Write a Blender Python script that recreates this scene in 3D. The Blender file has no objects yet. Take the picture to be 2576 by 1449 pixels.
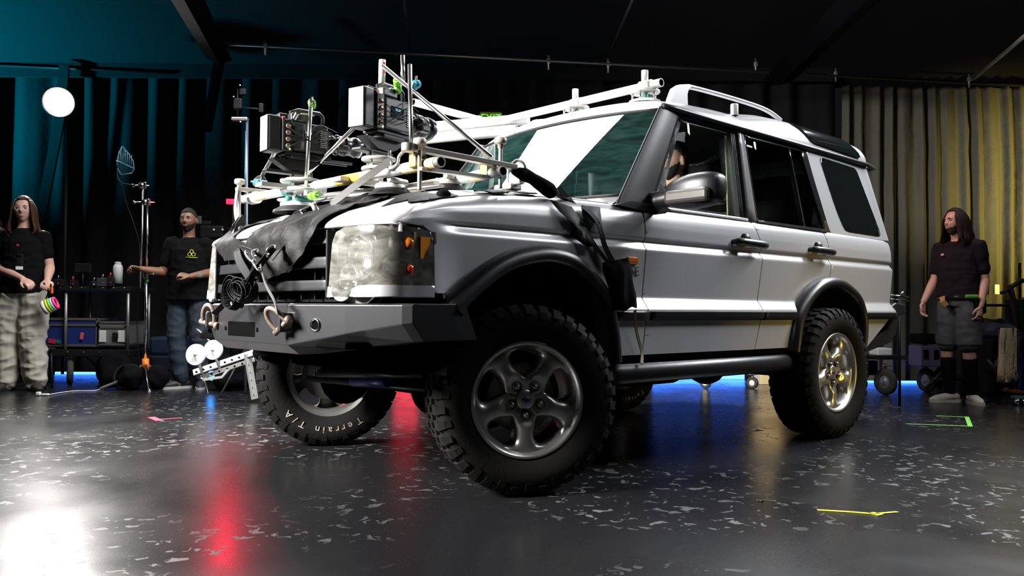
import bpy, bmesh, math, random
from mathutils import Vector, Matrix, noise
import numpy as np
random.seed(7)
PI = math.pi
sc = bpy.context.scene
COL = sc.collection
# ---------------------------------------------------------------- camera, world, lights, exposure
W_, H_ = 2576, 1449
F_ = 2089.8; PITCH = 0.026; ROLL = 0.0064; CH = 0.7822
def _axes():
    c, s = math.cos(PITCH), math.sin(PITCH)
    R = Vector((1, 0, 0)); F = Vector((0, c, s)); U = Vector((0, -s, c))
    cr, sr = math.cos(ROLL), math.sin(ROLL)
    return R * cr + U * sr, F, U * cr - R * sr
CR, CF, CU = _axes()
cam_d = bpy.data.cameras.new('camera'); cam = bpy.data.objects.new('camera', cam_d); COL.objects.link(cam)
cam_d.sensor_width = 36; cam_d.lens = F_ / W_ * 36; cam_d.clip_start = .05; cam_d.clip_end = 200
cam.matrix_world = Matrix(((CR.x, CU.x, -CF.x, 0), (CR.y, CU.y, -CF.y, 0), (CR.z, CU.z, -CF.z, CH), (0, 0, 0, 1)))
sc.camera = cam
sc.view_settings.view_transform = 'Standard'; sc.view_settings.look = 'None'
sc.view_settings.gamma = 1; sc.view_settings.exposure = 0.0; sc.view_settings.use_curve_mapping = False
sc.cycles.use_denoising = True
sc.cycles.max_bounces = 8; sc.cycles.glossy_bounces = 4; sc.cycles.transparent_max_bounces = 12
sc.cycles.sample_clamp_indirect = 4; sc.cycles.caustics_reflective = False; sc.cycles.caustics_refractive = False
wd = bpy.data.worlds.new('world'); sc.world = wd; wd.use_nodes = True
wd.node_tree.nodes['Background'].inputs[0].default_value = (.05, .055, .065, 1)
wd.node_tree.nodes['Background'].inputs[1].default_value = .10
def area(name, loc, target, size, power, color=(1, 1, 1), size_y=None, spread=180):
    d = bpy.data.lights.new(name, 'AREA'); d.energy = power; d.color = color; d.spread = math.radians(spread)
    d.shape = 'RECTANGLE' if size_y else 'SQUARE'; d.size = size
    if size_y: d.size_y = size_y
    o = bpy.data.objects.new(name, d); COL.objects.link(o); o.location = loc
    o.rotation_euler = (Vector(target) - Vector(loc)).to_track_quat('-Z', 'Y').to_euler()
    return o
def spot(name, loc, target, power, angle, color=(1, 1, 1), rad=.05, blend=.4):
    d = bpy.data.lights.new(name, 'SPOT'); d.energy = power; d.color = color
    d.spot_size = math.radians(angle); d.spot_blend = blend; d.shadow_soft_size = rad
    o = bpy.data.objects.new(name, d); COL.objects.link(o); o.location = loc
    o.rotation_euler = (Vector(target) - Vector(loc)).to_track_quat('-Z', 'Y').to_euler()
    return o
# overhead LED soft panel, the one mirrored in the windscreen, lighting hood and roof
_o = area('panel_light_overhead', (-1.2, 6.0, 3.75), (-1.3, 5.0, 1.2), 4.2, 330, (1, 1, 1), 1.3, spread=140)
_o.rotation_euler = (0, 0, math.radians(-13))
# large soft source at the front left: lights the nose of the vehicle
area('panel_light_front', (-4.4, 1.9, 2.9), (-1.0, 3.9, 1.0), 1.6, 330, (1, .98, .95), 1.2, spread=80)
# overhead lamps above the near side and to the right
area('panel_light_near', (3.4, 3.4, 4.1), (2.6, 4.4, 0), 2.2, 30, (.95, .97, 1), .7, spread=120)
area('panel_light_right', (4.4, 6.2, 4.2), (1.4, 4.9, .9), 2.8, 195, (.93, .96, 1), 1.1, spread=90)
spot('pink_lamp', (1.9, 6.9, 2.9), (3.8, 7.2, 1.45), 110, 26, (1, .45, .45), .15, .8)
# warm lamps at the right
spot('warm_lamp', (8.2, 5.0, 1.2), (6.5, 9.4, 1.85), 3800, 42, (1, .80, .20), .1, 1.0)
spot('warm_lamp_floor', (6.0, 3.0, .5), (2.1, 5.5, .45), 170, 34, (1, .70, .12), .1, 1.0)
# teal lamp at the far left
spot('teal_lamp', (-8.0, 8.4, 1.6), (-7.0, 9.5, 4.2), 4200, 120, (.0, .50, .75), .1, 1.)
# ---------------------------------------------------------------- frames
CAR = Matrix.Translation((-.516, 4.2337, 0)) @ Matrix.Rotation(math.radians(221.632), 4, 'Z')
CARI = CAR.inverted()
def ray(px, py): return CF + CR * ((px - W_ / 2) / F_) + CU * ((H_ / 2 - py) / F_)
def pw(px, py, d=None, z=None):
    """point of the place seen at a pixel, at depth d or on height z"""
    r = ray(px, py); t = (z - CH) / r.z if z is not None else d / r.y
    return Vector((0, 0, CH)) + r * t
def pcar(px, py, x=None, y=None, z=None):
    r = CARI.to_3x3() @ ray(px, py); c = CARI @ Vector((0, 0, CH))
    i, v = (0, x) if x is not None else (1, y) if y is not None else (2, z)
    return c + r * ((v - c[i]) / r[i])
# ---------------------------------------------------------------- materials
def mat(name, col=(.5, .5, .5), rough=.5, metal=0., coat=0., emit=None, estr=0., alpha=None, spec=None, bump=None, var=None, sheen=0):
    m = bpy.data.materials.new(name); m.use_nodes = True; nt = m.node_tree; b = nt.nodes['Principled BSDF']
    b.inputs['Base Color'].default_value = (*col, 1); b.inputs['Roughness'].default_value = rough
    b.inputs['Metallic'].default_value = metal; b.inputs['Coat Weight'].default_value = coat; b.inputs['Coat Roughness'].default_value = .05
    if spec is not None: b.inputs['Specular IOR Level'].default_value = spec
    if sheen: b.inputs['Sheen Weight'].default_value = sheen
    if emit: b.inputs['Emission Color'].default_value = (*emit, 1); b.inputs['Emission Strength'].default_value = estr
    tc = None
    if bump or var:
        tc = nt.nodes.new('ShaderNodeTexCoord')
    if var:   # (scale, amount)
        n = nt.nodes.new('ShaderNodeTexNoise'); n.inputs['Scale'].default_value = var[0]; n.inputs['Detail'].default_value = 5
        nt.links.new(tc.outputs['Object'], n.inputs['Vector'])
        r = nt.nodes.new('ShaderNodeMapRange'); r.inputs[1].default_value = .3; r.inputs[2].default_value = .7
        r.inputs[3].default_value = 1 - var[1]; r.inputs[4].default_value = 1 + var[1]
        nt.links.new(n.outputs[0], r.inputs[0])
        mx = nt.nodes.new('ShaderNodeVectorMath'); mx.operation = 'SCALE'; mx.inputs[0].default_value = col
        nt.links.new(r.outputs[0], mx.inputs['Scale']); nt.links.new(mx.outputs[0], b.inputs['Base Color'])
    if bump:  # (scale, strength, distance)
        n = nt.nodes.new('ShaderNodeTexNoise'); n.inputs['Scale'].default_value = bump[0]; n.inputs['Detail'].default_value = 4
        nt.links.new(tc.outputs['Object'], n.inputs['Vector'])
        bp = nt.nodes.new('ShaderNodeBump'); bp.inputs['Strength'].default_value = bump[1]
        bp.inputs['Distance'].default_value = bump[2] if len(bump) > 2 else .01
        nt.links.new(n.outputs[0], bp.inputs['Height']); nt.links.new(bp.outputs[0], b.inputs['Normal'])
    return m
M = {}
M['silver'] = mat('silver_paint', (.68, .68, .70), .32, .48, .5)
M['silver_dark'] = mat('dark_silver_paint', (.20, .20, .21), .35, .4, .3)
M['black_plastic'] = mat('black_plastic', (.011, .011, .013), .38, spec=.4, bump=(180, .15, .002))
M['black_gloss'] = mat('black_gloss_paint', (.012, .012, .014), .22, 0, .5)
M['bumper'] = mat('satin_black_steel', (.022, .022, .024), .36, .2, .2)
M['rubber'] = mat('tyre_rubber', (.009, .0085, .008), .75, spec=.12, bump=(60, .3, .003))
M['rubber_s'] = mat('black_rubber', (.009, .009, .009), .6, spec=.25)
M['alloy'] = mat('alloy_wheel', (.55, .54, .52), .33, .9)
M['chrome'] = mat('chrome', (.75, .75, .76), .15, 1)
M['steel'] = mat('steel_rod', (.70, .68, .65), .25, 1)
M['steel_d'] = mat('dull_steel', (.42, .40, .36), .42, .8)
M['alum'] = mat('bare_aluminium', (.56, .55, .52), .45, .55, var=(14, .12))
M['white'] = mat('white_plastic', (.82, .82, .80), .5)
M['black'] = mat('black_matte', (.008, .008, .009), .7, spec=.2)
M['black_m'] = mat('black_metal', (.016, .016, .017), .45, .2, spec=.3)
M['under'] = mat('underbody_hole_black', (.003, .003, .003), .9, spec=.0)  # also put on openings and bores as the shade inside them
M['cloth_b'] = mat('black_cloth', (.005, .005, .006), .95, spec=.05, bump=(90, .4, .004))
M['gaffer'] = mat('black_gaffer_tape', (.0055, .0052, .0055), .62, spec=.18, bump=(35, .6, .006), var=(25, .25))
M['web'] = mat('black_webbing', (.010, .010, .011), .75, spec=.2, bump=(220, .5, .002))
M['web_g'] = mat('grey_webbing', (.09, .086, .08), .7, bump=(220, .5, .002))
M['teal'] = mat('teal_tape', (.01, .14, .12), .5)
M['yellow_t'] = mat('ochre_tape', (.36, .24, .03), .5, var=(30, .3))
M['lime'] = mat('lime_anodised', (.15, .50, .03), .35, .4)
M['blue_a'] = mat('blue_anodised', (.02, .35, .55), .35, .4)
M['red'] = mat('red_plastic', (.55, .03, .06), .4)
M['orange'] = mat('orange_plastic', (.85, .18, .01), .4)
M['amber'] = mat('amber_lens', (.55, .13, .01), .15, coat=.6)
M['navy'] = mat('blue_panel', (.015, .03, .16), .45)
M['bw'] = mat('white_print', (.75, .75, .72), .6)

def glass(name, tint, gl=.06, rough=.02, dust_haze=0., haze_col=(.3, .35, .33), opacity=0., ior=1.5):
    m = bpy.data.materials.new(name); m.use_nodes = True; nt = m.node_tree; nt.nodes.clear()
    o = nt.nodes.new('ShaderNodeOutputMaterial'); t = nt.nodes.new('ShaderNodeBsdfTransparent'); t.inputs[0].default_value = (*tint, 1)
    g = nt.nodes.new('ShaderNodeBsdfGlossy'); g.inputs['Roughness'].default_value = rough; g.inputs[0].default_value = (1, 1, 1, 1)
    lw = nt.nodes.new('ShaderNodeFresnel'); lw.inputs[0].default_value = ior
    ad = nt.nodes.new('ShaderNodeMath'); ad.operation = 'ADD'; ad.inputs[1].default_value = gl; ad.use_clamp = True
    nt.links.new(lw.outputs[0], ad.inputs[0])
    mx = nt.nodes.new('ShaderNodeMixShader'); nt.links.new(ad.outputs[0], mx.inputs[0]); nt.links.new(t.outputs[0], mx.inputs[1]); nt.links.new(g.outputs[0], mx.inputs[2])
    last = mx
    if dust_haze:
        d = nt.nodes.new('ShaderNodeBsdfDiffuse'); d.inputs[0].default_value = (*haze_col, 1)
        n = nt.nodes.new('ShaderNodeTexNoise'); n.inputs['Scale'].default_value = 6; n.inputs['Detail'].default_value = 9; n.inputs['Distortion'].default_value = 1.2
        tc = nt.nodes.new('ShaderNodeTexCoord'); mp = nt.nodes.new('ShaderNodeMapping'); mp.inputs['Scale'].default_value = (2.5, .8, 4)
        nt.links.new(tc.outputs['Object'], mp.inputs[0]); nt.links.new(mp.outputs[0], n.inputs['Vector'])
        r = nt.nodes.new('ShaderNodeMapRange'); r.inputs[1].default_value = .3; r.inputs[2].default_value = .75; r.inputs[3].default_value = dust_haze * .35; r.inputs[4].default_value = dust_haze * 1.6
        nt.links.new(n.outputs[0], r.inputs[0])
        m2 = nt.nodes.new('ShaderNodeMixShader'); nt.links.new(r.outputs[0], m2.inputs[0]); nt.links.new(mx.outputs[0], m2.inputs[1]); nt.links.new(d.outputs[0], m2.inputs[2]); last = m2
    nt.links.new(last.outputs[0], o.inputs[0])
    return m
M['glass_ws'] = glass('windscreen_glass', (.72, .86, .82), .03, .015, .075, (.07, .20, .175))  # teal of the dust film stands for the light falling on it
M['glass'] = glass('side_glass', (.90, .92, .90), .0, .01, ior=1.22)
M['glass_t'] = glass('tinted_glass', (.10, .11, .10), .03, .03)
M['glass_p'] = mat('privacy_glass', (.006, .008, .008), .08, 0, .3)
M['lens'] = glass('lamp_lens', (.93, .93, .90), .03, .10, .13, (.88, .86, .76))  # cream haze put into the lens colour to brighten the lamp

# ---------------------------------------------------------------- mesh helpers
class MB:
    def __init__(s): s.v = []; s.f = []; s.m = []; s.sm = []; s.n = {}
    def add(s, verts, faces, mi=0, smooth=False):
        o = len(s.v); s.v += [Vector(v) for v in verts]
        for f in faces:
            s.f.append([i + o for i in f]); s.m.append(mi); s.sm.append(smooth)
        return o
    def box(s, c, size, rot=None, mi=0, taper=1.):
        x, y, z = size[0] / 2, size[1] / 2, size[2] / 2
        vs = [Vector((sx * x * (taper if sz > 0 else 1), sy * y * (taper if sz > 0 else 1), sz * z)) for sz in (-1, 1) for sy in (-1, 1) for sx in (-1, 1)]
        if rot is not None: vs = [rot @ v for v in vs]
        c = Vector(c)
        s.add([v + c for v in vs], [(0, 2, 3, 1), (4, 5, 7, 6), (0, 1, 5, 4), (2, 6, 7, 3), (0, 4, 6, 2), (1, 3, 7, 5)], mi)
    def bbox(s, c, size, b=.005, rot=None, mi=0, seg=2):
        """bevelled box"""
        bm = bmesh.new(); bmesh.ops.create_cube(bm, size=1)
        for v in bm.verts: v.co = Vector((v.co.x * size[0], v.co.y * size[1], v.co.z * size[2]))
        bmesh.ops.bevel(bm, geom=bm.edges[:], offset=min(b, min(size) * .45), segments=seg, affect='EDGES', profile=.5)
        if rot is not None: bmesh.ops.rotate(bm, verts=bm.verts, matrix=rot)
        c = Vector(c); bm.verts.index_update()
        s.add([v.co + c for v in bm.verts], [[v.index for v in f.verts] for f in bm.faces], mi, False); bm.free()
    def tube(s, pts, r, n=12, mi=0, cap=True, smooth=True, flat=None, up=None):
        """tube through pts; r number or list; flat=(a,b) elliptical/rect half sizes"""
        pts = [Vector(p) for p in pts]; k = len(pts)
        rs = r if isinstance(r, (list, tuple)) else [r] * k
        nrm = None; rings = []
        for i in range(k):
            t = (pts[min(i + 1, k - 1)] - pts[max(i - 1, 0)]).normalized()
            if nrm is None:
                a = Vector(up) if up is not None else (Vector((0, 0, 1)) if abs(t.z) < .9 else Vector((1, 0, 0)))
                nrm = (a - t * a.dot(t)).normalized()
            else: nrm = (nrm - t * nrm.dot(t)).normalized()
            b = t.cross(nrm)
            ring = []
            for j in range(n):
                a = 2 * PI * j / n
                if flat: ring.append(pts[i] + b * (math.cos(a) * flat[0] * rs[i]) + nrm * (math.sin(a) * flat[1] * rs[i]))
                else: ring.append(pts[i] + (b * math.cos(a) + nrm * math.sin(a)) * rs[i])
            rings.append(ring)
        vs = [v for g in rings for v in g]; fs = []
        for i in range(k - 1):
            for j in range(n):
                a, b2 = i * n + j, i * n + (j + 1) % n
                fs.append((a, b2, b2 + n, a + n))
        s.add(vs, fs, mi, smooth)
        if cap:
            s.add(rings[0], [tuple(range(n))[::-1]], mi); s.add(rings[-1], [tuple(range(n))], mi)
    def pipe(s, a, b, ro, ri, n=20, mi=0, mi_in=None):
        """open hollow pipe"""
        a, b = Vector(a), Vector(b); t = (b - a).normalized()
        u = (Vector((0, 0, 1)) if abs(t.z) < .9 else Vector((1, 0, 0))); u = (u - t * u.dot(t)).normalized(); w = t.cross(u)
        R = lambda p, r: [p + (u * math.cos(2 * PI * j / n) + w * math.sin(2 * PI * j / n)) * r for j in range(n)]
        q = lambda o: [(o + j, o + (j + 1) % n, o + n + (j + 1) % n, o + n + j) for j in range(n)]
        s.add(R(a, ro) + R(b, ro), q(0), mi, True); s.add(R(b, ri) + R(a, ri), q(0), mi if mi_in is None else mi_in, True)
        s.add(R(b, ro) + R(b, ri), q(0), mi); s.add(R(a, ri) + R(a, ro), q(0), mi)
    def strap(s, pts, w, th, side, mi=0, tw=None):
        """flat band through pts, width along 'side'"""
        pts = [Vector(p) for p in pts]; k = len(pts); vs = []; fs = []
        for i, p in enumerate(pts):
            t = (pts[min(i + 1, k - 1)] - pts[max(i - 1, 0)]).normalized()
            sd = Vector(side[i] if isinstance(side, list) else side); sd = (sd - t * sd.dot(t)).normalized(); nn = t.cross(sd)
            ww = w[i] if isinstance(w, list) else w
            for a, b in ((-1, -1), (1, -1), (1, 1), (-1, 1)): vs.append(p + sd * a * ww / 2 + nn * b * th / 2)
        for i in range(k - 1):
            for j in range(4):
                a, b = i * 4 + j, i * 4 + (j + 1) % 4; fs.append((a, b, b + 4, a + 4))
        fs.append((3, 2, 1, 0)); e = (k - 1) * 4; fs.append((e, e + 1, e + 2, e + 3))
        s.add(vs, fs, mi)
    def lathe(s, prof, c, axis=(0, 0, 1), n=24, mi=0, smooth=True, a0=0, a1=2 * PI):
        """prof: [(r,h)...] around axis from c"""
        ax = Vector(axis).normalized(); u = (Vector((0, 0, 1)) if abs(ax.z) < .9 else Vector((1, 0, 0))); u = (u - ax * u.dot(ax)).normalized(); w = ax.cross(u)
        c = Vector(c); full = abs(a1 - a0 - 2 * PI) < 1e-6; nn = n if full else n + 1
        vs = []
        for r, h in prof:
            for j in range(nn):
                a = a0 + (a1 - a0) * j / n; vs.append(c + ax * h + (u * math.cos(a) + w * math.sin(a)) * r)
        fs = []
        for i in range(len(prof) - 1):
            for j in range(n):
                a, b = i * nn + j, i * nn + (j + 1) % nn
                fs.append((a, b, b + nn, a + nn))
        s.add(vs, fs, mi, smooth)
    def sphere(s, c, r, n=16, mi=0, rot=None):
        r = Vector(r) if hasattr(r, '__len__') else Vector((r, r, r)); c = Vector(c); m = n // 2
        vs = []; fs = []
        for i in range(m + 1):
            th = PI * i / m
            for j in range(n):
                a = 2 * PI * j / n; p = Vector((r.x * math.sin(th) * math.cos(a), r.y * math.sin(th) * math.sin(a), r.z * math.cos(th)))
                if rot is not None: p = rot @ p
                vs.append(c + p)
        for i in range(m):
            for j in range(n):
                a, b = i * n + j, i * n + (j + 1) % n; fs.append((a, a + n, b + n, b))
        s.add(vs, fs, mi, True)
    def prism(s, poly, d0, d1, f, mi=0, smooth=False):
        """extrude 2D poly; f(u,v,d)->point"""
        n = len(poly); a = [f(u, v, d0) for u, v in poly]; b = [f(u, v, d1) for u, v in poly]
        s.add(a + b, [tuple(range(n))[::-1], tuple(range(n, 2 * n))] + [(i, (i + 1) % n, n + (i + 1) % n, n + i) for i in range(n)], mi, smooth)
    def merge(s, o, T=None):
        k = len(s.v); s.v += [(T @ v if T is not None else v.copy()) for v in o.v]; s.f += [[i + k for i in f] for f in o.f]; s.m += o.m; s.sm += o.sm
    def build(s, name, mats, parent=None, space=None, bevel=0, sub=0, recalc=True, merge=1e-5, flip=False):
        """space: matrix from build coordinates to world; the mesh is stored relative to the parent"""
        me = bpy.data.meshes.new(name)
        T = (space if space is not None else Matrix.Identity(4))
        root = parent
        PM = WM[parent.name] if parent is not None else Matrix.Identity(4)
        loc = Matrix.Identity(4)
        if parent is None:
            # own origin at the base centre
            pts = [T @ v for v in s.v]
            if pts:
                cx = (min(p.x for p in pts) + max(p.x for p in pts)) / 2; cy = (min(p.y for p in pts) + max(p.y for p in pts)) / 2; cz = min(p.z for p in pts)
                loc = Matrix.Translation((cx, cy, cz))
        A = (PM @ loc).inverted() @ T
        me.from_pydata([tuple(A @ v) for v in s.v], [], s.f)
        mats = mats if isinstance(mats, (list, tuple)) else [mats]
        for m in mats: me.materials.append(M[m] if isinstance(m, str) else m)
        for p, mi, sm in zip(me.polygons, s.m, s.sm): p.material_index = mi; p.use_smooth = sm
        bm = bmesh.new(); bm.from_mesh(me)
        if merge: bmesh.ops.remove_doubles(bm, verts=bm.verts, dist=merge)
        if recalc: bmesh.ops.recalc_face_normals(bm, faces=bm.faces)
        if flip: bmesh.ops.reverse_faces(bm, faces=bm.faces)
        bm.to_mesh(me); bm.free()
        o = bpy.data.objects.new(name, me); COL.objects.link(o); o.parent = parent
        o.matrix_local = loc if parent is None else Matrix.Identity(4)
        WM[o.name] = PM @ loc
        if bevel:
            b = o.modifiers.new('bevel', 'BEVEL'); b.width = bevel; b.segments = 2; b.limit_method = 'ANGLE'; b.angle_limit = .6
        if sub:
            b = o.modifiers.new('sub', 'SUBSURF'); b.levels = sub; b.render_levels = sub
        return o
WM = {}
def tag(o, label=None, cat=None, group=None, kind=None):
    if label: o['label'] = label
    if cat: o['category'] = cat
    if group: o['group'] = group
    if kind: o['kind'] = kind
    return o
def thing(name, label, cat, base=(0, 0, 0), rot=0, group=None, space=None):
    o = bpy.data.objects.new(name, None); COL.objects.link(o); o.empty_display_size = .1
    m = (space if space is not None else Matrix.Identity(4)) @ Matrix.Translation(base) @ Matrix.Rotation(rot, 4, 'Z')
    o.matrix_world = m; WM[o.name] = m.copy()
    return tag(o, label, cat, group)
def lerp(a, b, t): return a + (b - a) * t
def interp(x, xs, ys):
    if x <= xs[0]: return ys[0]
    for i in range(len(xs) - 1):
        if x <= xs[i + 1]: return ys[i] + (ys[i + 1] - ys[i]) * (x - xs[i]) / (xs[i + 1] - xs[i])
    return ys[-1]
def spl(pts, n=8, closed=False):
    """catmull-rom through points of any dimension"""
    P = [list(p) for p in pts]; k = len(P); out = []
    rng = range(k if closed else k - 1)
    g = (lambda i: P[i % k]) if closed else (lambda i: P[max(0, min(k - 1, i))])
    for i in rng:
        p0, p1, p2, p3 = g(i - 1), g(i), g(i + 1), g(i + 2)
        for j in range(n):
            t = j / n
            out.append([.5 * (2 * b + (c - a) * t + (2 * a - 5 * b + 4 * c - d) * t * t + (-a + 3 * b - 3 * c + d) * t ** 3) for a, b, c, d in zip(p0, p1, p2, p3)])
    if not closed: out.append(list(P[-1]))
    return out
def clip(poly, ax, val, sgn):
    out = []; n = len(poly)
    for i in range(n):
        a, b = poly[i], poly[(i + 1) % n]; da = (a[ax] - val) * sgn; db = (b[ax] - val) * sgn
        if da >= 0: out.append(a)
        if (da > 0 and db < 0) or (da < 0 and db > 0):
            t = da / (da - db); out.append((a[0] + (b[0] - a[0]) * t, a[1] + (b[1] - a[1]) * t))
    return out
def panel(mb, S, poly, du, dv, th=.012, mi=0, off=0., mirror=False, edge=True, usn=None):
    """skin following surface S(u,v) bounded by poly, edges turned inwards by th.  usn: extra offset function(u,v)"""
    us = [p[0] for p in poly]; vs = [p[1] for p in poly]
    def pt(u, v):
        e = 1e-3; p = Vector(S(u, v)); a = Vector(S(u + e, v)) - Vector(S(u - e, v)); b = Vector(S(u, v + e)) - Vector(S(u, v - e))
        n = a.cross(b); n = n.normalized() if n.length > 1e-12 else Vector((0, 0, 1)); return p, n
    cache = {}; V = []; NR = []; F = []
    def idx(u, v):
        k = (round(u, 5), round(v, 5))
        if k not in cache:
            p, n = pt(u, v); o = off + (usn(u, v) if usn else 0)
            cache[k] = len(V); V.append(p + n * (o * SGN[0])); NR.append(n * SGN[0])
        return cache[k]
    # outward sign: away from the car's axis (0 along y, z=1)
    SGN = [1]
    uc, vc = sum(us) / len(us), sum(vs) / len(vs)
    p, n = pt(uc, vc)
    ref = Vector((p.x * .0, p.y, 0)) + Vector((0, 0, max(0, p.z - 1.1) * 2)) + Vector((max(0, p.x - .5) * 2.5, 0, 0)) - Vector((max(0, -3.45 - p.x) * 10, 0, 0))
    if n.dot(ref) < 0: SGN[0] = -1
    u0, u1, v0, v1 = min(us), max(us), min(vs), max(vs)
    nu, nv = max(1, math.ceil((u1 - u0) / du)), max(1, math.ceil((v1 - v0) / dv))
    for i in range(nu):
        a0, a1 = u0 + (u1 - u0) * i / nu, u0 + (u1 - u0) * (i + 1) / nu
        col = clip(clip(poly, 0, a0, 1), 0, a1, -1)
        if len(col) < 3: continue
        for j in range(nv):
            b0, b1 = v0 + (v1 - v0) * j / nv, v0 + (v1 - v0) * (j + 1) / nv
            c = clip(clip(col, 1, b0, 1), 1, b1, -1)
            if len(c) < 3: continue
            ids = []
            for q in c:
                k = idx(*q)
                if not ids or ids[-1] != k: ids.append(k)
            if len(ids) > 1 and ids[0] == ids[-1]: ids.pop()
            if len(set(ids)) >= 3: F.append(ids)
    ms = Vector((1, -1, 1)) if mirror else Vector((1, 1, 1))
    mul = lambda v: Vector((v.x * ms.x, v.y * ms.y, v.z * ms.z))
    mb.add([mul(v) for v in V], F, mi, True)
    if edge:
        # boundary walls
        P = []
        for i in range(len(poly)):
            a, b = poly[i], poly[(i + 1) % len(poly)]; k = max(1, math.ceil(max(abs(b[0] - a[0]) / du, abs(b[1] - a[1]) / dv)))
            for j in range(k): P.append((a[0] + (b[0] - a[0]) * j / k, a[1] + (b[1] - a[1]) * j / k))
        vs2 = []
        for q in P:
            p, n = pt(*q); n = n * SGN[0]; o = off + (usn(*q) if usn else 0)
            vs2.append(mul(p + n * o)); vs2.append(mul(p + n * (o - th)))
        k = len(P); mb.add(vs2, [(2 * i, 2 * ((i + 1) % k), 2 * ((i + 1) % k) + 1, 2 * i + 1) for i in range(k)], mi)
def text_mb(txt, size, f, depth=.002, mi=0, align='CENTER', font=None):
    """letters as mesh: f(u,v,d)->point"""
    cu = bpy.data.curves.new('t', 'FONT'); cu.body = txt; cu.size = size; cu.align_x = align; cu.extrude = depth / 2; cu.resolution_u = 3
    ob = bpy.data.objects.new('t', cu); COL.objects.link(ob)
    me = bpy.data.meshes.new_from_object(ob.evaluated_get(bpy.context.evaluated_depsgraph_get()))
    mb = MB(); mb.add([f(v.co.x, v.co.y, v.co.z + depth / 2) for v in me.vertices], [list(p.vertices) for p in me.polygons], mi)
    bpy.data.objects.remove(ob); bpy.data.curves.remove(cu); bpy.data.meshes.remove(me)
    return mb
def struct(mb, name, m, **k):
    o = mb.build(name, m, **k); o['kind'] = 'structure'; return o
# ---------------------------------------------------------------- floor
def floor_mat():
    m = bpy.data.materials.new('scuffed_black_floor'); m.use_nodes = True; nt = m.node_tree; b = nt.nodes['Principled BSDF']; L = nt.links
    tc = nt.nodes.new('ShaderNodeTexCoord')
    def noise_(sc_, det=6, dist=0., sv=(1, 1, 1), rough=.5):
        mp = nt.nodes.new('ShaderNodeMapping'); mp.inputs['Scale'].default_value = sv; L.new(tc.outputs['Object'], mp.inputs[0])
        n = nt.nodes.new('ShaderNodeTexNoise'); n.inputs['Scale'].default_value = sc_; n.inputs['Detail'].default_value = det; n.inputs['Distortion'].default_value = dist; n.inputs['Roughness'].default_value = rough
        L.new(mp.outputs[0], n.inputs['Vector']); return n.outputs[0]
    def rng(x, a, b_, c, d):
        r = nt.nodes.new('ShaderNodeMapRange'); r.inputs[1].default_value = a; r.inputs[2].default_value = b_; r.inputs[3].default_value = c; r.inputs[4].default_value = d; L.new(x, r.inputs[0]); return r.outputs[0]
    def mul(a, c):
        r = nt.nodes.new('ShaderNodeMath'); r.operation = 'MULTIPLY'; L.new(a, r.inputs[0]); L.new(c, r.inputs[1]); return r.outputs[0]
    flakes = rng(noise_(15, 3, .8, (1.0, 1.0, 1), .55), .600, .625, 0, 1)
    zone = rng(noise_(.85, 2, .3), .44, .56, 0, 1)
    flakes = mul(flakes, zone)
    sx = nt.nodes.new('ShaderNodeSeparateXYZ'); L.new(tc.outputs['Object'], sx.inputs[0])
    flakes = mul(flakes, rng(sx.outputs[1], 5.2, 4.0, 0, 1))
    scr = rng(noise_(6, 8, 2.5, (6, .5, 1), .7), .62, .70, 0, .5)
    fine = rng(noise_(120, 2), .66, .72, 0, .2)
    mx = nt.nodes.new('ShaderNodeMath'); mx.operation = 'MAXIMUM'; L.new(flakes, mx.inputs[0]); L.new(fine, mx.inputs[1])
    mc = nt.nodes.new('ShaderNodeMix'); mc.data_type = 'RGBA'; mc.inputs[6].default_value = (.010, .010, .011, 1); mc.inputs[7].default_value = (.085, .085, .085, 1); L.new(mx.outputs[0], mc.inputs[0])
    L.new(mc.outputs[2], b.inputs['Base Color'])
    r1 = rng(noise_(1.3, 8, .5), .3, .7, .20, .32)
    ad = nt.nodes.new('ShaderNodeMath'); ad.operation = 'ADD'; L.new(r1, ad.inputs[0]); L.new(rng(mx.outputs[0], 0, 1, 0, .3), ad.inputs[1]); L.new(ad.outputs[0], b.inputs['Roughness'])
    bp = nt.nodes.new('ShaderNodeBump'); bp.inputs['Strength'].default_value = .12; bp.inputs['Distance'].default_value = .004
    L.new(noise_(5, 5, .2, (1, 2.2, 1)), bp.inputs['Height']); L.new(bp.outputs[0], b.inputs['Normal'])
    return m
mb = MB(); mb.add([(-9, -3, 0), (9.5, -3, 0), (9.5, 12, 0), (-9, 12, 0)], [(0, 1, 2, 3)]); fl_ = struct(mb, 'floor', floor_mat(), merge=0)
# ---------------------------------------------------------------- curtains: pleated black drapes
def drape(name, x0, x1, y, z0, z1, amp=.05, freq=5.2, m=None, axis='x', seed=0, n=None, rumple=.0):
    mb = MB(); L_ = abs(x1 - x0); n = n or int(L_ * 26); nz = 14; vs = []
    for i in range(n + 1):
        u = lerp(x0, x1, i / n)
        for j in range(nz + 1):
            z = lerp(z0, z1, j / nz)
            w = amp * (math.sin(u * freq * 2 * PI / 1.0 * .5 + 1.5 * noise.noise(Vector((u * .8, z * .25, seed)))) + .5 * math.sin(u * freq * 4.3 + seed)) + .05 * noise.noise(Vector((u * .5, z * .6, seed + 9)))
            w += rumple * noise.noise(Vector((u * 3, z * 7, seed + 4)))
            vs.append((u, y + w, z) if axis == 'x' else (y + w, u, z))
    mb.add(vs, [(i * (nz + 1) + j, (i + 1) * (nz + 1) + j, (i + 1) * (nz + 1) + j + 1, i * (nz + 1) + j + 1) for i in range(n) for j in range(nz)], 0, True)
    return struct(mb, name, m)
M['drape'] = mat('black_drape', (.007, .007, .008), .85, bump=(22, .5, .01), spec=.25)
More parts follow.
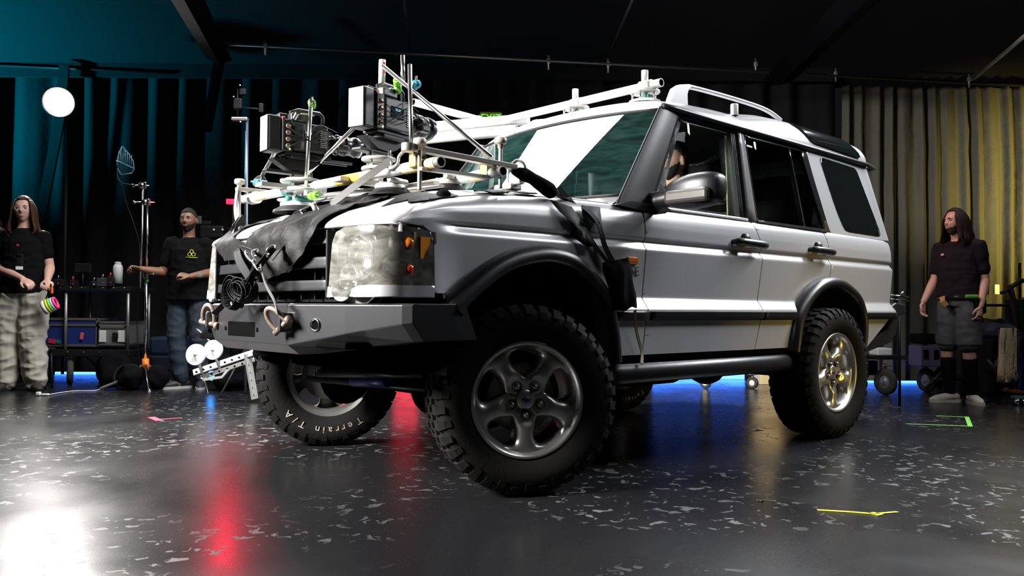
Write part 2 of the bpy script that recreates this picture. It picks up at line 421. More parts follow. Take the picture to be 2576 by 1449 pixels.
M['drape_r'] = mat('drape_right', (.075, .07, .05), .75, bump=(9, .7, .02), spec=.4)
M['ceil'] = mat('black_ceiling_cloth', (.008, .008, .009), .9, bump=(3, .5, .03), spec=.2)
drape('wall_back', -8.2, 3.9, 10.0, 0, 3.62, m=M['drape'])
drape('wall_back_right', 3.75, 9.2, 9.4, 0, 3.35, amp=.032, freq=12, m=M['drape_r'], seed=3, rumple=.02, n=420)
drape('wall_left', -3, 10.1, -8.2, 0, 4.3, m=M['drape'], axis='y', seed=5)
drape('wall_right', -3, 9.5, 9.2, 0, 4.3, m=M['drape'], axis='y', seed=7)
drape('wall_front', -8.2, 9.2, -3, 0, 4.3, m=M['drape'], seed=8)
mb = MB(); mb.add([(-8.3, -3.1, 4.25), (9.3, -3.1, 4.25), (9.3, 8.2, 4.25), (-8.3, 8.2, 4.25), (-8.3, 10.2, 3.55), (9.3, 10.2, 3.55)], [(0, 1, 2, 3), (3, 2, 5, 4)]); struct(mb, 'ceiling', 'ceil', merge=0)
# ================================================================ the off-road vehicle
# car frame: x forward from the front axle, y to its left, z up
car = thing('off_road_vehicle', 'silver five-door off-road vehicle with black steel bumper and big mud tyres', 'vehicle', (-1.3, 0, 0), 0, None, CAR)
_half = spl([(.822, 0), (.818, .25), (.803, .43), (.786, .56), (.765, .68), (.742, .77), (.708, .83), (.655, .868), (.58, .885), (.49, .893), (.3, .897), (0, .90), (-.8, .905), (-1.6, .908), (-2.4, .906), (-3.0, .90), (-3.45, .892), (-3.60, .878), (-3.68, .845), (-3.73, .78), (-3.755, .68), (-3.765, .5), (-3.77, 0)], 10)
_cum = [0.]
for a, b in zip(_half, _half[1:]): _cum.append(_cum[-1] + math.dist(a, b))
def out(s):
    sg = 1
    if s < 0: s = -s; sg = -1
    if s >= _cum[-1]: i = len(_cum) - 2
    else:
        lo, hi = 0, len(_cum) - 1
        while hi - lo > 1:
            m = (lo + hi) // 2
            if _cum[m] <= s: lo = m
            else: hi = m
        i = lo
    t = (s - _cum[i]) / (_cum[i + 1] - _cum[i]); a, b = _half[i], _half[i + 1]
    a0, b1 = _half[max(0, i - 1)], _half[min(len(_half) - 1, i + 2)]
    t0 = Vector((b[0] - a0[0], b[1] - a0[1])); t1 = Vector((b1[0] - a[0], b1[1] - a[1])); tt = t0.normalized().lerp(t1.normalized(), t)
    n = Vector((tt.y, -tt.x)).normalized()
    return a[0] + (b[0] - a[0]) * t, (a[1] + (b[1] - a[1]) * t) * sg, n.x, n.y * sg
def s_x(x):
    """arc position of the side where the outline passes x (x<.74)"""
    for i in range(60, len(_half) - 1):
        if (_half[i][0] - x) * (_half[i + 1][0] - x) <= 0 and _half[i][0] != _half[i + 1][0]:
            return lerp(_cum[i], _cum[i + 1], (x - _half[i][0]) / (_half[i + 1][0] - _half[i][0]))
    for i in range(len(_half) - 1):
        if (_half[i][0] - x) * (_half[i + 1][0] - x) <= 0 and _half[i][0] != _half[i + 1][0]:
            return lerp(_cum[i], _cum[i + 1], (x - _half[i][0]) / (_half[i + 1][0] - _half[i][0]))
    return _cum[-1]
def s_y(y):
    for i in range(len(_half) - 1):
        if (_half[i][1] - y) * (_half[i + 1][1] - y) <= 0 and _half[i][1] != _half[i + 1][1]:
            return lerp(_cum[i], _cum[i + 1], (y - _half[i][1]) / (_half[i + 1][1] - _half[i][1]))
HX = [-.75, -.5, -.27, 0, .2, .41, .57, .68, .75, .83]
HZ = [1.308, 1.307, 1.302, 1.289, 1.270, 1.238, 1.190, 1.145, 1.118, 1.10]
def hood_edge(x): return interp(x, HX, HZ)
SZ = [.45, .54, .735, .745, .778, .786, .842, .850, 1.078, 1.084, 1.118, 1.128, 1.138, 1.20, 1.235, 1.26, 1.28, 1.292, 1.302]
SD = [.040, .030, .014, .006, .003, .002, .044, .046, .026, .026, .048, .048, .034, .033, .041, .053, .072, .095, .130]
SDR = [.040, .030, .014, .006, .003, .002, .044, .046, .026, .026, .048, .048, .034, .035, .040, .046, .054, .062, .070]
def body(s, z):
    x, y, nx, ny = out(s)
    wf = max(0, min(1, (x - .60) / .12)) if abs(s) < 1.4 else 0
    ws = max(0, min(1, (x + .80) / .15)) if abs(s) < 4 else 0
    d = lerp(interp(z, SZ, SDR), interp(z, SZ, SD), ws)
    df = interp(z, [.5, .83, 1.1, 1.2, 1.3], [.0, .0, .022, .06, .15])
    cs = max(0, min(1, (x - .36) / .12)) if abs(s) < 1.6 else 0      # the crease dies out before the lamp
    if cs: d = lerp(d, interp(z, [.45, .8, 1.16, 1.235, 1.26, 1.28, 1.302], [.02, .015, .03, .041, .053, .072, .13]), cs)
    d = lerp(d, df, wf)
    zz = z
    if z > 1.12 and abs(s) < 4:
        H = hood_edge(x) if x > -.75 else 1.30
        zz = 1.12 + (z - 1.12) * (H - 1.12) / .182
        if H < 1.14: zz = z if z < 1.12 else 1.12 + (z - 1.12) * .1
    return (x - nx * d, y - ny * d, zz)
def sx(pts): return [(s_x(x), z) for x, z in pts]
def green(x, z):
    """side glass surface, leaning in, rounding off at the rear corner"""
    y = .838 - (z - 1.30) * .145
    lean = (z - 1.30) * .36
    xe = -3.555
    if x < xe:
        R = .13; t = min((xe - x) / R, PI / 2); r = (xe - x) - t * R
        return (xe + lean * 1. * 1.0 - R * math.sin(t), y - R * (1 - math.cos(t)) - max(0, r), z)
    k = max(0, min(1, (-x - 2.6) / .9))
    return (x + lean * k * k * (3 - 2 * k) * .98, y - .01 * k * k, z)
def greenf(x, z): return (x, .838 - (z - 1.30) * .145, z)

def both(fn):
    for mir in (False, True): fn(mir)
def mirv(v, m): return Vector((v[0], -v[1], v[2])) if m else Vector(v)
def part(name, mb, m, par=None, **k): return mb.build(name, m, car if par is None else par, CAR, **k)

ARF = [(.455, .80), (.434, .833), (.344, .906), (.22, .985), (.11, 1.032), (-.003, 1.058), (-.09, 1.067), (-.171, 1.062), (-.25, 1.045), (-.324, 1.012), (-.41, .955), (-.487, .885), (-.53, .80), (-.56, .70), (-.575, .60), (-.578, .545)]
ARR = [(-2.118, .545), (-2.14, .66), (-2.175, .77), (-2.25, .86), (-2.36, .935), (-2.48, .985), (-2.604, 1.005), (-2.73, 1.000), (-2.85, .965), (-2.95, .92), (-3.02, .86), (-3.065, .768), (-3.07, .66), (-3.045, .556)]
def arch_inner(A, c, k):  # pull towards the wheel centre
    return [(c[0] + (x - c[0]) * k, c[1] + (z - c[1]) * k) for x, z in A]
def bodyside(mir):
    mk = lambda: MB()
    # front fender
    a = arch_inner(ARF, (-.06, .45), .93)
    poly = [(.493, .845), (.493, 1.04), (.505, 1.085), (.54, 1.105), (.62, 1.114), (.655, 1.12), (.63, 1.18), (.60, 1.22), (.57, 1.27), (.50, 1.298), (.3, 1.301), (0, 1.301), (-.4, 1.301), (-.785, 1.301), (-.795, 1.24), (-.793, 1.137), (-.785, .862), (-.772, .66), (-.761, .545), (-.60, .545)]
    poly += [q for q in a[::-1] if q[1] > .56] + [(.43, .845)]
    mb = mk(); panel(mb, body, sx(poly), .03, .009, .02, mirror=mir)
    fe = part('front_fender', mb, 'silver')
    # doors
    fd = [(-.803, 1.296), (-.803, 1.24), (-.801, 1.137), (-.793, .862), (-.780, .66), (-.769, .548), (-1.755, .548), (-1.785, .66), (-1.808, .78), (-1.818, .857), (-1.843, 1.087), (-1.838, 1.18), (-1.80, 1.26), (-1.775, 1.296)]
    mb = mk(); panel(mb, body, sx(fd), .05, .009, .02, mirror=mir); d1 = part('front_door', mb, 'silver')
    ra = arch_inner(ARR, (-2.60, .45), .93)
    rd = [(-1.783, 1.296), (-1.808, 1.26), (-1.846, 1.18), (-1.851, 1.087), (-1.826, .857), (-1.816, .78), (-1.793, .66), (-1.763, .548), (-2.13, .548)]
    rd += [q for q in ra[:7] if q[1] > .56 and q[0] > -2.63] + [(-2.645, 1.00), (-2.657, 1.06), (-2.653, 1.124), (-2.640, 1.21), (-2.625, 1.25), (-2.615, 1.296)]
    mb = mk(); panel(mb, body, sx(rd), .04, .009, .02, mirror=mir); d2 = part('rear_door', mb, 'silver')
    # rear quarter: below the belt
    qp = [(-2.623, 1.301), (-2.633, 1.25), (-2.648, 1.21), (-2.661, 1.124), (-2.665, 1.06), (-2.655, 1.0)] + [q for q in ra if q[0] < -2.66] + [(-3.06, .545), (-3.10, .50), (-3.50, .735), (-3.60, .735)]
    sp = sx(qp) + [(s_x(-3.70), .735), (s_x(-3.75), .735), (s_x(-3.75), 1.301)]
    mb = mk(); panel(mb, body, sp, .035, .009, .02, mirror=mir)
    up = [(-2.60, 1.29), (-2.722, 1.30), (-2.70, 1.36), (-2.60, 1.66), (-2.552, 1.835), (-3.50, 1.835), (-3.72, 1.835), (-3.74, 1.29)]
    up = [(-2.725, 1.297), (-2.70, 1.36), (-2.60, 1.66), (-2.552, 1.838), (-3.50, 1.838), (-3.75, 1.838), (-3.78, 1.297)]
    panel(mb, green, up, .04, .05, .02, mirror=mir)
    q = part('rear_quarter_panel', mb, 'silver')
    mb = mk()
    w = [(-2.74, 1.790), (-2.755, 1.800), (-2.80, 1.803), (-3.25, 1.788), (-3.27, 1.783), (-3.285, 1.765), (-3.36, 1.60), (-3.455, 1.378), (-3.465, 1.345), (-3.45, 1.323), (-3.41, 1.318), (-3.0, 1.325), (-2.955, 1.332), (-2.93, 1.36), (-2.89, 1.45)]
    w = [(-2.735, 1.785), (-2.750, 1.800), (-2.80, 1.803), (-3.37, 1.790), (-3.40, 1.783), (-3.415, 1.765), (-3.45, 1.60), (-3.492, 1.378), (-3.495, 1.345), (-3.48, 1.325), (-3.43, 1.318), (-3.0, 1.320), (-2.945, 1.328), (-2.915, 1.36), (-2.87, 1.45)]
    panel(mb, green, w, .03, .06, .01, off=.003, mirror=mir); part('rear_side_window', mb, 'glass_p', q)
    # rub strips
    for par, pl in ((fe, [(-.545, .741), (-.545, .779), (-.782, .779), (-.780, .741)]), (d1, [(-.790, .741), (-.792, .779), (-1.806, .779), (-1.800, .741)]),
                    (d2, [(-1.806, .741), (-1.812, .779), (-2.20, .779), (-2.18, .741)]), (q, [(-3.06, .741), (-3.06, .779), (-3.60, .779), (-3.60, .741)])):
        mb = mk(); panel(mb, body, sx(pl), .05, .01, .02, off=.016, mirror=mir); part('rub_strip', mb, 'black_plastic', par)
    # door handles
    for par, x0 in ((d1, -1.69), (d2, -2.51)):
        mb = mk()
        P = lambda x, z, o: mirv(Vector(body(s_x(x), z)) + Vector((0, o, 0)), mir)
        k = .85 if par is d2 else 1
        pts = [P(x0 + dx * k, 1.167 + dz, o) for dx, dz, o in ((.135, .002, .0), (.13, .002, .028), (.09, .001, .038), (0, -.002, .042), (-.09, -.005, .040), (-.13, -.007, .034), (-.138, -.008, .022))]
        mb.tube(pts, [.016, .023, .025, .026, .028, .028, .022], 12, flat=(1.0, .85))
        mb.lathe([(0, .030), (.022, .028), (.034, .012), (.036, -.01)], P(x0 + .02, 1.188, .0), (0, -1 if mir else 1, 0), 16)
        part('door_handle', mb, 'black_plastic', par)
    # window frames, pillars and glass (side)
    def gpoly(pl, name, m, par, off=.0, th=.02, du=.08, S=greenf):
        mb = mk(); panel(mb, S, pl, du, .08, th, off=off, mirror=mir); return part(name, mb, m, par)
    fr = mk()
    for pl in ([(-1.215, 1.835), (-1.75, 1.835), (-1.75, 1.813), (-1.225, 1.813)], [(-1.69, 1.82), (-1.772, 1.82), (-1.752, 1.312), (-1.700, 1.312)],
               [(-.885, 1.302), (-.96, 1.302), (-1.25, 1.82), (-1.225, 1.836)]):
        panel(fr, greenf, pl, .08, .08, .025, off=-.012, mirror=mir)
    part('window_frame', fr, 'black_plastic', d1)
    fr = mk()
    for k, x in enumerate((-1.692, -1.708, -1.724)):
        panel(fr, greenf, [(x, 1.81), (x - .008, 1.81), (x + .008, 1.32), (x + .016, 1.32)], .08, .08, .02, off=.004, mirror=mir)
    part('window_channel', fr, 'rubber_s', d1)
    gpoly([(-1.772, 1.832), (-1.830, 1.832), (-1.850, 1.300), (-1.752, 1.300)], 'door_pillar', 'silver_dark', d1, .004)
    fr = mk()
    for pl in ([(-1.83, 1.835), (-2.552, 1.838), (-2.55, 1.812), (-1.83, 1.812)], [(-1.832, 1.83), (-1.850, 1.83), (-1.868, 1.312), (-1.850, 1.312)],
               [(-2.335, 1.82), (-2.352, 1.82), (-2.408, 1.312), (-2.388, 1.312)], [(-2.485, 1.82), (-2.552, 1.836), (-2.60, 1.66), (-2.70, 1.36), (-2.722, 1.302), (-2.64, 1.302), (-2.62, 1.40), (-2.53, 1.66)]):
        panel(fr, greenf, pl, .08, .08, .025, off=.002, mirror=mir)
    part('window_frame', fr, 'black_gloss', d2)
    for par, pl in ((d1, [(-.885, 1.313), (-1.752, 1.313), (-1.752, 1.297), (-.885, 1.297)]), (d2, [(-1.854, 1.313), (-2.66, 1.313), (-2.66, 1.290), (-1.852, 1.297)])):
        mb = mk(); panel(mb, greenf, pl, .1, .008, .02, off=.010, mirror=mir); part('window_sill_trim', mb, 'silver' if par is d1 else 'black_plastic', par)
    gpoly([(-1.19, 1.815), (-1.70, 1.815), (-1.72, 1.312), (-.93, 1.312)], 'window_glass', 'glass', d1, -.012, .004, .2)
    gpoly([(-1.845, 1.815), (-2.50, 1.815), (-2.63, 1.40), (-2.65, 1.312), (-1.86, 1.312)], 'window_glass', 'glass_t', d2, -.012, .004, .2)
    # wheel arch flares
    for A, c, ym in ((ARF, (-.06, .45), .948), (ARR, (-2.60, .45), .955)):
        A2 = spl(A, 4); mb = mk(); sec = []
        prof = [(1.0, -.004, 1), (.995, .018, 1), (.97, .040, 1), (.93, .050, 1), (.885, .046, 1), (.868, .030, 1), (.862, .005, 1), (.862, -.05, 1)]
        vs = []; k = len(prof)
        for x, z in A2:
            b = Vector(body(s_x(x), min(z, 1.08))); yb = .896 if c[0] > -1 else .900
            for s_, o, _ in prof:
                px_, pz_ = c[0] + (x - c[0]) * s_, c[1] + (z - c[1]) * s_
                vs.append(mirv((px_, yb - .02 + o * 1.25 if o > 0 else yb + o - .02, pz_), mir))
        n = len(A2); mb.add(vs, [(i * k + j, i * k + j + 1, (i + 1) * k + j + 1, (i + 1) * k + j) for i in range(n - 1) for j in range(k - 1)], 0, True)
        part('wheel_arch_flare', mb, 'black_plastic', fe if A is ARF else q)
        # wheel well liner
        mb = mk(); r = .50 if A is ARF else .47; cz = .52
        vs = []; fs = []
        for j in range(19):
            a = PI * j / 18
            X = c[0] + r * math.cos(a); Z = cz + r * .98 * math.sin(a)
            vs += [mirv((X, .885, Z), mir), mirv((X, .42, Z), mir)]
        fs = [(2 * j, 2 * j + 2, 2 * j + 3, 2 * j + 1) for j in range(18)]; fs.append([2 * j + 1 for j in range(19)])
        mb.add(vs, fs, 0, True); part('wheel_well_liner', mb, 'under')
    return fe
fenders = [bodyside(False), bodyside(True)]

# ---- hood, cowl, windscreen
def hood_nose(y):
    x0, yy, nx, ny = out(s_y(min(.866, abs(y)))); return x0 - .018
def hz(x, y):
    t = min(1.06, abs(y) / .79)
    e = hood_edge(min(x, .60)) if x < .60 else hood_edge(.60) - .10 * (x - .60)
    rearc = .050 if x < .3 else .050 - .035 * (x - .3) / .4
    z = e + .004 + rearc * (1 - min(1, t) ** 2.4)
    z += .010 * max(0, 1 - abs(t - .72) / .12)
    xf = hood_nose(y); R = .15
    u = (x - (xf - R)) / R
    if u > 0: zt = z - .02 * min(1, u); z = 1.106 + (zt - 1.106) * max(0, 1 - min(1, u) ** 2.3) ** (1 / 2.1)
    k = max(0, (abs(y) - .745) / .10)            # shoulder roll towards the wing
    if k > 0: z = max(z - .035 * k * k, min(z, 1.108))
    return z
def hoodS(u, v):
    W = interp(v, [0, .70, .80, .88, 1], [.786, .786, .792, .830, .866])
    y = u * W
    xr = -.62 - .05 * (1 - u * u); xf = hood_nose(y)
    vv = 1 - (1 - v) ** 1.0
    x = lerp(xr, xf, vv) if v < .8 else lerp(lerp(xr, xf, .8), xf, math.sin((v - .8) / .2 * PI / 2) ** 1.0)
    return (x, y, hz(x, y))
mb = MB()
N1, N2 = 80, 90
vs = [hoodS(-1 + 2 * i / N1, j / N2) for j in range(N2 + 1) for i in range(N1 + 1)]
fs = [(j * (N1 + 1) + i, j * (N1 + 1) + i + 1, (j + 1) * (N1 + 1) + i + 1, (j + 1) * (N1 + 1) + i) for j in range(N2) for i in range(N1)]
mb.add(vs, fs, 0, True)
lip = [hoodS(-1 + 2 * i / N1, 1) for i in range(N1 + 1)]
mb.add([Vector(p) for p in lip] + [Vector(p) + Vector((-.03, 0, -.004)) for p in lip], [(i, i + 1, N1 + 2 + i, N1 + 1 + i) for i in range(N1)], 0, True)
for sg in (0, N1):
    ed = [Vector(vs[j * (N1 + 1) + sg]) for j in range(N2 + 1)]
    mb.add(ed + [p + Vector((0, 0, -.03)) for p in ed], [(i, i + 1, N2 + 2 + i, N2 + 1 + i) for i in range(N2)], 0)
hood = part('hood', mb, 'silver')
# cowl between hood and screen
def wsx(y, z):   # windscreen surface x
    return -.70 - (z - 1.345) * .80 + .13 * (1 - (y / .8) ** 2) + .02
mb = MB(); vs = []; NN = 24
for i in range(NN + 1):
    y = -.80 + 1.6 * i / NN
    xr = -.62 - .05 * (1 - (y / .785) ** 2)
    vs += [(xr + .02, y * .98, hz(-.62, min(.78, abs(y))) - .03), (lerp(xr, wsx(y, 1.335), .7), y, 1.315), (wsx(y, 1.325) + .0, y, 1.325), (wsx(y, 1.36), y, 1.36)]
mb.add(vs, [(4 * i + j, 4 * i + 4 + j, 4 * i + 5 + j, 4 * i + 1 + j) for i in range(NN) for j in range(3)], 0, True)
part('cowl', mb, 'silver_dark')
def wsS(u, z):
    hw = .812 - (z - 1.345) * .125
    y = u * hw; return (wsx(y, z), y, z)
mb = MB(); NU, NV = 28, 14
for off in (0, 1):
    vs = []
    for j in range(NV + 1):
        for i in range(NU + 1):
            u = -1 + 2 * i / NU; z = lerp(1.352, 1.848 + .012 * (1 - u * u), j / NV); p = Vector(wsS(u, z)); vs.append(p - Vector((.80, 0, .6)) * .006 * off)
    mb.add(vs, [(j * (NU + 1) + i, j * (NU + 1) + i + 1, (j + 1) * (NU + 1) + i + 1, (j + 1) * (NU + 1) + i) for j in range(NV) for i in range(NU)], 0, True)
    if off == 0: break
part('windscreen', mb, 'glass_ws')
mb = MB()   # black rubber seal round the screen
pts = [wsS(-1 + 2 * i / 20, 1.350) for i in range(21)]; mb.tube(pts, .009, 8)
pts = [Vector(wsS(-1 + 2 * i / 20, 1.852 + .012 * (1 - (-1 + 2 * i / 20) ** 2))) for i in range(21)]; mb.tube(pts, .008, 8)
for sg in (-1, 1): mb.tube([wsS(sg, 1.35 + .5 * i / 8) for i in range(9)], .008, 8)
part('windscreen_seal', mb, 'rubber_s')
# A pillars
for sg in (1, -1):
    mb = MB(); vs = []; K = 9
    for i in range(13):
        t = i / 12; z = lerp(1.295, 1.862, t); hw = .812 - (z - 1.345) * .125
        fx = wsx(hw, z) + .006; yb = .838 - (z - 1.30) * .145
        rx = lerp(-.885, -1.235, t)
        A = Vector((fx, hw - .005)); Bc = Vector((fx + .012, yb + .010)); C_ = Vector((lerp(fx, rx, .35), yb + .012)); D = Vector((rx, yb + .002))
        sec = spl([A, Vector((fx + .020, (hw + yb) / 2 + .010)), C_, D], 4)
        k = len(sec); vs += [(p[0], p[1] * sg, z) for p in sec] + [(rx, (yb - .04) * sg, z), (fx - .05, (hw - .05) * sg, z)]
    k = k + 2
    mb.add(vs, [(i * k + j, i * k + (j + 1) % k, (i + 1) * k + (j + 1) % k, (i + 1) * k + j) for i in range(12) for j in range(k)], 0, True)
    part('front_pillar', mb, mat('pillar_black', (.010, .010, .012), .33, spec=.3))
    # mirror triangle and base gusset
    mb = MB()
    mb.prism([(-.60, 1.292), (-.70, 1.318), (-.97, 1.318), (-1.02, 1.300), (-.90, 1.270), (-.80, 1.275)], .82, .862, lambda u, v, d: (u, d * sg, v))
    part('pillar_foot', mb, 'black_plastic')
# scuttle corner of the bonnet next to the pillar
for sg in (1, -1):
    mb = MB(); vs = []
    for i in range(9):
        x = lerp(-.55, -.80, i / 8)
        vs += [(x, .775 * sg, hood_edge(x)), (x, .70 * sg, hood_edge(x) + .022 if i < 5 else 1.315), (x, .60 * sg, 1.31)]
    mb.add(vs, [(3 * i + j, 3 * i + 3 + j, 3 * i + 4 + j, 3 * i + 1 + j) for i in range(8) for j in range(2)], 0, True); part('cowl_corner', mb, 'silver')

# ---- roof
def roof(u, v):
    """u: x position, v: -1..1 across (angle)"""
    x = u; f = max(0, min(1, (-x - 1.0) / .28)); 
    top = interp(x, [-3.56, -3.45, -3.2, -2.5, -2.2, -2.0, -1.85, -1.6, -1.30, -1.18, -1.10, -1.05, -1.015, -1.0], [1.96, 2.01, 2.045, 2.058, 2.05, 2.025, 2.005, 1.998, 1.980, 1.962, 1.942, 1.920, 1.895, 1.868])
    hw = interp(x, [-3.6, -3.4, -1.4, -1.15, -1.0], [.66, .758, .762, .762, .74])
    base = 1.855
    a = v * PI / 2
    e = .42 if x > -1.9 else lerp(.42, .30, min(1, (-x - 1.9) / .4))
    sn, cs = math.sin(a), math.cos(a)
    y = hw * (abs(sn) ** .55) * (1 if sn >= 0 else -1) if False else hw * math.copysign(1 - (1 - abs(sn)) ** 1.0, sn)
    t = abs(sn)
    p = interp(x, [-2.4, -1.9, -1.2], [7.0, 5.5, 5.5])
    z = base + (top - base) * max(0, 1 - t ** p) ** (1 / 1.9)
    z += .006 * max(0, 1 - t * t) 
    return (x, y, z)
mb = MB(); NU, NV = 70, 56; vs = []
for j in range(NU + 1):
    t = j / NU
    for i in range(NV + 1):
        v = -1 + 2 * i / NV
        sn = math.sin(v * PI / 2)
        xf = -1.085 + .125 * (1 - sn * sn)
        tt = t ** 1.25
        x = lerp(xf, -3.56, tt)
        # squash the profile so that the header follows the screen
        p = roof(lerp(-1.0, -3.56, tt), v); vs.append((x, p[1], p[2]))
mb.add(vs, [(j * (NV + 1) + i, j * (NV + 1) + i + 1, (j + 1) * (NV + 1) + i + 1, (j + 1) * (NV + 1) + i) for j in range(NU) for i in range(NV)], 0, True)
# rear drop
rr = [Vector(vs[NU * (NV + 1) + i]) for i in range(NV + 1)]
mb.add(rr + [Vector((-3.60, p.y * 1.04, 1.85)) for p in rr], [(i, i + 1, NV + 2 + i, NV + 1 + i) for i in range(NV)], 0, True)
rf = part('roof', mb, 'silver')
for sg in (1, -1):
    mb = MB()
    mb.tube([(-1.07, .765 * sg, 1.868), (-1.16, .772 * sg, 1.866), (-1.5, .775 * sg, 1.858), (-2.5, .772 * sg, 1.846), (-3.40, .768 * sg, 1.834), (-3.56, .74 * sg, 1.832), (-3.63, .66 * sg, 1.832)], .014, 8, flat=(1, 1.1))
    part('roof_gutter', mb, 'black_plastic')
    def alpS(u, v):
        p = roof(u, 0); 
        # side of raised roof: v is z
        top = interp(u, [-3.56, -3.45, -3.2, -2.5], [1.96, 2.01, 2.045, 2.058]); hw = interp(u, [-3.6, -3.4, -1.4], [.66, .758, .762])
        q = max(0, min(1, (v - 1.855) / (top - 1.855))); t = (max(0, 1 - q ** 1.9)) ** (1 / 7.0)
        return (u, hw * t, v)
    mb = MB(); panel(mb, alpS, [(-2.50, 2.006), (-2.56, 2.000), (-3.12, 1.985), (-3.18, 1.975), (-3.28, 1.90), (-3.30, 1.872), (-3.27, 1.868), (-2.68, 1.888), (-2.63, 1.90), (-2.60, 1.92)], .03, .03, .01, off=.013, mirror=sg < 0)
    part('roof_side_window', mb, 'glass_p', rf)
    # roof rail
    mb = MB(); yr = .60 * sg
    rp = lambda x, h: (x, yr, 1.985 + h)
    def rz(x): return roof(x, math.asin(.60 / .762) / (PI / 2))[2]
    base = spl([(-1.40, 2.035), (-1.44, 2.062), (-1.52, 2.080), (-1.62, 2.088), (-1.955, 2.093), (-2.25, 2.090), (-2.40, 2.075), (-2.52, 2.045)], 5)
    mb.tube([(x, yr, z) for x, z in base], .015, 10, flat=(1.1, .9))
    mb.prism([(-1.325, rz(-1.34) - .02), (-1.335, rz(-1.34) + .015), (-1.37, 2.045), (-1.42, 2.075), (-1.50, 2.092), (-1.56, 2.092), (-1.50, 2.065), (-1.485, 2.03), (-1.49, rz(-1.49) - .02)], yr - .02, yr + .02, lambda u, v, d: (u, d, v))
    mb.lathe([(0, .050), (.020, .050), (.024, .045), (.024, -.02)], (-1.85, yr + .09 * sg, rz(-1.85) - .012), (0, 0, 1), 12)
    part('roof_rail', mb, 'silver', rf, bevel=.006)
# tailgate and rear bumper (seen only edge-on)
mb = MB(); vs = []
for i in range(13):
    t = -1 + i / 6; 
    for z in (.74, 1.0, 1.30, 1.60, 1.86):
        lean = max(0, (z - 1.30) * .36); vs.append((-3.77 + .03 * t * t + lean, .66 * t, z))
mb.add(vs, [(i * 5 + j, i * 5 + j + 1, i * 5 + 6 + j, i * 5 + 5 + j) for i in range(12) for j in range(4)], 0, True)
part('tailgate', mb, 'silver')
mb = MB()
mb.prism([(-3.62, .74), (-3.64, .83), (-3.70, .85), (-3.86, .84), (-3.87, .77), (-3.74, .75), (-3.70, .62), (-3.60, .56), (-3.16, .49), (-3.14, .53), (-3.55, .66)], -.84, .84, lambda u, v, d: (u, d, v))
part('rear_bumper', mb, 'bumper', bevel=.01)

# ---- nose: lamps, grille, trims
for mir in (False, True):
    sl = lambda y: s_y(y)
    # lamp housing bowl
    L = [(sl(.565), .835), (sl(.565), 1.045), (sl(.585), 1.085), (sl(.64), 1.104), (sl(.80), 1.106), (s_x(.56), 1.098), (s_x(.512), 1.085), (s_x(.500), 1.06), (s_x(.497), .872), (sl(.74), .872), (sl(.715), .866), (sl(.69), .840), (sl(.66), .820), (sl(.63), .818), (sl(.60), .828), (sl(.585), .858), (sl(.572), .868)]
    mb = MB(); panel(mb, body, L, .02, .02, .05, off=.002, mirror=mir, edge=True)
    hl = part('headlamp', mb, 'lens')
    mb = MB(); LI = [(sl(.565), .82), (sl(.565), 1.075), (sl(.64), 1.108), (s_x(.52), 1.108), (s_x(.497), 1.08), (s_x(.497), .868), (sl(.80), .865), (sl(.69), .80), (sl(.60), .80)]
    panel(mb, body, LI, .03, .03, .01, off=-.09, mirror=mir, edge=False); 
    part('reflector_panel', mb, M['white'], hl)
    mb = MB()   # round reflectors
    for y, z, r in ((.70, .985, .085), (.635, .895, .062)):
        x, yy, nx, ny = out(sl(y)); mb.lathe([(r, .0), (r * .96, -.004), (r * .9, -.02), (r * .6, -.05), (r * .2, -.06), (0, -.06)], mirv((x - .035, y, z), mir), mirv((1, .05, 0), mir), 28)
        mb.sphere(mirv((x - .06, y, z), mir), .012, 8)
        mb.lathe([(r * 1.0, -.002), (r * 1.07, -.002), (r * 1.07, -.03)], mirv((x - .033, y, z), mir), mirv((1, .05, 0), mir), 28)
    part('reflector_bowl', mb, 'chrome', hl)
    mb = MB(); x, yy, nx, ny = out(s_x(.62)); x = .585; yy = .835
    mb.lathe([(.028, 0), (.024, .012), (.01, .018), (0, .018)], mirv((.606, .846, 1.035), mir), mirv((.8, .6, 0), mir), 16, mi=0)
    mb.lathe([(.028, 0), (.024, .012), (.01, .018), (0, .018)], mirv((.606, .846, .935), mir), mirv((.8, .6, 0), mir), 16, mi=1)
    mb.box(mirv((.578, .856, .985), mir), (.012, .012, .19), mi=2)
    mb.box(mirv((.535, .866, 1.02), mir), (.045, .006, .085), mi=3)
    mb.box(mirv((.530, .858, .98), mir), (.07, .004, .22), mi=4)
    part('marker_bulb', mb, [M['amber'], mat('red_lens', (.7, .06, .01), .2, coat=.5), M['yellow_t'], mat('amber_reflector', (.75, .25, .01), .3), M['black_gloss']], hl)
    # silver trim under the lamp, with the round cut-out
    T = [(sl(.562), .826), (sl(.562), .868)] + [(sl(.585), .865)] + [(sl(.645 - .058 * math.cos(PI * i / 10)), .858 - .048 * math.sin(PI * i / 10)) for i in range(0, 11)] + [(sl(.735), .870), (sl(.79), .8725), (s_x(.497), .8725), (s_x(.497), .826)]
    mb = MB(); panel(mb, body, T, .02, .012, .03, off=.004, mirror=mir); part('lamp_trim', mb, 'silver')
